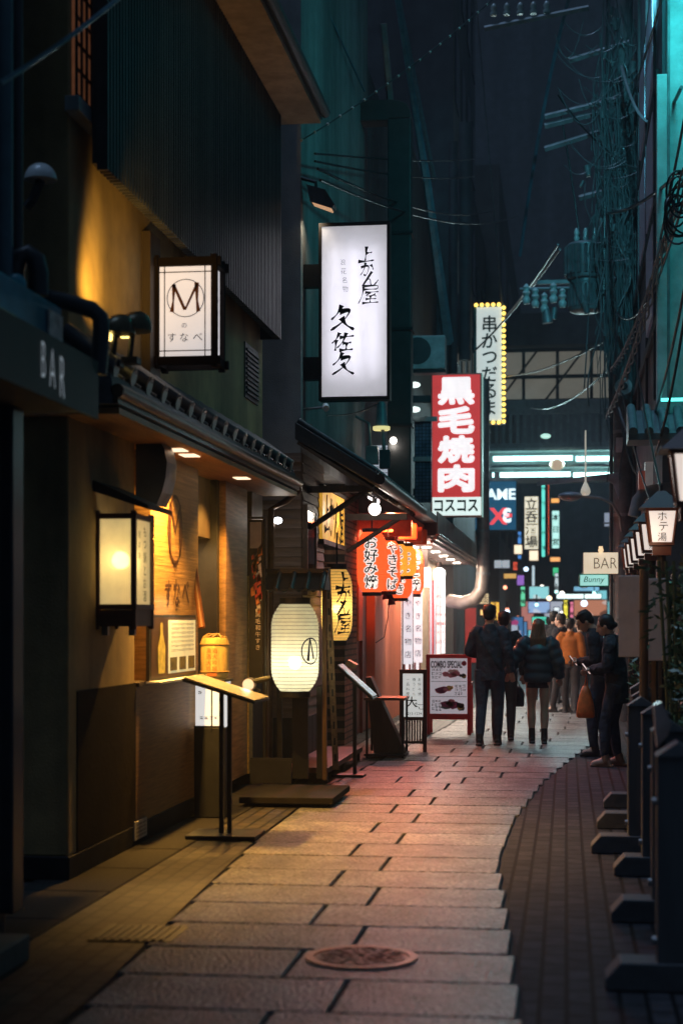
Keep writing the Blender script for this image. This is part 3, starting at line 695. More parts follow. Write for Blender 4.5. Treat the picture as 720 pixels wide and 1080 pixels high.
# dark vertical banner
p = pd(265, 545, 15.2)
t = thing('banner', 'black hanging banner with a red and white food picture beside the wood pillar', 'banner', (p.x, p.y, .6))
mb = MB(); x0, x1 = pd(257, 0, 15.0).x, pd(272, 0, 15.0).x; yb = 15.0
mb.box(x0, yb, 1.05, x1, yb + .015, 2.5); mb.build('cloth', mat('banner_black', (.012, .012, .014), .7), t)
mb = MB(); mb.tube([(x0 - .01, yb + .01, 2.52), (x1 + .01, yb + .01, 2.52)], .012); mb.tube([((x0 + x1) / 2 + .075, yb + .03, 0), ((x0 + x1) / 2 + .075, yb + .03, 2.52)], .014); mb.build('pole', black, t)
mb = MB(); pl = fy(yb - .004); rr = random.Random(3)
for i in range(26):
    z = rr.uniform(1.62, 2.2); u = rr.uniform(x0 + .02, x1 - .03); s_ = rr.uniform(.015, .04)
    mb.add([pl(u, z), pl(u + s_, z + .02), pl(u + s_ * .8, z + s_ * 3), pl(u - .006, z + s_ * 2)], [(0, 1, 2, 3)], i % 3)
mb.build('food_print', [mat('print_red', (.6, .06, .03), .5), mat('print_white', (.7, .6, .55), .5), mat('print_orange', (.6, .2, .05), .5)], t)
mb = MB(); mb.box(x0 + .01, yb - .004, 2.24, x1 - .01, yb - .003, 2.48); mb.build('grey_band', mat('band_grey', (.4, .4, .4), .5), t)
mb = MB(); vtext(mb, '黒毛和牛すき', pl, (x0 + x1) / 2 + .02, 1.66, .05, .06); mb.build('lettering', mat('print_white', (.7, .6, .55), .5), t)

# ------------------------------------------------------------------ second building: grey upper floors over dark clapboard
X2 = -2.77; A0, A1 = 17.3, 22.0
t = thing('tavern_building', 'dark clapboard tavern with grey concrete upper floors and a low dark roof', 'building', (X2, 19.5, 0)); B2 = t
mb = MB(); mb.box(-9, A0, 3.3, X2, 23.2, 13.0); mb.build('upper_wall', concrete, t, bevel=.01)
clap = mat('clapboard', (.17, .105, .065), .65, var=.35, scale=7, stretch=(.4, .4, 6), bump=.3, island=.2)
mb = MB(); z = .55
while z < 3.3:
    mb.prism([(0, z), (.02, z), (.008, z + .095), (0, z + .095)], lambda u, v, w: (X2 + u, w, v), A0 + .02, 18.85)
    mb.prism([(0, z), (.02, z), (.008, z + .095), (0, z + .095)], lambda u, v, w: (w, A0 - u, v), -3.5, X2 - .0)
    z += .1
mb.box(-9, A0 + .001, 0, X2 - .001, 18.9, 3.3)
mb.build('clapboard_wall', clap, t)
mb = MB(); mb.box(-9, 18.9, 0, -3.1, 20.75, 3.3); mb.build('entrance_wall', darkwood, t)
mb = MB(); mb.box(-9, 20.75, 0, X2, A1, 3.3); mb.build('brick_pillar', brickmat('dark_brick', (.22, .12, .08), (.14, .08, .055), (.03, .025, .02), .21, .075, 'yz', .75, .8, .012), t)
mb = MB(); mb.box(X2 - .01, A0 + .05, 0, X2 + .03, 18.88, .55); mb.box(-3.5, A0 - .03, 0, X2 + .03, A0 + .02, .55)
for i in range(16): mb.box(X2 + .03, A0 + .05 + i * .1, .0, X2 + .045, A0 + .11 + i * .1, .55)
mb.build('lower_boards', black, t)
mb = MB(); ya, yb = y_at(319, X2), y_at(328, X2); mb.box(X2 + .01, ya, 1.9, X2 + .05, yb, 2.75); w = mb.build('window', glass, t)
mb = MB(); mb.box(X2 + .01, ya - .05, 1.85, X2 + .06, ya, 2.8); mb.box(X2 + .01, yb, 1.85, X2 + .06, yb + .05, 2.8); mb.box(X2 + .01, ya, 2.75, X2 + .06, yb, 2.8); mb.box(X2 + .01, ya, 1.85, X2 + .06, yb, 1.9); mb.build('frame', postwood, w)
mb = MB(); mb.box(-3.08, 19.0, 0, -3.04, 20.7, 2.3)
for i in range(12): mb.box(-3.04, 19.02 + i * .14, .05, -3.015, 19.07 + i * .14, 2.25)
mb.build('door', mat('lattice_door', (.05, .03, .02), .5), t)
# low roof
mb = MB(); G0, G1 = 17.0, 22.1
mb.prism([(X2 - .02, 3.64), (-1.93, 3.10), (-1.93, 2.98), (X2 - .02, 3.46)], lambda u, v, w: (u, w, v), G0, G1)
rf = mb.build('low_roof', mat('roof_dark', (.035, .037, .042), .5, var=.3, scale=10, bump=.2), t, bevel=.01)
mb = MB(); yy = G0 + .1
while yy < G1: mb.box(X2, yy, 3.30, -2.0, yy + .05, 3.36) if False else mb.tube([(X2, yy, 3.44), (-1.98, yy, 2.955)], .03, 6); yy += .36
mb.build('rafter', darkwood, rf)
mb = MB(); mb.tube([(-1.9, G0 - .03, 3.03), (-1.9, G1 + .03, 3.03)], .055, 12); mb.build('gutter', black, rf, smooth=60)
mb = MB(); yy = G0 + .1
while yy < G1: mb.tube([(-1.95, yy, 3.13), (X2, yy, 3.665)], .03, 8); yy += .25
mb.build('roll_tile', tile, rf, smooth=60)
mb = MB(); mb.box(X2, 17.6, 2.95, -2.05, 17.68, 3.02); mb.tube([(-2.1, 17.64, 2.98), (X2, 17.64, 2.55)], .03, 8); mb.box(X2, 20.9, 2.85, -2.0, 20.98, 2.93); mb.tube([(-2.05, 20.94, 2.9), (X2, 20.94, 2.45)], .03, 8)
mb.build('bracket', darkwood, t)

# fluorescent tube under the tavern eave
p = pd(394, 527, 20.6)
t = thing('tube_lamp', 'short white fluorescent tube under the tavern eave over the globe lamp', 'lamp', p)
mb = MB(); mb.tube([(p.x, p.y - .45, p.z), (p.x, p.y + .45, p.z)], .022, 10); mb.build('tube', glow('tube_white', (1, .9, .9), 5), t, smooth=60)
mb = MB(); mb.box(p.x - .03, p.y - .48, p.z + .024, p.x + .03, p.y + .48, p.z + .06); mb.build('batten', white_pl, t)
lamp('SPOT', p + Vector((.0, -.1, -.04)), 170, (1, .48, .60), t, radius=.12, target=(-1.2, 17.0, 0), spot=84, blend=.9)

# tall white tavern sign
SD = 17.6
a, b = pd(338, 238, SD), pd(410, 420, SD); yf = a.y; D = .16
x0, x1, z0, z1 = a.x, b.x, b.z, a.z
t = thing('projecting_sign', 'tall white lit sign with black brush writing below the upper cables', 'sign', ((x0 + x1) / 2, yf, z0))
mb = MB()
mb.box(x0 - .02, yf - .01, z0 - .025, x0 + .012, yf + D, z1 + .025); mb.box(x1 - .012, yf - .01, z0 - .025, x1 + .02, yf + D, z1 + .025)
mb.box(x0 + .012, yf - .01, z1 - .012, x1 - .012, yf + D, z1 + .025); mb.box(x0 + .012, yf - .01, z0 - .025, x1 - .012, yf + D, z0 + .012)
mb.build('frame', mat('sign_frame', (.03, .022, .018), .45, .3), t)
mb = MB(); mb.box(x0 + .012, yf + .004, z0 + .012, x1 - .012, yf + .010, z1 - .012); mb.build('panel', paper('acrylic_white', (.92, .91, .95), .0, emit=.20), t)
mb = MB(); mb.box(x0 + .012, yf + D - .012, z0 + .012, x1 - .012, yf + D - .002, z1 - .012); mb.build('back', white_pl, t)
mb = MB()
for uu in (.2, .5, .8): xx = x0 + (x1 - x0) * uu; mb.tube([(xx, yf + .085, z0 + .24), (xx, yf + .085, z1 - .24)], .016, 8)
mb.build('inner_tubes', glow('inner_tube', (.97, .96, 1), 5.0), t)
mb = MB(); pl = fy(yf + .001); Hh = z1 - z0; Ww = x1 - x0
def U(u): return x0 + Ww * u
def V(v): return z1 - Hh * v
brush(mb, 'up', pl, U(.68), V(.175), .18, .20); brush(mb, 'ka', pl, U(.69), V(.26), .15, .19); brush(mb, 'n', pl, U(.74), V(.315), .16, .18, sx=1.15); brush(mb, 'ya', pl, U(.72), V(.405), .20, .13, sx=1.1)
brush(mb, 'ku', pl, U(.33), V(.535), .27, .22, sx=1.0); brush(mb, 'sa', pl, U(.33), V(.675), .20, .19, sx=1.2); brush(mb, 'ku', pl, U(.34), V(.80), .24, .20, sx=1.05)
for i, ch in enumerate('浪花名物'):
    text(mb, ch, pl, U(.33 + .012 * i), V(.215 + .052 * i), h=.065, off=-.012, sx=.9)
mb.build('lettering', ink, t)
for py_ in (290, 388): zz = pd(0, py_, SD).z; mb = MB(); mb.box(X2 - .02, yf + .02, zz - .12, x0 - .02, yf + .14, zz + .12); mb.build('bracket', black, t)

# lamp heads around the sign
p = pd(338, 212, 17.5)
t = thing('floodlight', 'small hooded floodlight above the tall white sign', 'floodlight', (p.x, p.y, p.z))
mb = MB(); mb.prism([(-.14, .16), (.06, .1), (.16, -.06), (.13, -.10), (-.10, -.02)], lambda u, v, w: (p.x + u, w, p.z + v), p.y - .08, p.y + .1); mb.build('housing', darkpaint, t)
mb = MB(); mb.prism([(-.08, -.03), (.12, -.11), (.13, -.09), (-.07, -.01)], lambda u, v, w: (p.x + u, w, p.z + v), p.y - .07, p.y + .09); mb.build('lens', glow('flood_dim', (1, .55, .3), .5, sample=False), t)
mb = MB(); mb.tube([(X2, p.y, p.z + .25), (p.x - .05, p.y, p.z + .2), (p.x - .05, p.y, p.z + .1)], .02); mb.build('arm', black, t)
lamp('SPOT', (p.x - .04, p.y + .0, p.z - .14), 7, (1, .85, .6), t, radius=.05, target=(X2 - .1, p.y + .4, p.z - 1.6), spot=120, blend=.8)
p = pd(342, 430, 17.5)
t = thing('security_camera', 'white security camera on an arm below the tall white sign', 'camera', p)
mb = MB(); mb.tube([p + Vector((.03, -.08, -.02)), p + Vector((.0, .1, .03))], .035, 12); mb.build('body', white_pl, t, smooth=50)
mb = MB(); mb.tube([(X2, p.y + .1, p.z), (p.x, p.y + .1, p.z + .02)], .014); mb.build('arm', galv, t)

# white chochin lantern on its roofed stand
def lantern_profile(r, h, ribs=26, end=.6):
    P = [(r * end * .98, 0)]
    for i in range(ribs * 2 + 1):
        s = i / (ribs * 2); u = abs(2 * s - 1)
        rr = r * (1 - (1 - end) * max(0, (u - .45) / .55) ** 2.2)
        P.append((rr * (1.0 if i % 2 else .966), h * s))
    P.append((r * end * .98, h)); return P
def wrap(mb_text, cx, cyy, zc, r, h, end=.6, lift=.006, a0=0.0):
    out = MB(); bm = bmesh.new()
    for v in mb_text.v: bm.verts.new(v)
    bm.verts.ensure_lookup_table()
    for f, m in zip(mb_text.f, mb_text.m):
        try: ff = bm.faces.new([bm.verts[i] for i in f]); ff.material_index = m
        except ValueError: pass
    bmesh.ops.triangulate(bm, faces=bm.faces)
    for _ in range(3):
        ed = [e for e in bm.edges if e.calc_length() > .03]
        if ed: bmesh.ops.subdivide_edges(bm, edges=ed, cuts=1); bmesh.ops.triangulate(bm, faces=[f for f in bm.faces if len(f.verts) > 3])
    bm.verts.index_update()
    for v in bm.verts:
        u, z = v.co.x, v.co.z
        s = (z - (zc - h / 2)) / h; uu = abs(2 * s - 1)
        rr = r * (1 - (1 - end) * max(0, (uu - .45) / .55) ** 2.2) + lift
        w = -math.pi / 2 + a0 + u / r
        rr += v.co.y; out.v.append(Vector((cx + rr * math.cos(w), cyy + rr * math.sin(w), z)))
    for f in bm.faces: out.f.append([v.index for v in f.verts]); out.m.append(f.material_index)
    bm.free(); return out

p = pd(311, 683, 15.5); LX_, LY_, LZ_ = p.x, p.y, p.z
t = thing('lantern_stand', 'black lantern stand with a small tiled roof and stepped base', 'stand', (LX_, LY_, 0))
mb = MB(); b0 = gp(252, 851); b1 = gp(345, 846)
mb.box(b0.x, b0.y, 0.03, b0.x + .80, b0.y + 1.1, .085); mb.box(b0.x + .05, b0.y + .06, 0, b0.x + .75, b0.y + 1.05, .035)
mb.build('base', mat('stand_wood', (.014, .012, .012), .8, bump=.2, spec=.15), t, bevel=.006)
mb = MB(); mb.box(LX_ - .36, LY_ - .34, .085, LX_ + .02, LY_ - .31, .30); mb.box(LX_ - .36, LY_ - .33, .28, LX_ + .03, LY_ - .29, .315); mb.build('back_board', black, t)
mb = MB(); mb.box(LX_ - .31, LY_ + .05, .085, LX_ - .265, LY_ + .095, 2.0); mb.build('post', postwood, t)
mb = MB(); mb.box(LX_ + .25, LY_ + .05, .085, LX_ + .29, LY_ + .09, 2.0); mb.build('post', postwood, t)
mb = MB(); mb.box(LX_ - .05, LY_ + .15, .085, LX_ + .10, LY_ + .2, .95)
for s_ in (-.2, .18): mb.box(LX_ + s_, LY_ + .16, .085, LX_ + s_ + .05, LY_ + .19, .95)
mb.build('support', black, t)
mb = MB(); mb.prism([(-.22, 0), (.22, 0), (0, .17)], lambda u, v, w: (w, LY_ + u, 1.86 + v), LX_ - .31, LX_ + .31); mb.box(LX_ - .32, LY_ - .03, 2.02, LX_ + .32, LY_ + .03, 2.06)
rf = mb.build('roof', mat('small_roof', (.022, .022, .025), .4, var=.4, scale=12), t)
mb = MB()
for i in range(5):
    xx = LX_ - .28 + i * .14
    mb.tube([(xx, LY_ - .24, 1.86), (xx, LY_, 2.04), (xx, LY_ + .24, 1.86)], .022, 8)
mb.build('roll_tile', tile, rf, smooth=60)
rib_m = mat('rib_bamboo', (.30, .22, .08), .6)
def chochin(name, label, px_, py_, d, r, h, papermat, letters=None, lettermats=None, group=None, bulb=None, bz=0.5, cap=.06, end=.6, link=None, ring_m=black, pos=None):
    p = pos if pos is not None else pd(px_, py_, d)
    t = thing(name, label, 'paper lantern', (p.x, p.y, p.z - h / 2), group)
    mb = MB(); P = lantern_profile(r, h, end=end)
    vs = []; n = 36
    for rr, zz in P:
        for j in range(n):
            w = 2 * math.pi * j / n; k = 1 + .006 * math.cos(6 * w) if False else 1
            vs.append((p.x + rr * k * math.cos(w), p.y + rr * k * math.sin(w), p.z - h / 2 + zz))
    mb.add(vs, [(i * n + j, i * n + (j + 1) % n, (i + 1) * n + (j + 1) % n, (i + 1) * n + j) for i in range(len(P) - 1) for j in range(n)])
    mb.build('shade', papermat, t, smooth=180, fix=False)
    if r > .1:
        mb = MB()
        for i in range(1, 24):
            s_ = i / 24; u = abs(2 * s_ - 1); rr = r * (1 - (1 - end) * max(0, (u - .45) / .55) ** 2.2) + .001; q = .0022
            mb.lathe([(rr, -q), (rr + q, 0), (rr, q), (rr - q, 0), (rr, -q)], (p.x, p.y, p.z - h / 2 + h * s_), 32, 0, False)
        mb.build('ribs', rib_m, t)
    mb = MB(); mb.lathe([(r * end, 0), (r * end + .01, .005), (r * end + .01, cap), (r * end, cap)], (p.x, p.y, p.z + h / 2 - .004), 28); mb.build('top_ring', ring_m, t)
    mb = MB(); mb.lathe([(r * end, 0), (r * end + .01, .005), (r * end + .01, cap), (r * end, cap)], (p.x, p.y, p.z - h / 2 - cap + .004), 28); mb.build('bottom_ring', ring_m, t)
    if link: mb = MB(); mb.tube([(p.x, p.y, p.z + h / 2 + cap), (p.x, p.y, p.z + h / 2 + cap + link)], .01, 6); mb.build('hanger', black, t)
    if bulb:
        mb = MB(); mb.ball((p.x, p.y, p.z - h / 2 + h * bz), bulb[1]); mb.build('bulb', bulb[0], t, smooth=80)
    if letters:
        mt, a0 = letters
        w_ = wrap(mt, p.x, p.y, p.z, r, h, end, .005, a0)
        w_.build('lettering', lettermats, t, fix=False)
    return t, p
mt = MB(); ring(mt, lambda u, v: (u, 0, v), 0, LZ_ - .03, .10, .125, .012); seg(mt, lambda u, v: (u, 0, v), (-.01, LZ_ + .09), (-.03, LZ_ - .12), .012, .03); seg(mt, lambda u, v: (u, 0, v), (-.01, LZ_ + .09), (.035, LZ_ - .1), .01, .02)
chochin('paper_lantern', 'big white paper lantern standing low under the small roofed stand', 311, 683, 15.5, .225, .82,
        paper('paper_cream', (.93, .90, .62), .14, emit=.12), (mt, .85), ink, bulb=(glow('lantern_bulb', (1, .97, .86), 34), .06), bz=.33)
mt = MB(); pl = lambda u, v: (u, 0, v)
p2 = pd(355, 638, 18.5)
for key, dz, s_ in (('up', .27, .20), ('ka', .10, .18), ('n', -.03, .17), ('ya', -.21, .22)): brush(mt, key, pl, 0, p2.z + dz, s_, .22 if key != 'ya' else .14)
chochin('paper_lantern', 'yellow paper lantern with black brush writing behind the white one', 355, 638, 18.5, .175, .80,
        paper('paper_yellow', (.95, .68, .22), .12, emit=.16), (mt, .62), ink, bulb=(glow('lantern_bulb_y', (1, .9, .6), 40), .05), bz=.45, link=.35)

# slotted steel post in front of the yellow lantern
mb = MB(); a, b = pd(345, 598, 16.3), pd(354, 812, 16.3)
mb.add([a + Vector((-.03, 0, 0)), a + Vector((.03, 0, 0)), b + Vector((.03, 0, 0)), b + Vector((-.03, 0, 0)), a + Vector((-.03, .05, 0)), b + Vector((-.03, .05, 0)), a + Vector((.03, .006, 0)), b + Vector((.03, .006, 0)), a + Vector((-.024, .05, 0)), b + Vector((-.024, .05, 0)), a + Vector((-.024, .006, 0)), b + Vector((-.024, .006, 0))],
       [(0, 1, 2, 3), (4, 0, 3, 5), (1, 6, 7, 2), (6, 10, 11, 7), (10, 8, 9, 11), (8, 4, 5, 9)])
st_ = thing('steel_post', 'leaning slotted steel post between the two big lanterns', 'post', b)
mb.build('angle_bar', mat('rust_steel', (.28, .19, .12), .5, .5, var=.4, scale=20), st_)
mb = MB()
for i in range(12):
    q = a.lerp(b, .06 + .08 * i); mb.box(q.x - .008, q.y - .003, q.z - .035, q.x + .008, q.y - .001, q.z + .035)
mb.build('slot', black, st_)
t = thing('low_platform', 'low red-topped wooden platform with short legs by the lantern stand', 'platform', (-2.45, 17.2, 0))
mb = MB(); mb.box(-2.72, 15.9, .10, -2.28, 18.6, .15); mb.build('top', mat('platform_red', (.16, .06, .04), .5, bump=.2), t)
for yy in (16.0, 17.2, 18.5):
    mb = MB(); mb.box(-2.34, yy, 0, -2.30, yy + .04, .10); mb.build('leg', black, t)

# yellow noren sign over the tavern door
ya, yb = y_at(340, -2.72), y_at(363, -2.72)
t = thing('fabric_sign', 'yellow lit cloth sign with black brush writing over the tavern door', 'sign', (-2.72, (ya + yb) / 2, 2.46))
mb = MB(); mb.box(-2.76, ya, 2.50, -2.72, yb, 3.07); mb.build('panel', glow('noren_yellow', (1, .50, .06), .50, var=.5, scale=3), t)
mb = MB(); pl = fx(-2.714)
for i, key in enumerate(('up', 'ka', 'n', 'ya')): brush(mb, key, pl, ya + (yb - ya) * (.17 + .22 * i), 2.80 - .02 * i, .46, .22, sx=.9)
mb.build('lettering', ink, t)
mb = MB(); mb.box(-2.78, ya - .03, 2.44, -2.70, yb + .03, 2.495); mb.box(-2.78, ya - .03, 3.075, -2.70, yb + .03, 3.11); mb.build('frame', darkwood, t)
t = thing('globe_lamp', 'bright bullet lamp under the dark corner of the tavern roof', 'lamp', pd(293, 549, 16.9))
p = pd(293, 549, 16.9)
mb = MB(); mb.ball(p, (.045, .03, .035)); mb.build('bulb', glow('spot_white', (.95, .95, 1), 6), t, smooth=80)
mb = MB(); mb.tube([p + Vector((-.02, .02, .01)), p + Vector((-.10, .06, .05))], .03); mb.build('housing', black, t)
lamp('POINT', p + Vector((.05, -.06, -.03)), 2.0, (1, .92, .8), t, radius=.03)
for k, (px_, py_, d, r, lab) in enumerate(((395, 537, 20.0, .075, 'round white globe lamp under the tavern eave beside the red beams'), (415, 465, 22.5, .07, 'round white globe lamp on the black duct above the eave'), (463, 605, 26.5, .10, 'round white globe lamp by the white box under the silver awning'))):
    p = pd(px_, py_, d)
    t = thing('globe_lamp', lab, 'lamp', p, 'globe lamps along the shop fronts')
    mb = MB(); mb.ball(p, r); mb.build('globe', glow('globe_white', (1, .93, .85), 3.5), t, smooth=80)
    mb = MB(); mb.tube([p + Vector((0, 0, r * .8)), p + Vector((0, 0, r * 1.8))], r * .4); mb.tube([p + Vector((0, 0, r * 1.8)), p + Vector((-.2, .05, r * 1.8 + .1))], .015); mb.build('socket', black, t)
    lamp('POINT', p + Vector((0, -r - .02, -r)), (16, 2.0, 8)[k], (1, .88, .75), t, radius=r)

# small tilted menu on a pole, wooden easel, box sign, red A-board
p = gp(374, 819)
t = thing('menu_stand', 'slim black pole stand holding a tilted open menu beside the steel post', 'menu stand', (p.x, p.y, 0))
mb = MB(); mb.box(p.x - .22, p.y - .12, 0, p.x + .1, p.y + .12, .025); mb.build('base', black, t)
mb = MB(); mb.box(p.x - .018, p.y - .018, .025, p.x + .018, p.y + .018, .95); mb.build('pole', black, t)
mb = MB(); mb.prism([(-.16, 1.10), (.20, .78), (.21, .80), (-.15, 1.12)], lambda u, v, w: (p.x + u, w, v), p.y - .2, p.y + .2); mb.build('board', black, t)
mb = MB(); mb.prism([(-.15, 1.125), (.20, .812), (.205, .82), (-.145, 1.135)], lambda u, v, w: (p.x + u, w, v), p.y - .19, p.y + .19); mb.build('sheet', white_pl, t)
mb = MB(); mb.prism([(-.09, 1.13), (-.0, 1.09), (.03, 1.13), (-.06, 1.18)], lambda u, v, w: (p.x + u, w, v), p.y - .1, p.y + .1); mb.build('clip_light', mat('clip_tan', (.5, .35, .18), .5), t)
a = gp(384, 799); b = gp(430, 797)
t = thing('display_table', 'low dark display table with a slanted board beside the tavern platform', 'table', ((a.x + b.x) / 2, a.y, 0))
xa, xb, yc = a.x, b.x, a.y
mb = MB(); mb.box(xa, yc - .05, .66, xb, yc + .5, .69); mb.build('tabletop', mat('table_wood', (.12, .05, .03), .4), t)
for (xx, yy) in ((xa + .02, yc - .03), (xb - .04, yc - .03), (xa + .02, yc + .46), (xb - .04, yc + .46), ):
    mb = MB(); mb.box(xx, yy, 0, xx + .025, yy + .025, .66); mb.build('leg', black, t)
mb = MB(); mb.box(xa, yc - .04, .02, xb, yc + .48, .045); mb.build('shelf', black, t)
mb = MB(); mb.prism([(.0, .92), (.06, .92), (.46, .05), (.1, .05)], lambda u, v, w: (xa + u, w, v), yc + .1, yc + .35); mb.build('slanted_board', darkwood, t)

a = gp(419, 791)
def face(name, x0, x1, y, z0, z1, m, parent, th=.006):
    mb = MB(); mb.box(x0, y, z0, x1, y + th, z1); return mb.build(name, m, parent)
d_ = 19.9; a, b = pd(421, 706, d_), pd(450, 788, d_); yb = a.y
t = thing('box_sign', 'brown framed upright sign with a lit white sheet next to the red menu board', 'sign', ((a.x + b.x) / 2, yb, 0))
mb = MB(); x0, x1 = a.x, b.x; zt = a.z
mb.box(x0, yb, 0, x0 + .04, yb + .05, zt); mb.box(x1 - .045, yb, 0, x1, yb + .05, zt); mb.box(x0 + .04, yb, zt - .05, x1 - .045, yb + .05, zt); mb.box(x0 + .04, yb, .38, x1 - .045, yb + .05, .42)
mb.build('frame', mat('frame_redbrown', (.09, .02, .018), .45), t)
face('sheet', x0 + .04, x1 - .045, yb + .012, .42, zt - .05, glow('sheet_white', (.92, .93, .9), .55), t)
mb = MB()
for i in range(8): mb.box(x0 + .045 + i * .032, yb + .015, .12, x0 + .062 + i * .032, yb + .035, .378)
mb.box(x0 + .04, yb + .01, .1, x1 - .045, yb + .04, .13); mb.build('lower_slats', darkwood, t)
mb = MB(); pl = fy(yb + .008); w_ = x1 - x0
vtext(mb, '一品料理', pl, x0 + w_ * .30, zt - .09, .042, .058); vtext(mb, '焼うどん', pl, x0 + w_ * .53, zt - .09, .042, .058); vtext(mb, 'お好み焼', pl, x0 + w_ * .74, zt - .09, .042, .058)
text(mb, '大', pl, x0 + w_ * .45, .60, h=.13, off=.012); text(mb, 'た', pl, x0 + w_ * .64, .565, h=.06); text(mb, 'こ', pl, x0 + w_ * .79, .54, h=.06)
text(mb, '6213-1234', pl, x0 + w_ * .52, .46, w=w_ * .6); mb.build('lettering', ink, t)

d_ = 22.9; a, b = pd(449, 690, d_), pd(497, 778, d_); yb = a.y; x0, x1, zt = a.x, b.x, a.z
red = mat('red_paint', (.55, .02, .025), .4, var=.15)
t = thing('menu_board', 'red framed standing menu board with steak pictures', 'menu board', ((x0 + x1) / 2, yb, 0))
mb = MB(); fr = .055
mb.box(x0, yb, 0, x0 + fr, yb + .045, zt); mb.box(x1 - fr, yb, 0, x1, yb + .045, zt); mb.box(x0 + fr, yb, zt - fr, x1 - fr, yb + .045, zt); mb.box(x0 + fr, yb, .21, x1 - fr, yb + .045, .29)
mb.build('frame', red, t, bevel=.004)
mb = MB(); mb.box(x0, yb + .42, 0, x0 + fr, yb + .46, .7); mb.box(x1 - fr, yb + .42, 0, x1, yb + .46, .7); mb.box(x0, yb + .05, .68, x1, yb + .46, .72); mb.build('rear_legs', red, t)
face('sheet', x0 + fr, x1 - fr, yb + .01, .29, zt - fr, glow('board_white', (.72, .66, .74), .36), t)
pl = fy(yb + .006); u0, u1 = x0 + fr + .01, x1 - fr - .01; v0, v1 = .30, zt - fr - .01; hh = (v1 - v0)
mb = MB(); text(mb, 'COMBO SPECIAL', pl, (u0 + u1) / 2 - .03, v1 - .075, w=(u1 - u0) * .88, h=.10, off=.035)
for j, vv in enumerate((v0 + hh * .58, v0 + hh * .30)): mb.add([pl(u0, vv), pl(u1, vv), pl(u1, vv + .006), pl(u0, vv + .006)], [(0, 1, 2, 3)])
for (ua, ub, vv, sd) in ((0.02, .34, .80, 1), (0.02, .32, .73, 2), (.02, .3, .66, 3), (.66, .98, .50, 4), (.66, .98, .43, 5), (.66, .9, .36, 6), (.02, .3, .22, 7), (.02, .28, .15, 8), (.02, .3, .08, 9)):
    wavy(mb, pl, u0 + (u1 - u0) * ua, u0 + (u1 - u0) * ub, v0 + hh * vv, .045, .006, seed=sd)
mb.build('lettering', mat('board_ink', (.05, .03, .06), .5), t)
def blobs(mb, cu, cv, ru, rv, n, mats, seed):
    r = random.Random(seed)
    for i in range(n):
        a_ = r.uniform(0, 6.28); q = r.uniform(0, .7); k = r.uniform(.3, .55); m_ = r.choice(mats); nn = 7; y_ = .0015 * (i % 3)
        c_ = (cu + ru * q * math.cos(a_), cv + rv * q * math.sin(a_))
        vs = [(c_[0] + ru * 1.25 * k * r.uniform(.7, 1.1) * math.cos(j * 6.283 / nn), yb + .004 - y_, c_[1] + rv * 1.25 * k * r.uniform(.7, 1.1) * math.sin(j * 6.283 / nn)) for j in range(nn)]
        mb.add(vs, [tuple(range(nn))], m_)
mb = MB()
blobs(mb, u0 + (u1 - u0) * .58, v0 + hh * .72, .12, .07, 9, [0, 1, 0], 1); blobs(mb, u0 + (u1 - u0) * .86, v0 + hh * .70, .07, .05, 5, [2, 3], 2)
blobs(mb, u0 + (u1 - u0) * .36, v0 + hh * .43, .12, .06, 8, [4, 0], 3); blobs(mb, u0 + (u1 - u0) * .53, v0 + hh * .44, .06, .05, 5, [2], 4)
blobs(mb, u0 + (u1 - u0) * .52, v0 + hh * .16, .13, .08, 10, [0, 4, 5], 5); blobs(mb, u0 + (u1 - u0) * .85, v0 + hh * .14, .09, .07, 7, [2, 3, 5], 6)
mb.disc((u1 - .035, yb + .003, v1 - .06), .035, 'y', .004, m=6)
mb.build('food_print', [mat('meat_pink', (.6, .2, .28), .5), mat('meat_pale', (.75, .55, .55), .5), mat('potato', (.7, .45, .12), .5), mat('food_dark', (.03, .02, .02), .5), mat('meat_purple', (.28, .04, .14), .5), mat('plate_grey', (.15, .15, .18), .5), mat('badge_red', (.3, .02, .05), .5)], t, fix=False)

# ------------------------------------------------------------------ third building: red pancake house; fourth: silver awning shop
X3 = -2.77
t = thing('pancake_house', 'red fronted pancake restaurant with orange beams under its eave', 'building', (X3, 25, 0)); B3 = t
mb = MB(); mb.box(-9, 23.2, 3.3, X3 - .05, 29, 9.5); mb.build('upper_wall', facade, t)
mb = MB(); mb.box(-9, 22.0, 0, X3 - .15, 24.1, 3.3); mb.build('entrance_wall', mat('entrance_red', (.26, .045, .02), .5), t)
mb = MB(); mb.box(X3 - .14, 22.5, 0, X3 - .10, 23.9, 2.2); mb.box(X3 - .10, 23.1, 0, X3 - .06, 23.18, 2.2); mb.build('door', mat('door_red', (.20, .03, .02), .45), t)
mb = MB(); mb.box(X3 - .1, 22.02, 1.3, X3 + .02, 22.5, 3.0); mb.build('orange_board', mat('orange_board', (.75, .14, .03), .5), t, bevel=.006)
mb = MB(); mb.box(-9, 24.1, 0, X3, 28.0, 3.3); mb.build('salmon_wall', mat('salmon_wall', (.62, .165, .08), .6, var=.08, scale=3, bump=.05), t)
orange = mat('orange_beam', (.75, .13, .03), .5)
mb = MB()
for yy in (22.1, 22.9, 23.7, 24.5): mb.box(X3, yy, 2.80, -2.05, yy + .12, 2.92); mb.box(-2.3, yy - .0, 2.70, -2.05, yy + .12, 2.80)
for xx in (-2.5, -2.2): mb.box(xx, 22.0, 2.92, xx + .1, 25, 3.0)
mb.build('beam', orange, t, bevel=.005)
mb = MB(); mb.prism([(X3, 3.55), (-1.9, 3.12), (-1.9, 3.02), (X3, 3.02)], lambda u, v, w: (u, w, v), 22.15, 24.6); mb.build('eave', mat('eave_dark', (.05, .02, .015), .5), t)
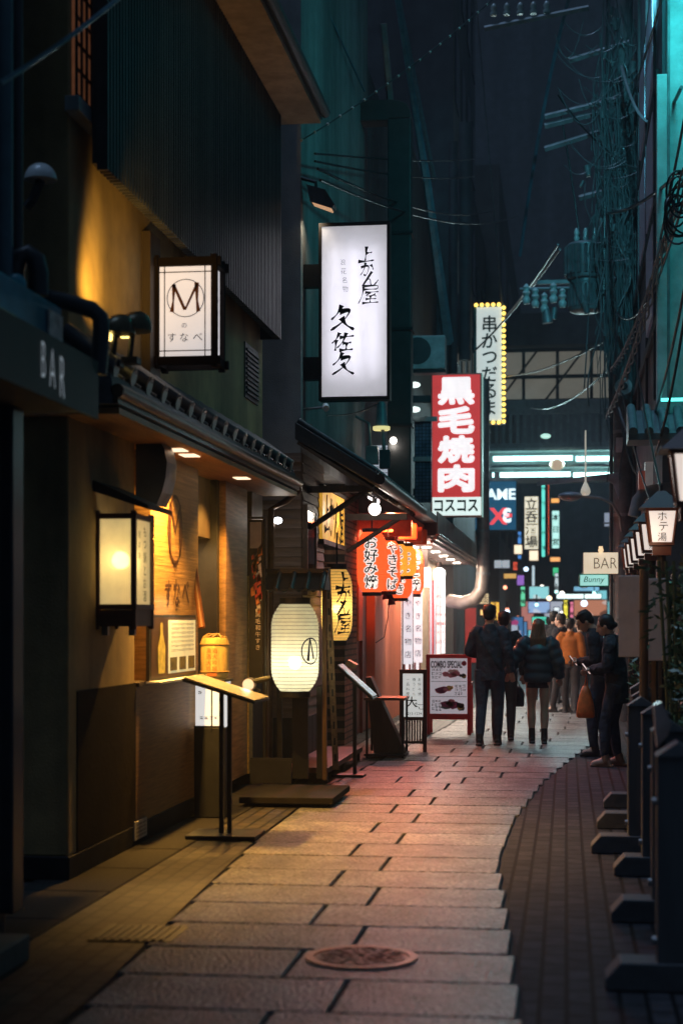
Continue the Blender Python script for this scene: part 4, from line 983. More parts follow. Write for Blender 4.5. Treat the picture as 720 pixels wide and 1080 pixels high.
lamp('SPOT', (-2.02, 22.35, 2.9), 330, (1, .14, .05), t, radius=.03, target=(-2.0, 18.6, 0), spot=74, blend=.9)  # red spot added under the eave to redden the paving, no fixture
lamp('POINT', (-2.40, 22.7, 2.93), 190, (1, .22, .09), t, radius=.03)  # red point lamp added among the beams to redden the entrance
lamp('POINT', (-2.3, 26.0, 2.72), 45, (1, .66, .48), t, radius=.04)

redpaper = paper('paper_red', (.92, .15, .035), .05, emit=1.0); orangepaper = paper('paper_orange', (.95, .48, .06), .05, emit=.8)
lwhite = glow('letter_white', (1, .93, .86), .95, sample=False)
def outlined(s, zc, size, pitch):
    mt = MB(); pl = lambda u, v: (u, 0, v)
    top = zc + pitch * len(s) / 2
    for k in range(10):
        a_ = 2 * math.pi * k / 10; g_ = size * .105
        vtext(mt, s, (lambda e: (lambda u, v: (u + g_ * math.cos(a_), e, v + g_ * math.sin(a_))))(.0004 * k), 0, top, size * 1.02, pitch, off=.0)
    mt2 = MB(); vtext(mt2, s, pl, 0, top, size * 1.04, pitch, off=.012)
    return mt, mt2
def red_lantern(label, px_, py_, d, r, h, s, size, pitch, pap, a0=0.0):
    p = pd(px_, py_, d)
    t, p = chochin('paper_lantern', label, px_, py_, d, r, h, pap, group='lanterns of the red pancake restaurant', cap=.05, link=.12)
    a, b = outlined(s, p.z, size, pitch)
    wrap(a, p.x, p.y, p.z, r, h, .6, .006, a0).build('letter_outline', lwhite, t, fix=False)
    wrap(b, p.x, p.y, p.z, r, h, .6, .012, a0).build('lettering', ink, t, fix=False)
    return t
red_lantern('orange-red lantern with four outlined characters nearest in its row', 392, 593, 22.0, .20, .80, 'お好み焼', .168, .172, redpaper, .05)
red_lantern('narrow view of a red lantern directly behind the nearest one', 409, 597, 22.9, .17, .70, 'やきそば', .155, .165, redpaper, .5)
red_lantern('yellow lantern third in the row of restaurant lanterns', 418, 591, 23.7, .16, .46, 'うどん', .13, .14, orangepaper, .3)
red_lantern('yellow lantern with a slanted bottom fourth in the lantern row', 428, 592, 24.6, .16, .44, 'たこ', .16, .18, orangepaper, .0)
red_lantern('short red lantern hanging lowest in the lantern row', 422, 615, 25.3, .18, .46, '焼き', .16, .18, redpaper, .0)
red_lantern('red lantern farthest right in the lantern row beside the white box', 437, 603, 25.9, .15, .70, 'たこ焼', .17, .2, redpaper, .1)
# dangling cord and tassel
mb = MB(); a = pd(408, 622, 23); mb.tube([a, pd(410, 632, 23), pd(409, 650, 23), pd(405, 672, 23), pd(396, 678, 23)], .006, 6)
t = thing('pull_cord', 'dangling cord with dark red tassels under the lanterns', 'cord', a); mb.build('cord', cable_m, t)
mb = MB(); mb.tube([pd(407, 620, 23), pd(408, 632, 23)], [.02, .07], 8); mb.tube([pd(412, 627, 23.05), pd(413, 638, 23.05)], [.02, .06], 8); mb.build('tassel', mat('tassel_red', (.15, .02, .02), .7), t)

t = thing('noodle_shop', 'shop with long silver awning and recessed lamps past the salmon wall', 'building', (X3, 32, 0)); B4 = t
mb = MB(); mb.box(-9, 28.0, 0, X3, 37, 3.3); mb.build('wall', mat('shop_beige', (.42, .33, .24), .6, dirt=.3), t)
mb = MB(); mb.box(-9, 29.0, 3.3, X3 - .1, 37, 10.5); mb.build('upper_wall', facade2, t)
mb = MB(); mb.box(X3, 24.7, 2.84, -1.92, 36.5, 3.14); aw = mb.build('awning', mat('awning_dark', (.06, .055, .055), .4, .2), t, bevel=.01)
mb = MB()
mb.box(-1.92, 24.7, 2.86, -1.90, 36.5, 3.20); mb.build('fascia', mat('fascia_metal', (.20, .15, .13), .35, .7, var=.4, scale=2, stretch=(1, 1.2, .2)), aw)
mb = MB()
for k, (xx, zz) in enumerate(((-1.87, 2.84), (-1.90, 2.79), (-1.95, 2.74))): mb.box(xx - .06, 24.65, zz - .012, xx, 36.5, zz + .032)
mb.build('trim', mat('bright_steel', (.7, .68, .66), .25, 1.0), aw, bevel=.006)
mb = MB(); mb.box(X3, 24.7, 2.80, -2.02, 36.5, 2.835); mb.build('soffit', mat('white_soffit', (.7, .66, .6), .5), aw)
for k in range(6):
    yy = 25.6 + k * 1.9
    mb = MB(); mb.disc((-2.3, yy, 2.79), .08, 'z', .02, 16); mb.build('downlight', glow('down_white', (1, .85, .68), 8, sample=False), aw)
    lamp('AREA', (-2.3, yy, 2.77), 62, (1, .80, .62), t, radius=.08, target=(-2.2, yy, 0))
beige = mat('beige_pillar', (.58, .44, .31), .6)
mb = MB(); ya, yb_ = 31.2, 33.0; mb.box(X3, ya, 0, X3 + .06, yb_, 2.8); mb.build('pillar', beige, t)
mb = MB(); mb.box(X3, 28.02, .5, X3 + .03, 31.1, 2.5); w = mb.build('window', glow('shop_window', (.95, .92, 1), .7), t)
mb = MB()
for yy in (28.02, 29.0, 30.0, 31.02): mb.box(X3 + .03, yy, .5, X3 + .06, yy + .08, 2.5)
mb.build('frame', mat('frame_darkred', (.12, .02, .02), .5), w)
mb = MB(); mb.box(X3, 33.1, .4, X3 + .03, 36, 2.4); w = mb.build('window', glow('shop_window_dim', (.8, .75, .9), .35), t)
mb = MB()
for yy in (33.1, 34.1, 35.1, 35.9): mb.box(X3 + .03, yy, .4, X3 + .06, yy + .1, 2.4)
mb.build('frame', red, w)
# white narrow banners in front of the window
for k, (px_, d, lab) in enumerate(((430, 25.6, 'white lit vertical banner nearest the salmon wall'), (440.5, 26.6, 'white lit vertical banner closest to the beige pillar'))):
    p = pd(px_, 650, d)
    t = thing('vertical_banner', lab, 'banner', (p.x, p.y, .4), 'white vertical banners of the pancake restaurant')
    mb = MB(); mb.box(p.x - .07, p.y, .9, p.x + .07, p.y + .02, 2.45); mb.build('cloth', glow('banner_white', (.95, .93, 1.0), .8), t)
    mb = MB(); vtext(mb, 'たこやき名物店', fy(p.y - .004), p.x, 2.35, .11, .2); mb.build('lettering', mat('banner_ink', (.08, .02, .04), .5), t)
    mb = MB(); mb.tube([(p.x - .085, p.y + .03, 0), (p.x - .085, p.y + .03, 2.5)], .014); mb.tube([(p.x - .085, p.y + .03, 2.48), (p.x + .07, p.y + .01, 2.48)], .01); mb.build('pole', steel, t)
for k, (px_, d, lab) in enumerate(((462, 33.0, 'narrow banner with red marks next to the beige pillar'), (467, 33.8, 'narrow white banner next to the grey exhaust pipe'))):
    p = pd(px_, 650, d)
    t = thing('vertical_banner', lab, 'banner', (p.x, p.y, .4), 'narrow banners past the beige pillar')
    mb = MB(); mb.box(p.x - .04, p.y, .9, p.x + .04, p.y + .02, 2.6); mb.build('cloth', glow('banner_white2', (.9, .85, .9), .7), t)
    mb = MB(); vtext(mb, 'らーめん中華そば', fy(p.y - .004), p.x, 2.5, .08, .18); mb.build('lettering', red, t)
# white box lantern and grey exhaust
p = pd(447, 609, 26.5)
t = thing('box_lantern', 'plain white lit box lantern under the start of the silver awning', 'lantern', p)
mb = MB(); mb.box(p.x - .10, p.y - .05, p.z - .16, p.x + .10, p.y + .1, p.z + .16); mb.build('box', glow('box_white', (1, .95, .9), .9), t, bevel=.01)
mb = MB(); mb.box(p.x - .06, p.y, p.z + .16, p.x + .06, p.y + .1, p.z + .45); mb.build('bracket', black, t)
pts = [pd(509, 400, 34), pd(509, 560, 34), pd(509, 605, 34), pd(507, 622, 34), pd(500, 632, 34), pd(488, 636, 34.2), pd(474, 634, 34.5)]
mb = MB(); mb.tube(pts, [.13, .13, .13, .135, .14, .14, .14], 14)
t = thing('exhaust_pipe', 'fat grey exhaust pipe curving out below the red sign', 'pipe', pts[-1]); mb.build('pipe', mat('exhaust_grey', (.33, .28, .26), .45, .5, var=.3), t, smooth=60)
mb = MB()
for i in (1, 2): mb.tube([pts[i] - Vector((0, 0, .03)), pts[i] + Vector((0, 0, .03))], .145, 14)
mb.build('collar', galv, t)

# black duct with elbow on the tavern side
p = pd(422, 300, 22.6)
t = thing('vent_duct', 'tall black square duct with an elbow beside the tall white sign', 'duct', (p.x, p.y, 3.1))
mb = MB(); zt = pd(0, 128, 22.6).z; mb.box(p.x - .16, p.y - .16, 3.05, p.x + .16, p.y + .16, zt); mb.build('shaft', darkpaint, t, bevel=.02)
mb = MB(); mb.prism([(.16, 0), (.15, .1), (.1, .19), (.0, .24), (-.16, .26), (-.7, .26), (-.7, -.02), (-.16, -.02), (-.16, 0)], lambda u, v, w: (p.x + u, w, zt + v), p.y - .16, p.y + .16); mb.build('elbow', darkpaint, t, bevel=.01)
mb = MB()
for zz in (4.2, 5.5, 6.8): mb.box(p.x - .18, p.y - .18, zz, p.x + .18, p.y + .18, zz + .04)
mb.build('flange', black, t)
# equipment by the duct
p = pd(402, 485, 22.4)
t = thing('side_sign', 'narrow white lit sign with small writing behind the black duct', 'sign', p)
mb = MB(); a, b = pd(393, 470, 22.8), pd(412, 512, 22.8); mb.box(a.x, a.y, b.z, b.x, a.y + .06, a.z); mb.build('panel', glow('sidesign', (.75, .85, 1), .42), t)
mb = MB()
for i in range(6): wavy(mb, fy(a.y - .004), a.x + .02, b.x - .02, a.z - .05 - i * .085, .05, .008, seed=60 + i)
mb.build('lettering', ink, t)
p = pd(402, 446, 22.0)
t = thing('meter_lamp', 'small dark lamp head with a pale yellow ring beneath the sign', 'lamp', p)
mb = MB(); mb.lathe([(.03, .3), (.06, .24), (.08, .0), (.10, -.06), (.001, -.07)], p, 16); mb.build('housing', mat('lamp_grey', (.2, .24, .28), .4), t, smooth=50)
mb = MB(); mb.lathe([(.10, -.06), (.115, -.05), (.115, -.09), (.10, -.1), (.09, -.08)], p, 20); mb.build('ring', glow('ring_yellow', (.9, .8, .35), .8, sample=False), t)
p = pd(398, 478, 21.9)
t = thing('junction_box', 'cluster of grey meter boxes and conduits on the wall under the ring lamp', 'meter box', p)
mb = MB(); mb.box(p.x - .16, p.y, p.z - .14, p.x + .0, p.y + .15, p.z + .1); mb.build('casing', galv, t, bevel=.01)
mb = MB(); mb.box(p.x + .02, p.y, p.z - .2, p.x + .16, p.y + .14, p.z + .05); mb.build('cover', mat('cover_dark', (.06, .07, .08), .4), t, bevel=.01)
mb = MB(); mb.tube([p + Vector((-.1, .05, .1)), p + Vector((-.12, .05, .4)), p + Vector((-.3, .1, .5))], .02); mb.tube([p + Vector((.08, .05, .05)), p + Vector((.06, .05, .35))], .025); mb.build('conduit', galv, t)

# ------------------------------------------------------------------ further left: signs and facades
def signbox(name, label, pl_, pt, pr, pb, d, th, panelmat, framemat, fr=.03, group=None, cat='sign'):
    a, b = pd(pl_, pt, d), pd(pr, pb, d); y = a.y
    t = thing(name, label, cat, ((a.x + b.x) / 2, y, b.z), group)
    mb = MB(); mb.box(a.x, y + .02, b.z, b.x, y + th, a.z)
    mb.build('housing', framemat, t, bevel=.01)
    mb = MB(); mb.box(a.x + fr, y, b.z + fr, b.x - fr, y + .018, a.z - fr); mb.build('panel', panelmat, t)
    return t, a, b, y
t, a, b, y = signbox('projecting_sign', 'tall red sign with huge white characters over a white strip', 454, 394, 508, 545, 30.0, .35, glow('red_panel', (.62, .05, .05), .75, var=.2, scale=1.2), mat('sign_edge', (.35, .18, .14), .4), .03)
mb = MB(); cu = (a.x + b.x) / 2; pl = fy(y - .006); HH = a.z - b.z; WW = b.x - a.x
for i, ch in enumerate('黒毛焼肉'): bold(mb, ch, lambda e: fy(y - .008 + e), cu, a.z - HH * (.125 + .203 * i), h=HH * .172, w=WW * .66, grow=.03, off=.0, n=14)
mb.build('lettering', glow('char_white', (1, .92, .93), .95), t, fix=False)
mb = MB(); mb.box(a.x + .03, y - .012, b.z + .02, b.x - .01, y - .002, b.z + HH * .135); mb.build('white_strip', glow('strip_white', (.85, 1, .95), .9), t)
mb = MB(); text(mb, 'コスコス', fy(y - .016), cu, b.z + HH * .075, w=WW * .86, h=HH * .085, off=.03); mb.build('strip_lettering', mat('green_ink', (.0, .03, .025), .5), t)
for zz in (a.z - .5, b.z + .4): mb = MB(); mb.box(X3 - .3, y + .1, zz, a.x, y + .2, zz + .12); mb.build('bracket', black, t)
mb = MB(); mb.box(b.x, y + .02, b.z, b.x + .012, y + .33, a.z); mb.build('side_light', glow('edge_cyan', (.6, 1, .9), .35, sample=False), t)

t, a, b, y = signbox('projecting_sign', 'white sign with flowing writing ringed by yellow bulbs', 499, 321, 532, 447, 38.0, .3, glow('bulb_sign_white', (.82, .95, .93), .62), mat('teal_edge', (.03, .12, .12), .4), .07)
mb = MB(); cu = (a.x + b.x) / 2 - .02; pl = fy(y - .006); vtext(mb, '串かつだるま', pl, cu + .03, a.z - .26, .38, .385, off=.018, sx=.95); mb.build('lettering', mat('teal_ink', (.0, .05, .05), .5), t)
mb = MB()
zz = b.z + .04
while zz < a.z: mb.ball((b.x - .02, y - .02, zz), .045, 6); zz += .13
xx = a.x + .06
while xx < b.x - .08:
    for z_ in (a.z - .02, b.z + .02): mb.ball((xx, y - .02, z_), .045, 6)
    xx += .13
mb.build('bulb', glow('bulb_yellow', (1, .62, .12), 2.6), t); t.children[-1]['kind'] = 'stuff'
t, a, b, y = signbox('projecting_sign', 'thin cyan sign edge peeking out past the dark post', 477, 322, 483, 382, 42.0, .2, glow('cyan_edge', (.4, .9, .9), .5), black, .01)
mb = MB(); mb.ball((a.x + .05, y - .03, a.z), .05); mb.ball((b.x - .02, y - .03, a.z), .05); mb.build('bulb', MATS['bulb_yellow'], t)
t, a, b, y = signbox('box_sign', 'blue lit sign with white and red letters beyond the red sign', 500, 505, 545, 560, 50, .4, glow('blue_panel', (.015, .10, .20), .7, var=.3, scale=1), black, .03)
mb = MB(); pl = fy(y - .01); text(mb, 'GAME', pl, a.x + (b.x - a.x) * .5, b.z + (a.z - b.z) * .70, w=(b.x - a.x) * .93, off=.03); text(mb, '3', lambda u, v: pl(2 * (b.x - .30) - u, v), b.x - .30, b.z + .46, h=.44, off=.05); mb.build('lettering', glow('game_white', (.8, .97, 1), 1.3), t, fix=False)
mb = MB(); text(mb, 'X', pl, a.x + (b.x - a.x) * .56, b.z + .44, h=.5, off=.03); text(mb, '-', pl, b.x - .26, b.z + .46, w=.22, off=.03); mb.build('red_lettering', glow('game_red', (1, .08, .10), 1.0), t, fix=False)

# tall facades on the left (upper, mostly dark)
def facade_box(label, x0, y0, x1, y1, z0, h, m, wins=None, name='office_building', face='x'):
    t = thing(name, label, 'building', ((x0 + x1) / 2, y0, 0))
    mb = MB(); mb.box(x0, y0, z0, x1, y1, h); mb.build('wall', m, t)
    if wins:
        ny, nz, wm = wins
        for i in range(ny):
            for k in range(nz):
                mb = MB(); yy = y0 + (y1 - y0) * (i + .25) / ny; ww = (y1 - y0) / ny * .5; zz = 4.6 + (h - 5.5) * k / nz; hh_ = (h - 5.5) / nz * .55
                if face == 'x': mb.box(x1, yy, zz, x1 + .03, yy + ww, zz + hh_)
                else: mb.box(x0 - .03, yy, zz, x0, yy + ww, zz + hh_)
                mb.build('window', wm, t)
    return t
dimwin = mat('unlit_window', (.02, .03, .04), .1)
facade_box('tall dark narrow building rising behind the red sign', -9, 37.0, -2.5, 46, 0, 20, facade, (4, 5, dimwin))
facade_box('dark block on the left before the walkway bridge', -10, 46.0, -2.9, 60, 0, 15, facade2, (4, 4, dimwin))
# leaning metal flashings, the teal light on them painted into their colour
flash = mat('teal_lit_flashing', (.10, .30, .36), .4, .3)
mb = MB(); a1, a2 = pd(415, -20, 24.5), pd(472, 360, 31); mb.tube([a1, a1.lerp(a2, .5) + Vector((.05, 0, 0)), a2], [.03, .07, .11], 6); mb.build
tag(mb.build('roof_flashing', flash), 'slanting roof flashing coloured as teal-lit, just right of the black duct', 'flashing')
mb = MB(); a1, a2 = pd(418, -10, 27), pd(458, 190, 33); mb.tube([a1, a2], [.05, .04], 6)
tag(mb.build('roof_flashing', flash), 'shorter slanting flashing edge coloured as teal-lit above the long one', 'flashing')
mb = MB(); a1, a2 = pd(404, 25, 23.6), pd(420, 200, 24.5); mb.tube([a1, a2], .05, 6)
tag(mb.build('corner_trim', mat('pale_trim', (.3, .25, .25), .5)), 'pale metal corner trim above the elbow of the black duct', 'trim')
mb = MB(); mb.tube([pd(490, 380, 37), pd(490, 130, 37)], .14, 10); mb.tube([pd(478, 400, 36.8), pd(478, 150, 36.8)], .09, 10)
tag(mb.build('drain_pipe', facade, smooth=60), 'pair of dark downpipes joined on the facade by the bulb sign', 'pipe')
# steel truss of a small sign frame and window behind the red sign
t = thing('ac_unit', 'white outdoor cooling unit on a bracket left of the red sign', 'cooling unit', pd(440, 375, 27))
p = pd(440, 370, 27)
mb = MB(); mb.box(p.x - .35, p.y, p.z - .3, p.x + .45, p.y + .35, p.z + .25); mb.build('casing', mat('ac_white', (.45, .46, .47), .5, dirt=.4), t, bevel=.02)
mb = MB(); mb.disc((p.x, p.y - .005, p.z), .22, 'y', .02, 24); mb.build('fan_grille', darkpaint, t)
mb = MB(); mb.box(p.x - .35, p.y + .0, p.z - .36, p.x + .45, p.y + .3, p.z - .31); mb.build('bracket', black, t)
t = thing('tiled_panel', 'small blue mosaic tiled facade strip beside the red sign', 'wall panel', pd(445, 520, 28.5))
a, b = pd(437, 440, 28.5), pd(455, 530, 28.5)
mb = MB(); mb.box(a.x, a.y, b.z, b.x, a.y + .1, a.z); mb.build('panel', brickmat('mosaic', (.10, .17, .26), (.07, .12, .2), (.02, .03, .04), .06, .06, 'xz', .3, .3, .006, 0), t)
mb = MB()
for i in range(2): mb.ball((a.x + .02 + .0 * i, a.y - .25, a.z + .1 + i * .42), (.10, .10, .05)); 
mb.build('dish_lamp', glow('dish_white', (.85, 1, .95), 1.5, sample=False), t)
mb = MB(); mb.box(a.x - .05, a.y - .06, a.z - .08, b.x + .1, a.y, a.z); mb.box(a.x - .05, a.y - .06, b.z + .7, b.x, a.y, b.z + .78); mb.build('rail', steel, t)

# ------------------------------------------------------------------ walkway bridge across the street
WY = 47.0
def wz(py): return CH - (py - HZ) / FPX * 47.4
t = thing('walkway_bridge', 'covered walkway bridge with glazing, slatted railing and cyan light tubes', 'bridge', (0, WY, wz(500)))
mb = MB(); mb.box(-6, WY, wz(500), 4, WY + 4, wz(478)); mb.build('deck', mat('deck_grey', (.22, .25, .26), .6, dirt=.4), t)
mb = MB(); mb.box(-6, WY, wz(440), 4, WY + .1, wz(425)); mb.box(-6, WY, wz(476), 4, WY + .1, wz(470))
x = -6
while x < 4: mb.box(x, WY + .02, wz(470), x + .08, WY + .08, wz(440)); x += .2
mb.build('railing', mat('rail_dark', (.14, .16, .17), .5), t)
mb = MB(); mb.box(-6, WY + .3, wz(425), 4, WY + .34, wz(372)); w = mb.build('glazing', mat('frosted_glazing', (.30, .30, .27), .3, var=.25, scale=.8, emit=(.45, .42, .34), es=.22), t)
mb = MB(); x = -6
while x < 4: mb.box(x, WY + .24, wz(425), x + .09, WY + .30, wz(370)); x += .95
for py_ in (372, 400, 425): mb.box(-6, WY + .22, wz(py_) - .05, 4, WY + .299, wz(py_) + .05)
mb.tube([(-.6, WY + .2, wz(425)), (.5, WY + .2, wz(372))], .03); mb.tube([(-.8, WY + .2, wz(372)), (-1.9, WY + .2, wz(425))], .03)
mb.build('glazing_bar', black, w)
mb = MB(); mb.box(-7, WY, wz(368), 5, WY + 4.5, wz(335)); mb.build('roof', facade, t)
tube_m = glow('cyan_tube', (.50, 1.0, .96), 5.0)
for (x0p, x1p, py_) in ((520, 603, 484), (607, 648, 484), (519, 520.5, 501), (527, 601, 501), (604, 648, 501)):
    a, b = pd(x0p, py_, 46.5), pd(x1p, py_, 46.5)
    mb = MB(); mb.tube([a, (b.x, a.y, b.z)], .065, 8); mb.build('light_tube', tube_m, t)
mb = MB()
for py_ in (480, 497): mb.box(-6, WY - .55, wz(py_), 4, WY, wz(py_) + .08)
mb.build('tube_batten', mat('batten_grey', (.25, .3, .3), .5), t)
for xx in (-1.2, .6):
    o = lamp('AREA', (xx, WY - .75, wz(490)), 150, (.62, .95, 1), t, radius=.8, target=(xx + .1, 30, 0)); o.data.shape = 'RECTANGLE'; o.data.size = 1.8; o.data.size_y = .3
p = pd(575, 460, 46); t = thing('ceiling_lamp', 'small pale green round lamp on the slatted railing', 'lamp', p)
mb = MB(); mb.ball(p, (.14, .1, .07)); mb.build('bulb', glow('lamp_green', (.6, 1, .85), .9), t, smooth=80)
p = pd(587, 490, 45.5); t = thing('ceiling_lamp', 'pale dome lamp between the two rows of cyan tubes', 'lamp', p)
mb = MB(); mb.ball(p, (.20, .15, .16)); mb.build('shade', glow('dome_lamp', (.8, .6, .42), .5), t, smooth=80)

# ------------------------------------------------------------------ beyond the bridge: signs in the distance
def poster(name, col, es, sc=2.2):
    if name in MATS: return MATS[name]
    m = bpy.data.materials.new(name); m.use_nodes = True; n = m.node_tree; N = n.nodes; L = n.links; P = N['Principled BSDF']
    tc = N.new('ShaderNodeTexCoord'); vo = N.new('ShaderNodeTexVoronoi'); vo.inputs['Scale'].default_value = sc; vo.distance = 'MANHATTAN'
    mp = N.new('ShaderNodeMapping'); mp.inputs['Scale'].default_value = (1, 1, 1.8); L.new(tc.outputs['Object'], mp.inputs[0]); L.new(mp.outputs[0], vo.inputs[0])
    sx = N.new('ShaderNodeSeparateXYZ'); L.new(vo.outputs['Color'], sx.inputs[0])
    cr = N.new('ShaderNodeValToRGB'); cr.color_ramp.interpolation = 'CONSTANT'; e = cr.color_ramp.elements
    e[0].color = (*[c * .25 for c in col], 1); e[1].position = .22; e[1].color = (*col, 1)
    q = e.new(.68); q.color = (*[min(1, c * .5 + .5) for c in col], 1); q = e.new(.86); q.color = (col[2], col[0], col[1], 1)
    L.new(sx.outputs[0], cr.inputs[0]); L.new(cr.outputs[0], P.inputs['Emission Color']); P.inputs['Emission Strength'].default_value = es
    P.inputs['Base Color'].default_value = (*[c * .3 for c in col], 1)
    MATS[name] = m; return m
def farsign(label, pl_, pt, pr, pb, d, col, es, letters=None, ink_m=None, vertical=False, edge=black, name='neon_sign', size=None, group=None):
    es *= 1.35
    t, a, b, y = signbox(name, label, pl_, pt, pr, pb, d, .25, poster('poster_%s_%s' % (pl_, pt), col, es) if name in ('screen_sign', 'shop_window') else glow('far_%s_%s' % (pl_, pt), col, es, var=.35, scale=1.5), edge, .03, group)
    if letters:
        mb = MB(); pl = fy(y - .01); Wd, Hd = b.x - a.x, a.z - b.z
        if vertical:
            s_ = min(Wd * .8, Hd / len(letters) * .9); vtext(mb, letters, pl, (a.x + b.x) / 2, a.z - (Hd - Hd * .94) / 2, s_, Hd * .94 / len(letters), off=.02)
        else: text(mb, letters, pl, (a.x + b.x) / 2, (a.z + b.z) / 2, w=Wd * .72, off=.0)
        mb.build('lettering', ink_m or ink, t, fix=False)
    return t
cream = (.95, .88, .68)
farsign('tall cream lit sign with big dark patches beneath the bridge', 552, 523, 568, 580, 58, cream, .75, '立呑酒場', mat('far_ink', (.02, .02, .02), .5), True)
farsign('narrow vertical cyan neon sign beside the cream sign', 570, 505, 575, 588, 60, (.15, .9, .75), .8, 'カラオケ館', mat('far_teal_ink', (.0, .08, .08), .5), True)
farsign('thin red vertical neon tube between the cyan neon signs', 577, 505, 579, 586, 61, (1, .14, .05), 1.6)
farsign('vertical sign of three pale cyan blocks right of the red tube', 581, 538, 590, 579, 60, (.55, 1, .92), .8, '本日営', mat('far_teal_ink', (.0, .08, .08), .5), True)
farsign('small orange sign right of the red tube', 580, 525, 590, 531, 62, (1, .45, .12), .9)
farsign('low orange lit sign below the three cyan blocks', 579, 587, 591, 593, 60, (1, .45, .15), .9)
for k, (x0_, y0_, x1_, y1_, lab) in enumerate(((541, 574, 551, 585, 'cream box lantern left under the cream sign'), (557, 580, 568, 592, 'cream box lantern right under the cream sign'))):
    farsign(lab, x0_, y0_, x1_, y1_, 55, (1, .85, .6), .95, edge=mat('edge_orange', (.3, .1, .02), .5), name='box_lantern', group='cream box lanterns under the bridge')
farsign('large teal lit screen with red frame at the end of the street', 557, 618, 579, 632, 66, (.35, .85, .9), .6, edge=red, name='screen_sign')
farsign('magenta edged blue lit sign under the teal screen', 556, 634, 580, 647, 66, (.35, .55, .9), .6, edge=mat('edge_magenta', (.5, .02, .12), .5), name='screen_sign')
farsign('green lit shop sign low at the end of the street', 560, 650, 586, 660, 64, (.1, .85, .6), .7, 'OPEN', mat('far_teal_ink', (.0, .08, .08), .5))
farsign('yellow vertical sign in front of the distant white tube', 593, 632, 599, 656, 50, (1, .85, .08), .9, '居酒屋', mat('far_ink', (.02, .02, .02), .5), True)
farsign('long white light bar at the far end of the street', 586, 626, 634, 632, 68, (.8, 1, .98), 1.3, name='light_bar')
farsign('amber shop sign with dark marks left of the man', 516, 634, 527, 655, 42, (1, .55, .08), .8, '大衆酒場', mat('far_ink', (.02, .02, .02), .5), True)
farsign('warm cream canopy sign above the red door', 503, 625, 516, 638, 40, (1, .75, .42), .6, '麺')
farsign('white round-cornered sign among the distant lights', 583, 640, 590, 652, 60, (.85, .95, 1), .9, '酒')
farsign('pink lit panel behind the standing couple', 604, 632, 640, 650, 56, (.75, .30, .18), .45, name='screen_sign')
farsign('blue lit poster past the teal screen', 538, 650, 552, 690, 56, (.06, .22, .5), .5, name='screen_sign')
farsign('teal shop window low at the far end', 556, 664, 584, 684, 64, (.2, .75, .85), .55, name='shop_window')
farsign('warm shop window at the far right end', 604, 660, 632, 690, 60, (.9, .5, .25), .35, name='shop_window')
farsign('cyan shop window far off behind the girl', 540, 695, 556, 712, 55, (.3, .7, .9), .4, name='shop_window')
t, a, b, y = signbox('bar_sign', 'cream lit bar sign fixed to the utility pole', 614, 582, 652, 606, 25, .14, glow('bar_cream', (.95, .80, .58), .72, var=.3, scale=3), black, .012)
mb = MB(); text(mb, 'BAR', fy(y - .005), (a.x + b.x) / 2 + .07, (a.z + b.z) / 2, w=.34, h=.16, off=-.015); mb.build('lettering', mat('bar_ink', (.05, .04, .04), .5), t)
mb = MB(); mb.tube([((a.x + b.x) / 2, y - .05, a.z + .08), ((a.x + b.x) / 2, y - .05, a.z)], .03); mb.ball(((a.x + b.x) / 2, y - .06, a.z + .02), .04); mb.build('top_lamp', glow('bar_top', (1, .7, .4), 1.0, sample=False), t)
t, a, b, y = signbox('bar_sign', 'small cyan lit sign with handwriting under the cream bar sign', 610, 605, 642, 619, 25, .12, glow('bar_cyan', (.45, .95, .85), .75, var=.2, scale=3), mat('green_edge', (.0, .2, .15), .4), .02)
mb = MB(); text(mb, 'Bunny', fy(y - .005), (a.x + b.x) / 2, (a.z + b.z) / 2, w=.30, off=.0, shear=.25); mb.build('lettering', mat('far_teal_ink', (.0, .08, .08), .5), t)

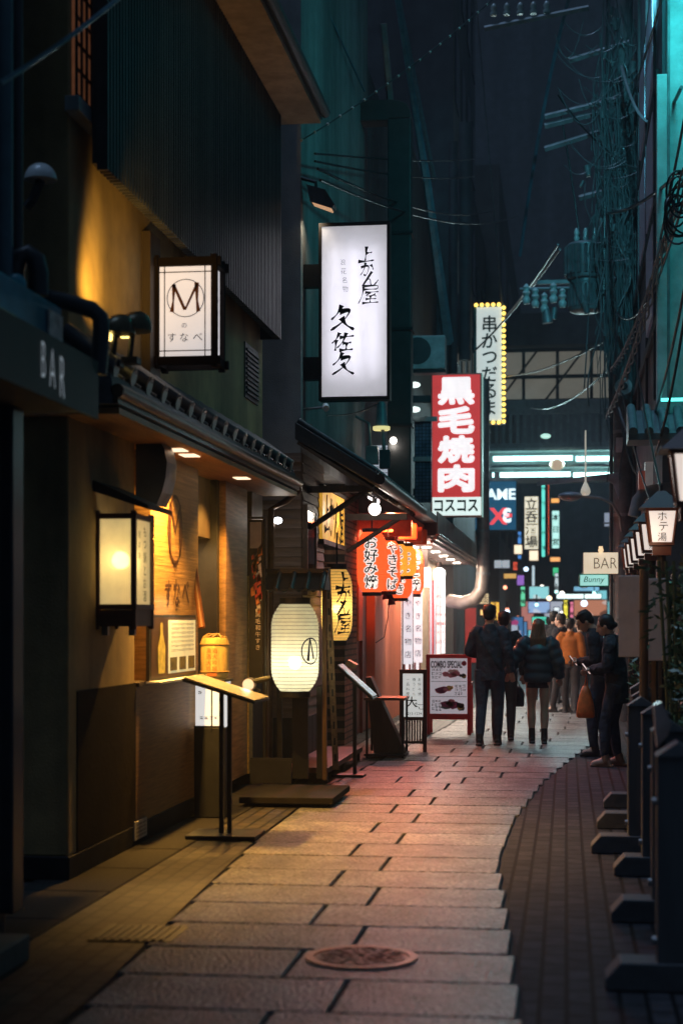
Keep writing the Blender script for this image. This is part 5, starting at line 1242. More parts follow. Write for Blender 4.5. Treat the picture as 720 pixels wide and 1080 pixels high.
more = [
 ('small white square sign high beyond the bridge beside the pole', 636, 540, 643, 556, 60, (.7, .8, 1), .25, None),
 ('green pharmacy style cross-lit panel under the orange sign', 582, 598, 589, 608, 66, (.1, .9, .4), .5, None),
 ('violet lit panel between the cream lanterns and the screen', 544, 606, 553, 618, 62, (.45, .2, .8), .5, None),
 ('small red paper-like sign above the violet panel', 540, 592, 546, 602, 58, (1, .12, .06), .6, '酒'),
 ('narrow white vertical sign left of the yellow one', 584, 604, 589, 626, 64, (.8, .95, 1), .6, '薬局'),
 ('pale blue slanted awning sign far off on the right', 604, 618, 632, 624, 66, (.3, .7, 1), .5, None),
 ('orange shop front glow behind the orange jacket', 590, 668, 606, 690, 58, (1, .5, .15), .5, 'x'),
 ('cyan shop front strip behind the far walkers', 560, 690, 590, 698, 62, (.3, .95, 1), .7, 'x'),
 ('tall dim blue window panel behind the hidden walker', 546, 655, 556, 700, 58, (.1, .3, .6), .5, 'x'),
 ('pink vertical sign right of the yellow one', 600, 634, 605, 652, 58, (1, .25, .4), .7, '焼鳥'),
 ('small amber menu light under the canopy sign', 505, 642, 511, 650, 40, (1, .6, .2), .9, None),
 ('green lit vertical strip sign above the magenta edged sign', 548, 618, 554, 640, 60, (.2, 1, .55), .55, '麻雀'),
 ('white backlit shop sign under the blue letters sign', 520, 590, 538, 600, 54, (.8, .9, 1), .35, 'ラーメン'),
 ('deep red lit panel at the far end under the white light bar', 608, 640, 622, 656, 66, (.8, .1, .08), .5, 'x'),
 ('cyan lit panel at the far end below the small cyan bar sign', 628, 622, 640, 634, 68, (.3, .9, 1), .5, 'x'),
 ('tall narrow white neon strip past the cream sign', 560, 596, 564, 622, 70, (.7, .9, 1), .6, None),
 ('amber lit awning strip left of the far screens', 530, 604, 545, 611, 50, (1, .55, .15), .5, None),
 ('warm lit shop opening between the far walkers', 592, 696, 604, 716, 66, (1, .6, .3), .5, 'x'),
 ('teal lit shop opening at the far right end', 612, 692, 632, 714, 66, (.3, .8, .85), .45, 'x'),
 ('small round-edged white sign right of the pink one', 612, 612, 619, 620, 60, (.95, .95, .9), .6, None),
 ('blue vertical sign on the dark block beyond the bridge', 545, 560, 550, 590, 64, (.1, .35, .9), .6, '駐車場'),
]
for (lab, a0, b0, a1, b1, dd, cc, ee, tx) in more:
    farsign(lab, a0, b0, a1, b1, dd, cc, ee, None if tx == 'x' else tx, mat('far_ink', (.02, .02, .02), .5), bool(tx) and len(tx) > 1, name='shop_window' if tx == 'x' else 'neon_sign')
rl = random.Random(21)
for k in range(26):
    q = pd(rl.uniform(526, 646), rl.uniform(600, 676), rl.uniform(46, 72)); cc = rl.choice(((1, .75, .45), (1, .9, .8), (.5, 1, .95), (1, .35, .2), (.6, .8, 1)))
    t = thing('street_bulb', 'small bare lamp among the distant lights at the end of the street', 'lamp', q, 'bare lamps at the end of the street')
    mb = MB(); mb.ball(q, rl.uniform(.05, .11), 8); mb.build('bulb', glow('far_bulb_%d' % int(cc[2] * 100), cc, 3.0, sample=False), t, smooth=80)
    mb = MB(); mb.tube([q + Vector((0, 0, .04)), q + Vector((0, 0, .3))], .02, 6); mb.build('cord', cable_m, t)

# buildings that close the street
facade_box('dark building on the right beyond the bridge', 1.9, 48, 9, 75, 0, 16, facade, (4, 4, dimwin), face='r')
facade_box('dark building closing the left end of the street', -10, 60, -2.4, 90, 0, 18, facade2, (4, 4, dimwin))
t = thing('office_building', 'dark block raised to hide the sky at the far end of the street behind the neon signs', 'building', (0, 92, 0))
mb = MB(); mb.box(-40, 92, 0, 45, 100, 62); mb.build('wall', facade, t)  # height raised to cover the sky, which is brighter than the night needs
for i in range(8):
    mb = MB(); mb.box(-6 + i * 1.6, 91.95, .5, -5 + i * 1.6, 92, 2.6); mb.build('window', glow('end_win_%d' % (i % 4), ((.9, .6, .3), (.3, .8, .85), (.9, .35, .3), (.8, .85, 1))[i % 4], .5), t)
farsign('red lit doorway panel to the left of the man', 489, 640, 503, 700, 38, (.45, .02, .02), .30, name='red_door')

# ------------------------------------------------------------------ right side: utility pole, transformer, lamps
PD = 26.0
pole = pd(657, 650, PD); PX, PY = pole.x, pole.y
def pz(py, d=PD): return CH - (py - HZ) / FPX * d
t = thing('utility_pole', 'grey concrete utility pole with crossarms on the right', 'utility pole', (PX, PY, 0))
polem = mat('pole_concrete', (.16, .17, .175), .7, var=.3, scale=6, bump=.3)
mb = MB(); mb.tube([(PX, PY, 0), (PX, PY, 14)], [.17, .13], 18); mb.build('shaft', polem, t, smooth=60)
for k, (x0p, x1p, py_, tilt) in enumerate(((574, 664, 118, .12), (574, 640, 152, .12), (510, 620, 22, .1), (640, 668, 295, 0), (600, 664, 60, .1), (574, 660, 128, .12), (610, 668, 205, .05))):
    a, b = pd(x0p, py_ + 5, PD), pd(x1p, py_ - 5, PD)
    mb = MB(); mb.tube([(a.x, PY - .16, a.z), (b.x, PY - .16, b.z + tilt)], (.045), 4); mb.build('crossarm', mat('arm_steel', (.20, .22, .23), .6, .3, var=.3), t)
for k in range(5):
    mb = MB(); q = pd(520 + k * 14, 14, PD); mb.lathe([(.05, 0), (.06, .04), (.035, .08), (.055, .12), (.03, .18), (.001, .2)], (q.x, PY - .16, q.z), 12); mb.build('insulator', mat('porcelain', (.35, .42, .42), .25), t, smooth=60)
mb = MB()
for zz in (3.2, 4.5, 6.0, 7.6, 8.9): mb.tube([(PX, PY, zz), (PX, PY, zz + .05)], .185, 18)
mb.build('band', galv, t)
mb = MB()
for k in range(14): mb.tube([(PX - .15 * (-1) ** k, PY - .05, 2.2 + k * .45), (PX - .32 * (-1) ** k, PY - .05, 2.2 + k * .45)], .014, 6)
mb.build('step_bolt', galv, t)
mb = MB(); mb.box(PX - .12, PY - .22, pz(478), PX - .02, PY - .15, pz(463)); mb.build('number_plate', white_pl, t)
mb = MB(); mb.tube([(PX + .16, PY - .1, 0), (PX + .16, PY - .1, 9)], .035, 8); mb.tube([(PX - .19, PY - .06, 1), (PX - .19, PY - .06, 10.5)], .028, 8); mb.build('conduit', mat('conduit_dark', (.05, .06, .065), .5), t)
p = pd(617, 292, PD)
t = thing('transformer', 'finned grey transformer drum hung on the pole', 'transformer', (p.x, p.y, p.z - .55))
mb = MB(); mb.lathe([(.20, -.56), (.25, -.54), (.26, -.5), (.26, -.12), (.24, -.1), (.24, -.06), (.29, -.04), (.30, .0), (.30, .48), (.26, .52), (.1, .56), (.001, .57)], p, 26); mb.build('tank', mat('tank_grey', (.15, .18, .19), .45, .3, dirt=.3), t, smooth=40)
mb = MB()
for j in range(20):
    w_ = 2 * math.pi * j / 20; c_, s_ = math.cos(w_), math.sin(w_)
    mb.tube([(p.x + .31 * c_, p.y + .31 * s_, p.z + .02), (p.x + .31 * c_, p.y + .31 * s_, p.z + .46)], .03, 4)
    mb.tube([(p.x + .265 * c_, p.y + .265 * s_, p.z - .48), (p.x + .265 * c_, p.y + .265 * s_, p.z - .14)], .024, 4)
mb.build('cooling_fin', MATS['tank_grey'], t); t.children[-1]['kind'] = 'stuff'
for k in range(3): mb = MB(); mb.lathe([(.03, 0), (.05, .05), (.03, .09), (.045, .13), (.02, .2), (.001, .21)], (p.x - .14 + k * .14, p.y - .05, p.z + .55), 10); mb.build('bushing', MATS['porcelain'], t, smooth=60)
mb = MB(); mb.box(p.x + .1, p.y - .05, p.z - .09, PX, p.y + .05, p.z - .02); mb.box(p.x - .75, p.y - .04, p.z - .10, p.x, p.y + .04, p.z - .04); mb.build('hanger_arm', MATS['arm_steel'], t)
p = pd(575, 318, PD)
t = thing('switch_unit', 'cluster of insulated cut-out switches left of the transformer', 'switch gear', p)
for k in range(5):
    q = p + Vector((-.3 + .14 * k, -.05 * (k % 2), .12 - .07 * (k % 3)))
    mb = MB(); mb.lathe([(.001, -.16), (.05, -.15), (.07, -.08), (.04, -.03), (.07, .02), (.04, .07), (.06, .11), (.02, .16), (.001, .17)], q, 12); mb.build('insulator', MATS['porcelain'], t, smooth=60)
mb = MB(); mb.tube([p + Vector((.0, 0, -.12)), p + Vector((.03, 0, -.34))], [.06, .09], 10); mb.tube([p + Vector((.14, 0, -.1)), p + Vector((.12, 0, -.28))], .05, 8); mb.tube([p + Vector((-.4, 0, .2)), p + Vector((.5, 0, .2))], .03); mb.build('casing', MATS['tank_grey'], t, smooth=60)
# street lamp and bracket
t = thing('street_lamp', 'curved street lamp with a flat head fixed to the utility pole', 'street lamp', pd(655, 560, 25.5))
pts = [pd(655, 560, 25.7), pd(653, 545, 25.6), pd(645, 531, 25.5), pd(632, 525, 25.5), pd(612, 523, 25.5)]
mb = MB(); mb.tube(pts, .022, 8); mb.build('arm', galv, t, smooth=60)
q = pd(601, 523, 25.5); mb = MB(); mb.ball(q, (.19, .10, .065)); mb.build('head', mat('lamp_head', (.20, .22, .25), .35), t, smooth=80)
mb = MB(); mb.ball(q + Vector((0, 0, -.03)), (.15, .08, .05)); mb.build('lens', mat('lamp_lens', (.35, .4, .45), .15), t, smooth=80)
t = thing('steel_bracket', 'perforated steel bracket arm reaching out from the utility pole', 'bracket', pd(650, 510, 25.6))
a, b = pd(566, 512, 25.6), pd(652, 504, 25.6)
mb = MB(); mb.add([a, b, b + Vector((0, 0, .08)), a + Vector((0, 0, .06)), a + Vector((0, .06, 0)), b + Vector((0, .06, 0)), b + Vector((0, .06, .08)), a + Vector((0, .06, .06))], [(0, 1, 2, 3), (4, 7, 6, 5), (0, 4, 5, 1), (3, 2, 6, 7), (0, 3, 7, 4), (1, 5, 6, 2)])
mb.prism([(0, 0), (.25, .0), (.25, -.35), (.17, -.12)], lambda u, v, w: (b.x - .25 + u, w, b.z + .02 + v), b.y, b.y + .05); mb.build('arm', mat('bracket_grey', (.40, .42, .48), .45, .4), t)
p = pd(617, 516, 25.4)
t = thing('pendant_lamp', 'white bulb shaped pendant lamp under the bracket arm', 'lamp', p)
mb = MB(); mb.lathe([(.001, -.10), (.05, -.09), (.075, -.05), (.07, .0), (.035, .08), (.015, .12), (.012, .9)], p, 16); mb.build('shade', glow('pendant', (.8, .75, .62), .42), t, smooth=60)

# ------------------------------------------------------------------ right building with teal neon
RX = 1.02; RY = 19.0
t = thing('corner_building', 'pale tiled corner building lit teal by a neon tube on the right', 'building', (RX + 1, RY, 0)); R1 = t
mb = MB(); mb.box(RX + .05, RY + .05, 0, 7, 34, 16); mb.build('wall', bluegrey, t)
a = pd(690, 80, RY + .1); xs0 = pd(690, 0, RY).x
mb = MB(); mb.box(xs0, RY - .10, 3.9, xs0 + .115, RY + .06, 7.7); mb.build('pilaster', tealwall, t, bevel=.01)
mb = MB(); mb.box(xs0 + .14, RY - .04, 3.9, xs0 + .30, RY + .06, 16); mb.build('pilaster', tealwall, t, bevel=.01)
mb = MB(); mb.box(xs0 + .34, RY - .02, 3.9, 5.5, RY + .05, 16); mb.build('pilaster', mat('panel_teal', (.3, .34, .35), .5, dirt=.3), t)
mb = MB(); mb.tube([(xs0 + .128, RY - .08, 3.9), (xs0 + .128, RY - .08, 16)], .02, 8); mb.build('conduit', galv, t)
mb = MB()
for zz in (5.0, 6.4, 7.8, 9.2):
    mb.box(RX + .0, RY + .4, zz, RX + .04, RY + 8, zz + .12); 
for yy in (20, 22, 24.3, 27): mb.box(RX + .0, yy, 4.2, RX + .035, yy + .1, 14)
mb.build('facade_frame', darkpaint, t)
for k, (yy, zz) in enumerate(((20.3, 6.6), (22.3, 6.6), (20.3, 8.1), (22.3, 8.1), (20.3, 5.25))):
    mb = MB(); mb.box(RX + .0, yy, zz, RX + .03, yy + 1.6, zz + 1.1); mb.build('window', mat('pale_window', (.28, .27, .36), .3, emit=(.25, .24, .36), es=.05), t)
mb = MB(); mb.prism([(RY - .6, 3.62), (RY + .04, 3.95), (RY + .04, 3.55), (RY - .6, 3.55)], lambda u, v, w: (w, u, v), RX - .35, 6); rf = mb.build('lower_roof', mat('roof_teal', (.10, .14, .15), .4), t)
mb = MB(); x = RX - .3
while x < 2.6: mb.tube([(x, RY - .62, 3.64), (x, RY + .03, 3.98)], .05, 10); x += .17
mb.build('roll_tile', mat('tile_teal', (.12, .18, .19), .3), rf, smooth=60)
teal = (.05, .85, .90)
neon = glow('teal_neon', (.10, .95, 1.0), .55)
mb = MB(); mb.tube([(xs0 + .47, RY - .20, 4.6), (xs0 + .47, RY - .20, 13)], .02, 8); mb.build('neon_tube', neon, t)
mb = MB(); mb.tube([(xs0 + .02, RY - .58, 3.985), (3.0, RY - .58, 3.985)], .018, 8); mb.build('added_ledge_tube', glow('added_ledge_glow', (.10, .85, .75), 3), t)  # glowing tube added where the ledge only catches teal light
lamp('AREA', (xs0 + .5, RY - 1.6, 8.9), 22, teal, t, radius=.4, target=(xs0 + .1, RY, 6.0)).data.energy = 68
q = Vector((RX - .12, RY - .35, 9.4))  # floodlight added above the view to throw teal on pole and wires
t = thing('floodlight', 'added teal floodlight above the view on the corner of the tiled corner building', 'floodlight', q)
mb = MB(); mb.prism([(-.12, .1), (.12, .1), (.12, -.06), (-.12, -.06)], lambda u, v, w: (q.x + u, w, q.z + v), q.y, q.y + .14); mb.build('housing', black, t, bevel=.01)
mb = MB(); mb.box(q.x - .1, q.y + .141, q.z - .05, q.x + .1, q.y + .15, q.z + .09); mb.build('lens', glow('teal_lens', (.1, .8, .9), 2, sample=False), t)
mb = MB(); mb.tube([q + Vector((.1, .07, 0)), q + Vector((.35, .4, 0))], .025); mb.build('arm', galv, t)
lamp('SPOT', q + Vector((-.06, .2, 0)), 750, (.14, .72, .92), t, radius=.1, target=(PX - .5, PY, 8.0), spot=52, blend=.7)
t = thing('box_sign', 'small white sign box with a red side on the grey wall above the lanterns', 'sign', pd(684, 498, 18.6))
a, b = pd(680, 487, 18.6), pd(688, 510, 18.6)
mb = MB(); mb.box(a.x, a.y, b.z, b.x, a.y + .3, a.z); mb.build('panel', mat('sign_pale', (.5, .47, .47), .5, emit=(.6, .55, .55), es=.12), t)
mb = MB(); mb.box(a.x - .07, a.y + .02, b.z - .06, a.x - .002, a.y + .3, a.z - .1); mb.build('red_side', mat('sign_red_side', (.4, .12, .09), .5, emit=(.5, .12, .08), es=.12), t)
mb = MB(); pts = [pd(668, 545, 18.7), pd(672, 528, 18.7), pd(678, 520, 18.7), pd(690, 517, 18.7), pd(715, 513, 18.7)]
mb.tube(pts, .07, 10); tag(mb.build('drain_pipe', mat('hose_grey', (.22, .22, .23), .5), smooth=60), 'grey wrapped hose bending along the wall over the lanterns', 'pipe')

# ------------------------------------------------------------------ garden lanterns on the right
def garden_lantern(label, x, y, zc, s):
    t = thing('garden_lantern', label, 'lantern', (x, y, 0), 'roofed lanterns along the hedge')
    w0, w1, h = .13 * s, .095 * s, .30 * s
    fn = [(-w0, h / 2), (w0, h / 2), (w1, -h / 2), (-w1, -h / 2)]
    vs = []
    for zz, ww in ((-h / 2, w1), (h / 2, w0)): vs += [(x - ww, y - ww, zc + zz), (x + ww, y - ww, zc + zz), (x + ww, y + ww, zc + zz), (x - ww, y + ww, zc + zz)]
    mb = MB(); mb.add(vs, [(0, 1, 5, 4), (1, 2, 6, 5), (2, 3, 7, 6), (3, 0, 4, 7)]); mb.build('pane', glow('garden_pane', (1, .86, .78), .75), t, fix=True)
    mb = MB()
    for i in range(4): mb.tube([vs[i], vs[i + 4]], .013 * s, 4)
    for zz, ww in ((-h / 2, w1 + .01), (h / 2, w0 + .01)): mb.box(x - ww, y - ww, zc + zz - .014 * s, x + ww, y + ww, zc + zz + .014 * s)
    mb.box(x - .08 * s, y - .08 * s, zc - h / 2 - .10 * s, x + .08 * s, y + .08 * s, zc - h / 2 - .02)
    mb.build('frame', mat('lantern_redwood', (.16, .045, .025), .45), t)
    e = .20 * s; mb = MB(); mb.add([(x - e, y - e, zc + h / 2 + .01), (x + e, y - e, zc + h / 2 + .01), (x + e, y + e, zc + h / 2 + .01), (x - e, y + e, zc + h / 2 + .01), (x - .03, y - .03, zc + h / 2 + .17 * s), (x + .03, y - .03, zc + h / 2 + .17 * s), (x + .03, y + .03, zc + h / 2 + .17 * s), (x - .03, y + .03, zc + h / 2 + .17 * s)],
        [(0, 1, 5, 4), (1, 2, 6, 5), (2, 3, 7, 6), (3, 0, 4, 7), (4, 5, 6, 7), (3, 2, 1, 0)])
    mb.tube([(x, y, zc + h / 2 + .16 * s), (x, y, zc + h / 2 + .22 * s)], .012, 6); mb.build('roof', mat('lantern_roof', (.06, .035, .03), .5), t)
    mb = MB(); mb.tube([(x, y, 0), (x, y, zc - h / 2 - .08 * s)], .035, 8); mb.build('post', darkwood, t)
    mb = MB(); pl = fy(y - w1 - .018)
    for i, ch in enumerate('ホテ湯'): text(mb, ch, fy(y - (w1 + (w0 - w1) * (.82 - .3 * i)) - .006), x + .01 * (i % 2) * s, zc + h / 2 - (.06 + .09 * i) * s, h=.075 * s, off=.0)
    mb.build('lettering', ink, t)
    return t
c0 = pd(697, 556, 13.5); 
garden_lantern('roofed lantern with readable black writing, clear of the others', c0.x, c0.y, c0.z, .92)
c1 = pd(719, 505, 9.3); garden_lantern('large roofed lantern cut off by the right edge of the photo', c1.x + .06, c1.y, c1.z, .95)
for k, (px_, py_, d) in enumerate(((687, 567, 15.2), (680, 574, 16.6), (674, 580, 18.0), (669, 585, 19.5), (665, 589, 21.0))):
    c_ = pd(px_, py_, d)
    garden_lantern(('second roofed lantern, half hidden behind the lettered one', 'third roofed lantern back from the lettered one', 'fourth roofed lantern in the receding row', 'fifth roofed lantern, second from the pole', 'roofed lantern farthest back, next to the utility pole')[k], c_.x, c_.y, c_.z, .85)
lamp('POINT', (c0.x - .1, c0.y - .25, c0.z - .1), 1.2, (1, .75, .5), None, radius=.1)

# hedge
def leaves(mb, n, box, size, seed, bias=None):
    r = random.Random(seed)
    for i in range(n):
        c_ = Vector((r.uniform(box[0], box[3]), r.uniform(box[1], box[4]), r.uniform(box[2], box[5])))
        if bias and not bias(c_, r): continue
        d1 = Vector((r.uniform(-1, 1), r.uniform(-1, 1), r.uniform(-.8, .6))).normalized(); d2 = d1.cross(Vector((r.uniform(-1, 1), r.uniform(-1, 1), r.uniform(-1, 1)))).normalized()
        s_ = size * r.uniform(.6, 1.3)
        mb.add([c_ - d1 * s_, c_ + d2 * s_ * .35 - d1 * .1 * s_, c_ + d1 * s_, c_ - d2 * s_ * .35 - d1 * .1 * s_], [(0, 1, 2, 3)], i % 2)
leafm = [mat('leaf_dark', (.06, .10, .04), .45, var=.4, scale=3), mat('leaf_light', (.10, .16, .06), .4, var=.4, scale=3)]
def hedge(label, x0, y0, x1, y1, h, n, seed):
    t = thing('hedge', label, 'hedge', ((x0 + x1) / 2, (y0 + y1) / 2, 0))
    mb = MB(); rr = random.Random(seed + 50)
    lump = [(rr.uniform(y0, y1), rr.uniform(.5, h), rr.uniform(.15, .4)) for _ in range(26)]
    def bias(c_, r):
        lim = x0 + .10 - .22 * max([0] + [1 - math.hypot(c_.y - a_, c_.z - b_) / w_ for a_, b_, w_ in lump])
        return c_.x > lim and (c_.x < lim + .35) and c_.z < h - .25 * r.random() + .12 * math.sin(c_.y * 5)
    leaves(mb, n, (x0 - .2, y0, .1, x1, y1, h + .15), .045, seed, bias); mb.build('foliage', leafm, t, fix=False)
    mb = MB()
    for i in range(9):
        yy = y0 + (y1 - y0) * (i + .5) / 9; mb.tube([(x0 + .35, yy, 0), (x0 + .3, yy + .05, h * .5), (x0 + .25 + rr.uniform(-.1, .1), yy - .05, h * .9)], [.03, .02, .008], 6)
    mb.box(x0 + .42, y0, 0, x0 + .6, y1, h - .25); mb.build('stem', mat('stem_dark', (.02, .018, .014), .8), t)
    return t
hedge('dense dark green hedge behind the barrier posts on the right', .72, 7.2, 1.4, 12.6, 1.98, 14000, 3)
hedge('lower leafy hedge growing under the row of roofed lanterns', .68, 13.4, 1.5, 20.8, 2.02, 12000, 5)
t = thing('bamboo_plant', 'bamboo sprigs with narrow leaves over the pale sign boards', 'plant', (.62, 11.6, 0))
mb = MB(); rr = random.Random(9)
for k in range(46):
    b0 = pd(rr.uniform(682, 712), rr.uniform(590, 690), rr.uniform(11.2, 12.0)); dd = Vector((rr.uniform(-1, .1), rr.uniform(-.4, .2), rr.uniform(-.5, .35))).normalized(); s_ = rr.uniform(.06, .12); nn = dd.cross(Vector((0, 1, 0))).normalized()
    mb.add([b0, b0 + dd * s_ * .4 + nn * .010, b0 + dd * s_, b0 + dd * s_ * .4 - nn * .010], [(0, 1, 2, 3)], 0)
mb.build('foliage', leafm, t, fix=False)
mb = MB()
for k in range(3): a = pd(700 + 5 * k, 780, 11.8); mb.tube([(a.x, a.y, 0), (a.x + .02, a.y, 1.0), (a.x - .04 + .02 * k, a.y, 2.0)], .012, 6)
mb.build('stem', mat('bamboo', (.12, .13, .05), .5), t)

# pale sign boards with brown post
boardm = mat('board_pale', (.62, .55, .50), .6, var=.15, scale=5, dirt=.3)
for k, (x0_, y0_, x1_, y1_, d, lab) in enumerate(((650, 607, 676, 693, 12.6, 'pale blank sign board nearer the street, left of the brown post'), (682, 610, 704, 697, 12.3, 'pale blank sign board right of the brown post, beside the hedge'))):
    a, b = pd(x0_, y0_, d), pd(x1_, y1_, d)
    t = thing('sign_board', lab, 'sign board', ((a.x + b.x) / 2, a.y, b.z), 'pale sign boards on the right')
    mb = MB(); mb.box(a.x, a.y, b.z, b.x, a.y + .03, a.z); mb.build('panel', boardm, t, bevel=.006)
    mb = MB(); mb.box(a.x + .02, a.y + .03, b.z + .1, b.x - .02, a.y + .05, b.z + .14); mb.build('batten', darkwood, t)
    mb = MB(); xx = a.x + (.17 if k == 0 else .02); mb.box(xx - .018, a.y + .05, 0, xx + .018, a.y + .09, b.z + .2); mb.build('post', postwood, t)
    t.rotation_euler.z = math.radians(-28)
p = pd(678, 600, 12.45)
mb = MB(); mb.tube([(p.x, p.y, 0), (p.x + .005, p.y, p.z + .03)], .034, 12); tag(mb.build('wooden_post', mat('brown_post', (.22, .12, .06), .55, var=.5, scale=10, stretch=(1, 1, .15), bump=.3), smooth=60), 'round brown wooden post between the two pale boards', 'post')

# barrier posts with concrete feet
feetm = mat('foot_concrete', (.07, .075, .085), .7, bump=.3)
bwood = mat('barrier_wood', (.085, .09, .10), .6, var=.3, scale=8, stretch=(1, 1, .1), bump=.3)
F = [(638, 1045), (644, 973), (647, 924), (623, 900), (629, 874), (636, 852)]
LB = ['barrier post closest to the camera with a foot block', 'second barrier post from the camera', 'third barrier post from the camera',
      'barrier post whose foot block juts farthest into the pavement', 'fifth barrier post back along the fence', 'barrier post farthest from the camera, beside the standing woman']
prev = None
for k, (px_, py_) in enumerate(F):
    f = gp(px_, py_); x0, y0 = f.x, f.y; xp = (.47, .53, .55, .50, .58, .62)[k]
    t = thing('barrier_post', LB[k], 'barrier post', (xp, y0, 0), 'barrier posts along the hedge')
    mb = MB(); ch = .09; mb.prism([(x0, .0), (x0, .05), (x0 + ch * .7, .12), (xp + .22, .12), (xp + .22, 0)], lambda u, v, w: (u, w, v), y0, y0 + .2); mb.build('foot', feetm, t, bevel=.006)
    mb = MB(); w_ = .088; zt = 1.0; yc = y0 + .1
    mb.box(xp - w_, yc - w_, .12, xp + w_, yc + w_, zt); mb.build('post', bwood, t, bevel=.006)
    mb = MB(); mb.add([(xp - w_ - .005, yc - w_ - .005, zt), (xp + w_ + .005, yc - w_ - .005, zt), (xp + w_ + .005, yc + w_ + .005, zt), (xp - w_ - .005, yc + w_ + .005, zt), (xp, yc - w_, zt + .06), (xp, yc + w_, zt + .06)], [(0, 1, 4), (1, 2, 5, 4), (2, 3, 5), (3, 0, 4, 5), (3, 2, 1, 0)]); mb.build('cap', bwood, t)
    mb = MB(); mb.disc((xp - w_ - .008, yc, .2), .02, 'x', .02, 10); mb.disc((xp - w_ - .008, yc, .8), .015, 'x', .02, 10); mb.build('bolt', steel, t)
    if prev is not None:
        r_ = thing('fence_rail', ('fence rails between the two nearest barrier posts', 'fence rails between the second and third barrier posts', 'fence rails joining the third post to the jutting foot post', 'fence rails in the short gap behind the jutting foot post', 'fence rails ending at the farthest barrier post')[k - 1], 'fence rail', (xp, (prev + y0) / 2, .5), 'fence rails between the barrier posts')
        mb = MB(); mb.box(xp + .02, prev + .2, .75, xp + .06, y0, .9); mb.build('rail', bwood, r_)
        mb = MB(); mb.box(xp + .02, prev + .2, .3, xp + .06, y0, .45); mb.build('rail', bwood, r_)
    prev = y0
p = pd(697, 768, 7.6)
t = thing('metal_box', 'small metal box with a shiny corner edge standing by the barrier fence', 'box', (p.x, p.y, 0))
mb = MB(); mb.prism([(-.035, .1), (.0, .12), (.045, .02), (.03, -.03), (-.02, -.09)], lambda u, v, w: (p.x + u, w, p.z + v), p.y, p.y + .12); mb.build('cover', mat('box_steel', (.5, .42, .42), .3, .8), t)
mb = MB(); mb.box(p.x - .02, p.y + .04, 0, p.x + .02, p.y + .08, p.z); mb.build('post', black, t)

# ------------------------------------------------------------------ cables
def cat_pts(a, b, sag, n=14):
    a, b = Vector(a), Vector(b)
    return [a.lerp(b, i / n) - Vector((0, 0, sag * 4 * (i / n) * (1 - i / n))) for i in range(n + 1)]
def cable(label, a, b, sag, r=.012, m=None, group='overhead cables'):
    mb = MB(); mb.tube(cat_pts(a, b, sag), r, 6)
    return tag(mb.build('cable', m or cable_m, smooth=60), label, 'cable', group)
greycable = mat('cable_grey', (.16, .17, .18), .4)
bluecable = mat('cable_blue', (.05, .16, .22), .4)
t = thing('bead_cable', 'beaded cable rising from the roof corner to the upper right', 'cable', pd(335, 138, 16.5))
pts = cat_pts(pd(318, 148, 16.5), pd(540, -20, 21), .1, 40)
mb = MB(); mb.tube(pts, .008, 6); mb.build('wire', cable_m, t)
mb = MB()
for q in pts[::2]: mb.ball(q, .016, 6)
mb.build('bead', mat('bead_pale', (.45, .45, .45), .4), t); t.children[-1]['kind'] = 'stuff'
C = [
 ('cable from the tavern wall across to the dark facade, topmost', (332, 162, 17.2), (500, 168, 36), .05, .012),
 ('second cable across the black duct from the tavern wall', (332, 170, 17.2), (500, 186, 36), .1, .012),
 ('third sagging cable across the black duct', (335, 178, 17.2), (520, 222, 36), .25, .014),
 ('lowest cable crossing toward the bulb sign', (338, 190, 17.2), (545, 228, 38), .3, .014),
 ('long cable dropping onto the bulb sign from above', (500, -20, 36), (530, 330, 38), .02, .016),
 ('slanting cable from the transformer to the bulb sign', (588, 258, 26), (532, 335, 36), .05, .02),
 ('second slanting cable below it from the transformer', (590, 263, 26), (500, 370, 36), .1, .02),
 ('blue braided cable hanging left of the crossarms', (602, -10, 26), (548, 270, 30), -.4, .03),
 ('cable running from the crossarm down to the transformer', (590, 115, 26), (612, 258, 26), -.1, .014),
 ('cable crossing the two steel crossarms', (588, 100, 25.8), (650, 165, 25.8), .1, .016),
 ('thick looping cable from the pole to the teal pilaster', (655, 70, 25), (718, 92, 18), .6, .022),
 ('taut cable from the cable coil to the pole', (716, 182, 17), (640, 225, 25.5), .1, .02),
 ('long cable sagging along the teal pilaster', (722, 120, 16), (655, 400, 25), .3, .014),
 ('cable sweeping down from the right edge to the pole', (722, 205, 16), (650, 330, 25), .5, .014),
 ('cable looping low in front of the teal wall', (722, 300, 15.5), (652, 430, 25), .9, .014),
 ('lowest looping cable ending at the number plate', (722, 330, 15.5), (655, 450, 25), 1.1, .014),
 ('straight cable from the top right to the crossarm end', (700, -10, 18), (660, 118, 25.8), .05, .016),
 ('cable dropping along the left side of the pole', (640, -10, 25.6), (636, 330, 25.6), -.05, .018),
 ('cable down the right side of the pole beside the bands', (672, -10, 25.6), (668, 420, 25.6), .0, .018),
 ('cable from the pole to the lettered lantern roof', (662, 330, 25), (697, 522, 13.5), .1, .010),
 ('second drop cable toward the roofed lanterns', (656, 415, 25), (690, 540, 15), .15, .010),
 ('cable across the glazing of the bridge', (655, 350, 25.5), (500, 395, 44), .3, .014),
 ('lower cable across the glazing of the bridge', (655, 375, 25.5), (560, 430, 44), .3, .014),
 ('blue cable slanting across the dark upper left wall', (135, -10, 9.0), (0, 88, 7.5), .02, .012),
 ('blue roof line cable on the tavern facade', (335, -10, 19), (384, 96, 22), .0, .014),  # its blue stands for teal light caught along the roof line
 ('cable under the tall sign leading to the meter boxes', (345, 438, 17.6), (400, 425, 22), .05, .008),
]
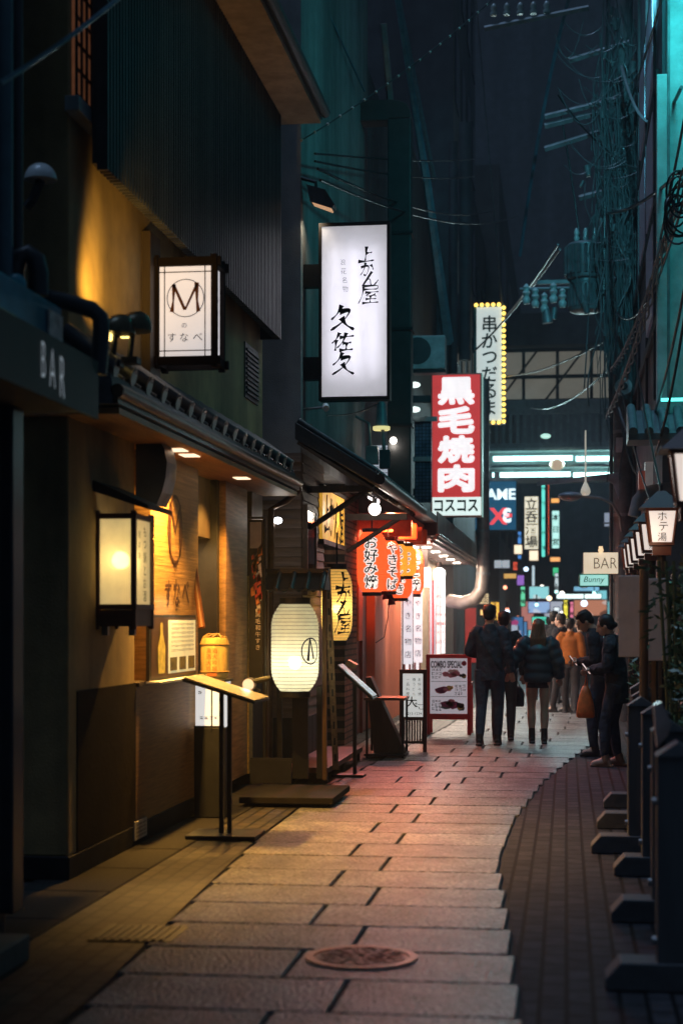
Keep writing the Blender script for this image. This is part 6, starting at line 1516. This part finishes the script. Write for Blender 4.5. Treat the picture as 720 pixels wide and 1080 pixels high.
for k, (lab, a, b, sag, r) in enumerate(C):
    cable(lab, pd(*a), pd(*b), sag, r, bluecable if 'blue' in lab else (greycable if k in (4, 5, 6, 10, 14) else cable_m))
t = thing('cable_coil', 'tangled black cable coil hanging at the right edge by the teal wall', 'cable coil', pd(714, 215, 16.5))
mb = MB(); rr = random.Random(4)
for k in range(9):
    c_ = pd(716 + rr.uniform(-4, 6), 212 + rr.uniform(-14, 24), 16.5 + rr.uniform(-.1, .1)); r1, r2 = rr.uniform(.07, .15), rr.uniform(.14, .26); pts = []
    for j in range(21): w_ = 2 * math.pi * j / 20; pts.append(c_ + Vector((r1 * math.cos(w_), .05 * math.sin(w_ * 2 + k), r2 * math.sin(w_))))
    mb.tube(pts, .011, 5)
mb.build('loop', cable_m, t, smooth=60)
for k, (xa, ya_, da, xb, yb_, db, lab) in enumerate(((722, 180, 16, 640, 440, 25.4, 'twisted service cable bundle from the coil down to the pole'), (712, 215, 16.5, 645, 390, 25.4, 'second twisted cable bundle nearer the teal wall'), (650, 160, 25.6, 660, 235, 25.6, 'short twisted cable bundle under the crossarm'))):
    t = thing('cable_bundle', lab, 'cable bundle', pd(xb, yb_, db), 'twisted cable bundles on the right')
    base = cat_pts(pd(xa, ya_, da), pd(xb, yb_, db), .25, 60); mb = MB()
    for s_ in range(3):
        mb.tube([q + Vector((.03 * math.cos(i * .7 + s_ * 2.1), .0, .03 * math.sin(i * .7 + s_ * 2.1))) for i, q in enumerate(base)], .012, 5)
    mb.build('strand', greycable, t, smooth=60)
t = thing('pole_wiring', 'dense clutter of splice boxes and looped wires high on the pole', 'wiring', (PX, PY, pz(200))); rr = random.Random(12)
mb = MB()
for k in range(130):
    xx = rr.gauss(648, 11); a = pd(xx, rr.uniform(-20, 300), 25.6 + rr.uniform(-.2, .2)); L_ = rr.uniform(.8, 3.4)
    b = a + Vector((rr.gauss(0, .12), rr.uniform(-.1, .1), -L_)); w1, w2 = rr.uniform(-.12, .12), rr.uniform(1, 3); pts = []
    for j in range(13): u_ = j / 12; pts.append(a.lerp(b, u_) + Vector((w1 * math.sin(u_ * w2 * 3.14), .03 * math.sin(j), 0)))
    mb.tube(pts, rr.uniform(.006, .014), 5)
for k in range(46):
    a = pd(rr.uniform(584, 668), rr.uniform(10, 280), 25.5); b = a + Vector((rr.uniform(.3, .9), 0, rr.uniform(-.5, .4)))
    mb.tube(cat_pts(a, b, rr.uniform(.1, .5), 10), rr.uniform(.005, .01), 5)
mb.build('wire', mat('cable_mid', (.09, .11, .115), .35), t, smooth=60); t.children[-1]['kind'] = 'stuff'
for k in range(16):
    q = pd(rr.uniform(606, 668), rr.uniform(5, 325), 25.5); s_ = rr.uniform(.03, .06)
    mb = MB(); mb.tube([q, q + Vector((rr.uniform(-.05, .05), 0, -s_ * 3.2))], [s_, s_ * .8], 8); mb.build('splice_box', mat('splice_grey', (.10, .12, .125), .4), t, bevel=.01)
p = pd(657, 408, 25.4)
t = thing('cable_drum', 'round silver cable reel on the pole below the transformer', 'cable reel', p)
mb = MB(); mb.disc(p, .13, 'y', .12, 20); mb.build('drum', steel, t); mb = MB(); mb.disc(p - Vector((0, .07, 0)), .06, 'y', .03, 16); mb.build('hub', black, t)

HAZE = 0.0014  # thin haze volume added to lift dark tones and spread glow
if HAZE:
    hm = bpy.data.materials.new('added_haze_air'); hm.use_nodes = True; n = hm.node_tree; n.nodes.remove(n.nodes['Principled BSDF'])
    pv = n.nodes.new('ShaderNodeVolumePrincipled'); pv.inputs['Density'].default_value = HAZE; pv.inputs['Color'].default_value = (.85, .9, 1, 1); pv.inputs['Anisotropy'].default_value = .35
    n.links.new(pv.outputs[0], n.nodes['Material Output'].inputs['Volume'])
    mb = MB(); mb.box(-60, -20, -1.02, 60, 110, 64); o = mb.build('added_haze', hm); o['kind'] = 'stuff'
# ------------------------------------------------------------------ wall lamp upper left
p = pd(38, 190, 9.9)
t = thing('wall_lamp', 'white dome wall lamp high on the left plaster wall', 'lamp', p)
mb = MB(); R = []
for i in range(9): a_ = math.pi / 2 * i / 8; R.append((p.x + .03, p.y, p.z + .10 * math.sin(a_), .095 * math.cos(a_) + .002, .095 * math.cos(a_) + .002))
mb.rings(R, 20); mb.build('dome', mat('dome_white', (.55, .6, .62), .3), t, smooth=60)
mb = MB(); mb.tube([(p.x + .03, p.y, p.z), (p.x - .02, p.y, p.z - .12), (p.x - .06, p.y, p.z - .16)], .03); mb.build('bracket', black, t)

# ------------------------------------------------------------------ people
def remesh(mb, vox, smooth=4):
    me = bpy.data.meshes.new('tmp'); me.from_pydata([tuple(v) for v in mb.v], [], mb.f)
    bm = bmesh.new(); bm.from_mesh(me); bmesh.ops.recalc_face_normals(bm, faces=bm.faces); bm.to_mesh(me); bm.free()
    o = bpy.data.objects.new('tmp', me); COL.objects.link(o)
    r = o.modifiers.new('r', 'REMESH'); r.mode = 'VOXEL'; r.voxel_size = vox; r.use_smooth_shade = True
    if smooth: s = o.modifiers.new('s', 'SMOOTH'); s.factor = .5; s.iterations = smooth
    res = bpy.data.meshes.new_from_object(o.evaluated_get(bpy.context.evaluated_depsgraph_get()))
    bpy.data.objects.remove(o); bpy.data.meshes.remove(me)
    return res
def put(name, me, m, parent):
    me.name = name
    me.materials.clear(); me.materials.append(m); me.shade_smooth()
    o = bpy.data.objects.new(name, me); COL.objects.link(o); o.parent = parent; return o
skin = mat('skin', (.62, .40, .30), .5, var=.1, scale=8)
J0 = dict(pel=(0, 0, .95), wai=(0, 0, 1.10), che=(0, -.01, 1.30), nb=(0, -.03, 1.46), head=(0, .0, 1.62), hl=(-.09, 0, .92), hr=(.09, 0, .92),
          kl=(-.10, .01, .50), kr=(.10, .01, .50), al=(-.10, -.03, .09), ar=(.10, -.03, .09), sl=(-.17, -.02, 1.42), sr=(.17, -.02, 1.42),
          el=(-.23, -.04, 1.14), er=(.23, -.04, 1.14), wl=(-.24, .04, .90), wr=(.24, .04, .90))
def person(label, x, y, face, H, pose=None, top=('jacket', None, 1.0), bottom=('trousers', None), hair=('short', None), shoes=None, nod=0.0, turn=0.0, group=None, hem=.90, fem=False, sock=None, detail=True):
    J = {k: Vector(v) for k, v in J0.items()}
    for k, v in (pose or {}).items(): J[k] = Vector(v)
    t = thing('person', label, 'person', (x, y, 0), group)
    t.rotation_euler = (0, 0, face); s = H / 1.75; t.scale = (s, s, s); del t['_o']
    hd = J['head']; RM = Matrix.Translation(hd) @ Matrix.Rotation(turn, 4, 'Z') @ Matrix.Rotation(-nod, 4, 'X')
    def hp(v): return RM @ Vector(v)
    f = .9 if fem else 1.0
    body = MB()
    body.rings([(J['pel'].x, J['pel'].y, J['pel'].z - .1, .10, .08), (J['pel'].x, J['pel'].y, J['pel'].z, .145, .10), (J['wai'].x, J['wai'].y, J['wai'].z, .12 * f, .09), (J['che'].x, J['che'].y, J['che'].z, .145 * f, .10), (J['nb'].x, J['nb'].y, J['nb'].z - .07, .10 * f, .07), (J['nb'].x, J['nb'].y, J['nb'].z, .06, .055)])
    body.tube([J['nb'] - Vector((0, 0, .05)), J['nb'] + Vector((0, .01, .05)), hp((0, -.015, -.05))], [.06, .052, .05], 12)
    for a in 'lr':
        body.tube([J['h' + a], J['h' + a].lerp(J['k' + a], .5), J['k' + a], J['k' + a].lerp(J['a' + a], .35), J['a' + a]], [.085, .078, .056, .062, .038], 12)
        toe = J['a' + a] + Vector((0, .13, -.055)); body.tube([J['a' + a] + Vector((0, -.05, -.045)), J['a' + a] + Vector((0, .03, -.03)), toe], [.038, .042, .03], 10)
        body.tube([J['s' + a], J['s' + a].lerp(J['e' + a], .5), J['e' + a], J['e' + a].lerp(J['w' + a], .4), J['w' + a]], [.052, .046, .037, .036, .025], 10)
        d = (J['w' + a] - J['e' + a]).normalized(); sd = d.cross(Vector((0, 1, 0)) if abs(d.y) < .8 else Vector((0, 0, 1))).normalized(); nn = d.cross(sd)
        W0 = J['w' + a]; body.tube([W0, W0 + d * .045, W0 + d * .085], [(.024, .020), (.040, .016), (.038, .014)], 10)
        curl = nn * (-1 if nn.y < 0 else 1)
        if detail:
            for k_, (o_, L_) in enumerate(((-.028, .062), (-.009, .072), (.010, .068), (.028, .052))):
                r0 = W0 + d * .08 + sd * o_; body.tube([r0, r0 + d * L_ * .55 + curl * .006, r0 + d * L_ * .85 + curl * .028], [.0092, .0088, .0075], 6)
            r0 = W0 + d * .03 + sd * (.030 if a == 'l' else -.030); body.tube([r0, r0 + d * .035 + sd * (.02 if a == 'l' else -.02) + curl * .01, r0 + d * .062 + sd * (.02 if a == 'l' else -.02) + curl * .022], [.012, .010, .008], 6)
    hb = MB()
    hb.ball((0, -.012, .025), (.075, .092, .095)); hb.ball((0, .022, -.045), (.058, .066, .066)); hb.ball((0, .045, -.085), (.032, .032, .026))
    hb.tube([(0, .088, .012), (0, .103, -.018), (0, .112, -.032), (0, .085, -.042)], [.008, .012, .015, .008], 8)
    hb.tube([(-.03, .076, .028), (.03, .076, .028)], .013, 8); hb.tube([(-.022, .080, -.062), (.022, .080, -.062)], .010, 8); hb.tube([(-.02, .079, -.076), (.02, .079, -.076)], .009, 8)
    for q in (-1, 1): hb.ball((q * .075, -.015, -.015), (.010, .018, .030), 8)
    for v in hb.v: v[:] = hp(v)
    nv = len(body.v)
    for v in hb.v: body.v.append(v)
    for f_ in hb.f: body.f.append([i + nv for i in f_]); body.m.append(0)
    put('body', remesh(body, .0085 if detail else .015, 2), skin, t)
    if detail:
        eb = MB()
        for q in (-1, 1): eb.ball((q * .031, .0795, .008), (.012, .006, .007), 8)
        for v in eb.v: v[:] = hp(v)
        o = eb.build('eyes', mat('eye_dark', (.02, .012, .01), .3), None); o.parent = t
    vox = .012 if detail else .018
    # clothing
    kind, tm, puff = top
    cb = MB(); hz_ = hem; w_ = .165 * puff * f
    R = []
    n_ = 22
    for i in range(n_ + 1):
        s_ = i / n_; z = hz_ + (J['nb'].z - .02 - hz_) * s_
        if z < J['wai'].z: c_ = J['pel'].lerp(J['wai'], max(-.6, (z - J['pel'].z) / max(.01, J['wai'].z - J['pel'].z)))
        elif z < J['che'].z: c_ = J['wai'].lerp(J['che'], (z - J['wai'].z) / (J['che'].z - J['wai'].z))
        else: c_ = J['che'].lerp(J['nb'], (z - J['che'].z) / (J['nb'].z - J['che'].z))
        k_ = 1.0 if s_ < .78 else max(.42, 1 - ((s_ - .78) / .22) ** 1.6 * .58)
        q_ = 1 + (.10 * abs(math.sin(s_ * math.pi * 4.5)) if kind == 'puffer' else .012 * math.sin(s_ * 23 + 1))
        R.append((c_.x, c_.y, z, w_ * k_ * q_, .118 * puff * k_ * q_))
    cb.rings(R, 24)
    for a in 'lr':
        S0, E0_, W0 = J['s' + a], J['e' + a], J['w' + a]; pts = []; rs = []
        for i in range(23):
            s_ = i / 22; q = S0.lerp(E0_, s_ * 2) if s_ < .5 else E0_.lerp(W0, s_ * 2 - 1)
            pts.append(q); rs.append((.072 - .022 * s_) * (puff ** 1.5) * (1 + (.2 * abs(math.sin(s_ * math.pi * 5)) if kind == 'puffer' else .03 * math.sin(s_ * 19))))
        cb.tube([S0.lerp(J['nb'], .35) + Vector((0, 0, -.03))] + pts, [.075] + rs, 14)
    cb.tube([J['nb'] - Vector((0, 0, .05)), J['nb'] + Vector((0, .0, .045))], [.085, .068], 14)
    jm = put('jacket', remesh(cb, vox, 3 if kind != 'puffer' else 2), tm, t)
    if bottom[0] == 'trousers':
        tb = MB()
        tb.rings([(J['pel'].x, J['pel'].y, J['pel'].z - .12, .12, .095), (J['pel'].x, J['pel'].y, J['pel'].z, .155, .112), (J['wai'].x, J['wai'].y, J['wai'].z - .06, .145 * f, .105)])
        for a in 'lr': tb.tube([J['h' + a] + Vector((0, 0, .02)), J['h' + a].lerp(J['k' + a], .5), J['k' + a], J['k' + a].lerp(J['a' + a], .5), J['a' + a] + Vector((0, 0, .02))], [.10, .09, .07, .064, .052 if not fem else .046], 14)
        put('trousers', remesh(tb, vox, 3), bottom[1], t)
    else:
        tb = MB(); p_ = J['pel']; tb.rings([(p_.x, p_.y, p_.z - .17, .165, .125), (p_.x, p_.y, p_.z - .02, .155, .115), (p_.x, p_.y, p_.z + .1, .13, .10)], 24); put('skirt', remesh(tb, vox, 2), bottom[1], t)
    sb = MB()
    for a in 'lr':
        A = J['a' + a]; heel = sock == 'boot'
        sb.tube([A + Vector((0, -.075, -.055)), A + Vector((0, 0, -.048)), A + Vector((0, .08, -.06)), A + Vector((0, .155, -.07))], [.036, .046, .045, .028], 12)
        sb.tube([A + Vector((0, -.02, -.04)), A + Vector((0, -.005, .05 if not heel else .12))], [.05, .047], 12)
        sb.box(A.x - .04, A.y - .11, A.z - .092, A.x + .04, A.y + .16, A.z - .068)
    put('shoes', remesh(sb, .009, 2), shoes, t)
    hr_, hm = hair
    hb = MB()
    hb.ball((0, -.022, .038), (.086, .098, .098)); 
    if hr_ == 'long':
        for i_, (yy, zz, rx, ry) in enumerate(((-.03, .06, .085, .095), (-.045, -.02, .095, .085), (-.06, -.10, .11, .075), (-.075, -.19, .12, .065), (-.08, -.27, .11, .05), (-.085, -.33, .08, .035))):
            if i_: hb.rings([(prev_[0], prev_[1], prev_[2], prev_[3], prev_[4]), (0, yy, zz, rx, ry)], 18)
            prev_ = (0, yy, zz, rx, ry)
        rr_ = random.Random(5)
        for i_ in range(14): u_ = -.1 + .2 * i_ / 13; hb.tube([(u_ * .7, -.08, .0), (u_, -.125, -.15), (u_ * 1.05, -.12, -.30 - .04 * rr_.random())], [.02, .016, .006], 6)
    elif hr_ == 'bun':
        hb.ball((0, -.06, .0), (.078, .06, .07)); hb.ball((0, -.11, -.02), (.035, .035, .035))
    else:
        rr_ = random.Random(6)
        for i_ in range(16): w1 = rr_.uniform(0, 6.28); hb.ball((.05 * math.cos(w1), -.02 + .055 * math.sin(w1), .075 + .02 * rr_.random()), .034, 8)
        hb.ball((0, -.065, -.02), (.07, .045, .06)); hb.ball((0, .035, .078), (.055, .035, .03))
    # keep the face free
    for v in hb.v:
        if v.y > .045 and v.z < .06 and hr_ != 'long': v.y = .045
        v[:] = hp(v)
    put('hair', remesh(hb, .009 if detail else .014, 2), hm, t)
    return t, J
blackcloth = mat('cloth_black', (.026, .028, .034), .85, bump=.9, bscale=11, bdist=.05)
navycloth = mat('cloth_navy', (.04, .05, .075), .8, bump=.9, bscale=11, bdist=.05)
denim = mat('cloth_denim', (.045, .065, .105), .85, bump=.8, bscale=10, bdist=.05)
pufferm = mat('cloth_puffer', (.04, .075, .095), .38, var=.2, bump=.1)
orangecl = mat('cloth_orange', (.45, .14, .02), .8, bump=.2)
greycl = mat('cloth_grey', (.04, .04, .045), .85)
hairm = mat('hair_black', (.012, .010, .010), .45, var=.5, scale=40, stretch=(1, 1, .1), bump=.4)
hairb = mat('hair_brown', (.16, .085, .05), .42, var=.5, scale=40, stretch=(1, 1, .1), bump=.4)
shoeb = mat('shoe_black', (.015, .015, .016), .5); shoew = mat('shoe_tan', (.30, .17, .12), .5)

g = gp(516, 786)
P1, J1 = person('man in a dark overshirt and slim dark trousers walking away', g.x, g.y, math.radians(-4), 1.78,
    dict(al=(-.11, -.12, .10), kl=(-.10, -.01, .50), ar=(.09, .09, .09), kr=(.10, .08, .50), el=(-.26, .0, 1.16), wl=(-.20, .22, 1.12), er=(.24, -.06, 1.15), wr=(.27, .0, .91)),
    ('jacket', navycloth, 1.02), ('trousers', denim), ('short', hairm), shoeb, nod=.12, hem=.80)
mb = MB(); mb.tube([(-.17, .03, 1.44), (-.15, -.115, 1.40), (-.02, -.145, 1.22), (.10, -.14, 1.02), (.165, -.05, .92)], [(.02, .006)] * 5, 6)
o = mb.build('bag_strap', blackcloth); o.parent = P1
g = gp(536, 783); g = Vector((g.x - .08, g.y + .5, 0))
P2, _ = person('person in black half hidden behind the walking man, carrying a small bag', g.x, g.y, math.radians(4), 1.70,
    dict(al=(-.11, .10, .09), ar=(.09, -.12, .10), wr=(.26, .02, .88)), ('jacket', blackcloth, 1.02), ('trousers', greycl), ('short', hairm), shoeb, hem=.86)
t = thing('handbag', 'small black handbag hanging from the hidden walker', 'bag', (g.x + .26, g.y, .55))
p = pd(545, 735, 22.2)
mb = MB(); mb.prism([(-.05, -.13), (.09, -.13), (.10, .05), (.05, .14), (-.02, .14), (-.06, .03)], lambda u, v, w: (p.x + u, w, p.z + v), p.y - .04, p.y + .05); mb.build('body', blackcloth, t, bevel=.02)
mb = MB(); mb.tube([p + Vector((-.02, 0, .13)), p + Vector((.0, 0, .22)), p + Vector((.04, 0, .13))], .008, 6); mb.build('handle', blackcloth, t)
g = gp(567, 784)
P3, J3 = person('long haired woman in a glossy puffer jacket and ankle boots walking away', g.x, g.y, math.radians(2), 1.60,
    dict(al=(-.085, .04, .095), kl=(-.09, .05, .50), ar=(.085, -.06, .095), kr=(.09, .0, .50), el=(-.33, -.03, 1.18), wl=(-.40, .02, .98), er=(.28, -.04, 1.14), wr=(.30, .04, .92)),
    ('puffer', pufferm, 1.26), ('skirt', blackcloth), ('long', hairb), shoeb, hem=.86, fem=True, sock='boot')
g = gp(626, 797)
P4, J4 = person('young man in black looking down at a phone by the barrier', g.x + .04, g.y, math.radians(82), 1.74,
    dict(pel=(0, -.05, .95), wai=(0, -.04, 1.10), che=(0, -.01, 1.30), nb=(0, .05, 1.45), head=(0, .15, 1.57), sl=(-.17, .03, 1.41), sr=(.17, .03, 1.41),
         el=(-.22, .0, 1.12), er=(.22, .02, 1.12), wl=(-.06, .21, 1.10), wr=(.07, .22, 1.09), al=(-.10, .03, .09), ar=(.11, -.12, .09), kl=(-.1, .06, .5), kr=(.1, .0, .5), hl=(-.09, -.05, .92), hr=(.09, -.05, .92)),
    ('jacket', blackcloth, 1.04), ('trousers', denim), ('short', hairm), shoeb, nod=.6, turn=.15)
g = gp(645, 808)
P5, J5 = person('woman in a long black coat holding an orange bag beside the man', g.x - .01, g.y, math.radians(78), 1.66,
    dict(pel=(0, -.06, .95), wai=(0, -.05, 1.10), che=(0, -.02, 1.30), nb=(0, .01, 1.46), head=(0, .07, 1.60), el=(-.22, .0, 1.13), er=(.22, .02, 1.13), wl=(-.08, .20, 1.10), wr=(.06, .23, 1.08),
         hl=(-.08, -.06, .92), hr=(.08, -.06, .92), al=(-.09, .06, .09), ar=(.10, -.06, .09), kl=(-.09, .05, .5), kr=(.09, .0, .5)),
    ('jacket', blackcloth, 1.10), ('trousers', denim), ('bun', hairm), shoew, nod=.28, turn=-.05, hem=.72, fem=True)
# phones and the orange bag
for (Pn, Jn, lab) in ((P4, J4, 'phone with a lit screen held by the young man'), (P5, J5, 'phone in the hands of the woman in the coat')):
    M_ = Matrix.LocRotScale(Pn.location, Pn.rotation_euler, Pn.scale)
    c_ = M_ @ ((Jn['wl'] + Jn['wr']) / 2 + Vector((0, .075, .015))); fwd = M_.to_3x3() @ Vector((0, 1, 0)); fwd.normalize(); rt = Vector((fwd.y, -fwd.x, 0)); up = (Vector((0, 0, 1)) * .8 + fwd * .6).normalized(); nn = rt.cross(up)
    t = thing('phone', lab, 'phone', c_, 'phones held by the couple')
    def slab(name, w, h, th, off, m):
        mb = MB(); vs = [c_ + rt * (a * w / 2) + up * (b * h / 2) + nn * (off + cc * th / 2) for cc in (-1, 1) for b in (-1, 1) for a in (-1, 1)]
        mb.add(vs, [(0, 2, 3, 1), (4, 5, 7, 6), (0, 1, 5, 4), (2, 6, 7, 3), (0, 4, 6, 2), (1, 3, 7, 5)]); mb.build(name, m, t)
    slab('case', .075, .15, .009, 0, black); slab('screen', .066, .138, .002, .0065, glow('phone_screen', (1, .75, .7), .6)); 
M_ = Matrix.LocRotScale(P5.location, P5.rotation_euler, P5.scale); h_ = M_ @ (J5['wr'] + Vector((-.03, .06, -.02)))
t = thing('shopping_bag', 'bright orange plastic shopping bag hanging from the woman’s hand', 'bag', h_ - Vector((0, 0, .5)))
mb = MB(); R = []
for zz, rx, ry in ((-.14, .03, .025), (-.22, .06, .04), (-.32, .085, .055), (-.42, .10, .06), (-.475, .10, .055), (-.49, .08, .04)): R.append((h_.x - .01, h_.y - .02, h_.z + zz, rx, ry))
mb.rings(R, 18); mb.build('pouch', mat('bag_orange', (.9, .24, .06), .5, var=.2, scale=14, bump=.5, bscale=20), t, smooth=180)
mb = MB(); mb.tube([h_ + Vector((-.02, -.02, -.15)), h_, h_ + Vector((.01, -.02, -.15))], .008, 6); mb.build('handle', MATS['bag_orange'], t)
# farther people
def far(label, px_, py_, H, face, cloth, hairk='short', legs=greycl):
    g = gp(px_, py_); return person(label, g.x, g.y, face, H, dict(al=(-.11, .08, .09), ar=(.11, -.08, .09)), ('jacket', cloth, 1.08), ('trousers', legs), (hairk, hairm), shoeb, group=None, detail=False)
far('person in an orange jacket seen from behind past the woman', 601, 752, 1.62, math.radians(-10), orangecl)
far('person in dark clothes left of the orange jacket', 590, 751, 1.70, math.radians(60), blackcloth)
far('person in dark clothes right of the orange jacket', 611, 748, 1.60, math.radians(20), navycloth)
far('woman-sized figure in a pale top far behind the puffer jacket', 570, 738, 1.58, math.radians(5), mat('cloth_pale', (.25, .25, .28), .8))
far('tall distant figure in black beside the far shop window', 584, 741, 1.76, math.radians(-20), blackcloth)
far('distant figure in dark red facing the camera', 596, 734, 1.62, math.radians(170), mat('cloth_red', (.16, .03, .03), .8))
far('distant figure just left of the young man’s phone', 607, 736, 1.68, math.radians(30), greycl, 'bun')
far('distant walker in blue right of the far shop windows', 579, 728, 1.66, math.radians(0), denim)
far('distant walker in grey at the far end on the right', 617, 722, 1.70, math.radians(0), greycl)

for o in list(bpy.data.objects):
    if '_o' in o: del o['_o']
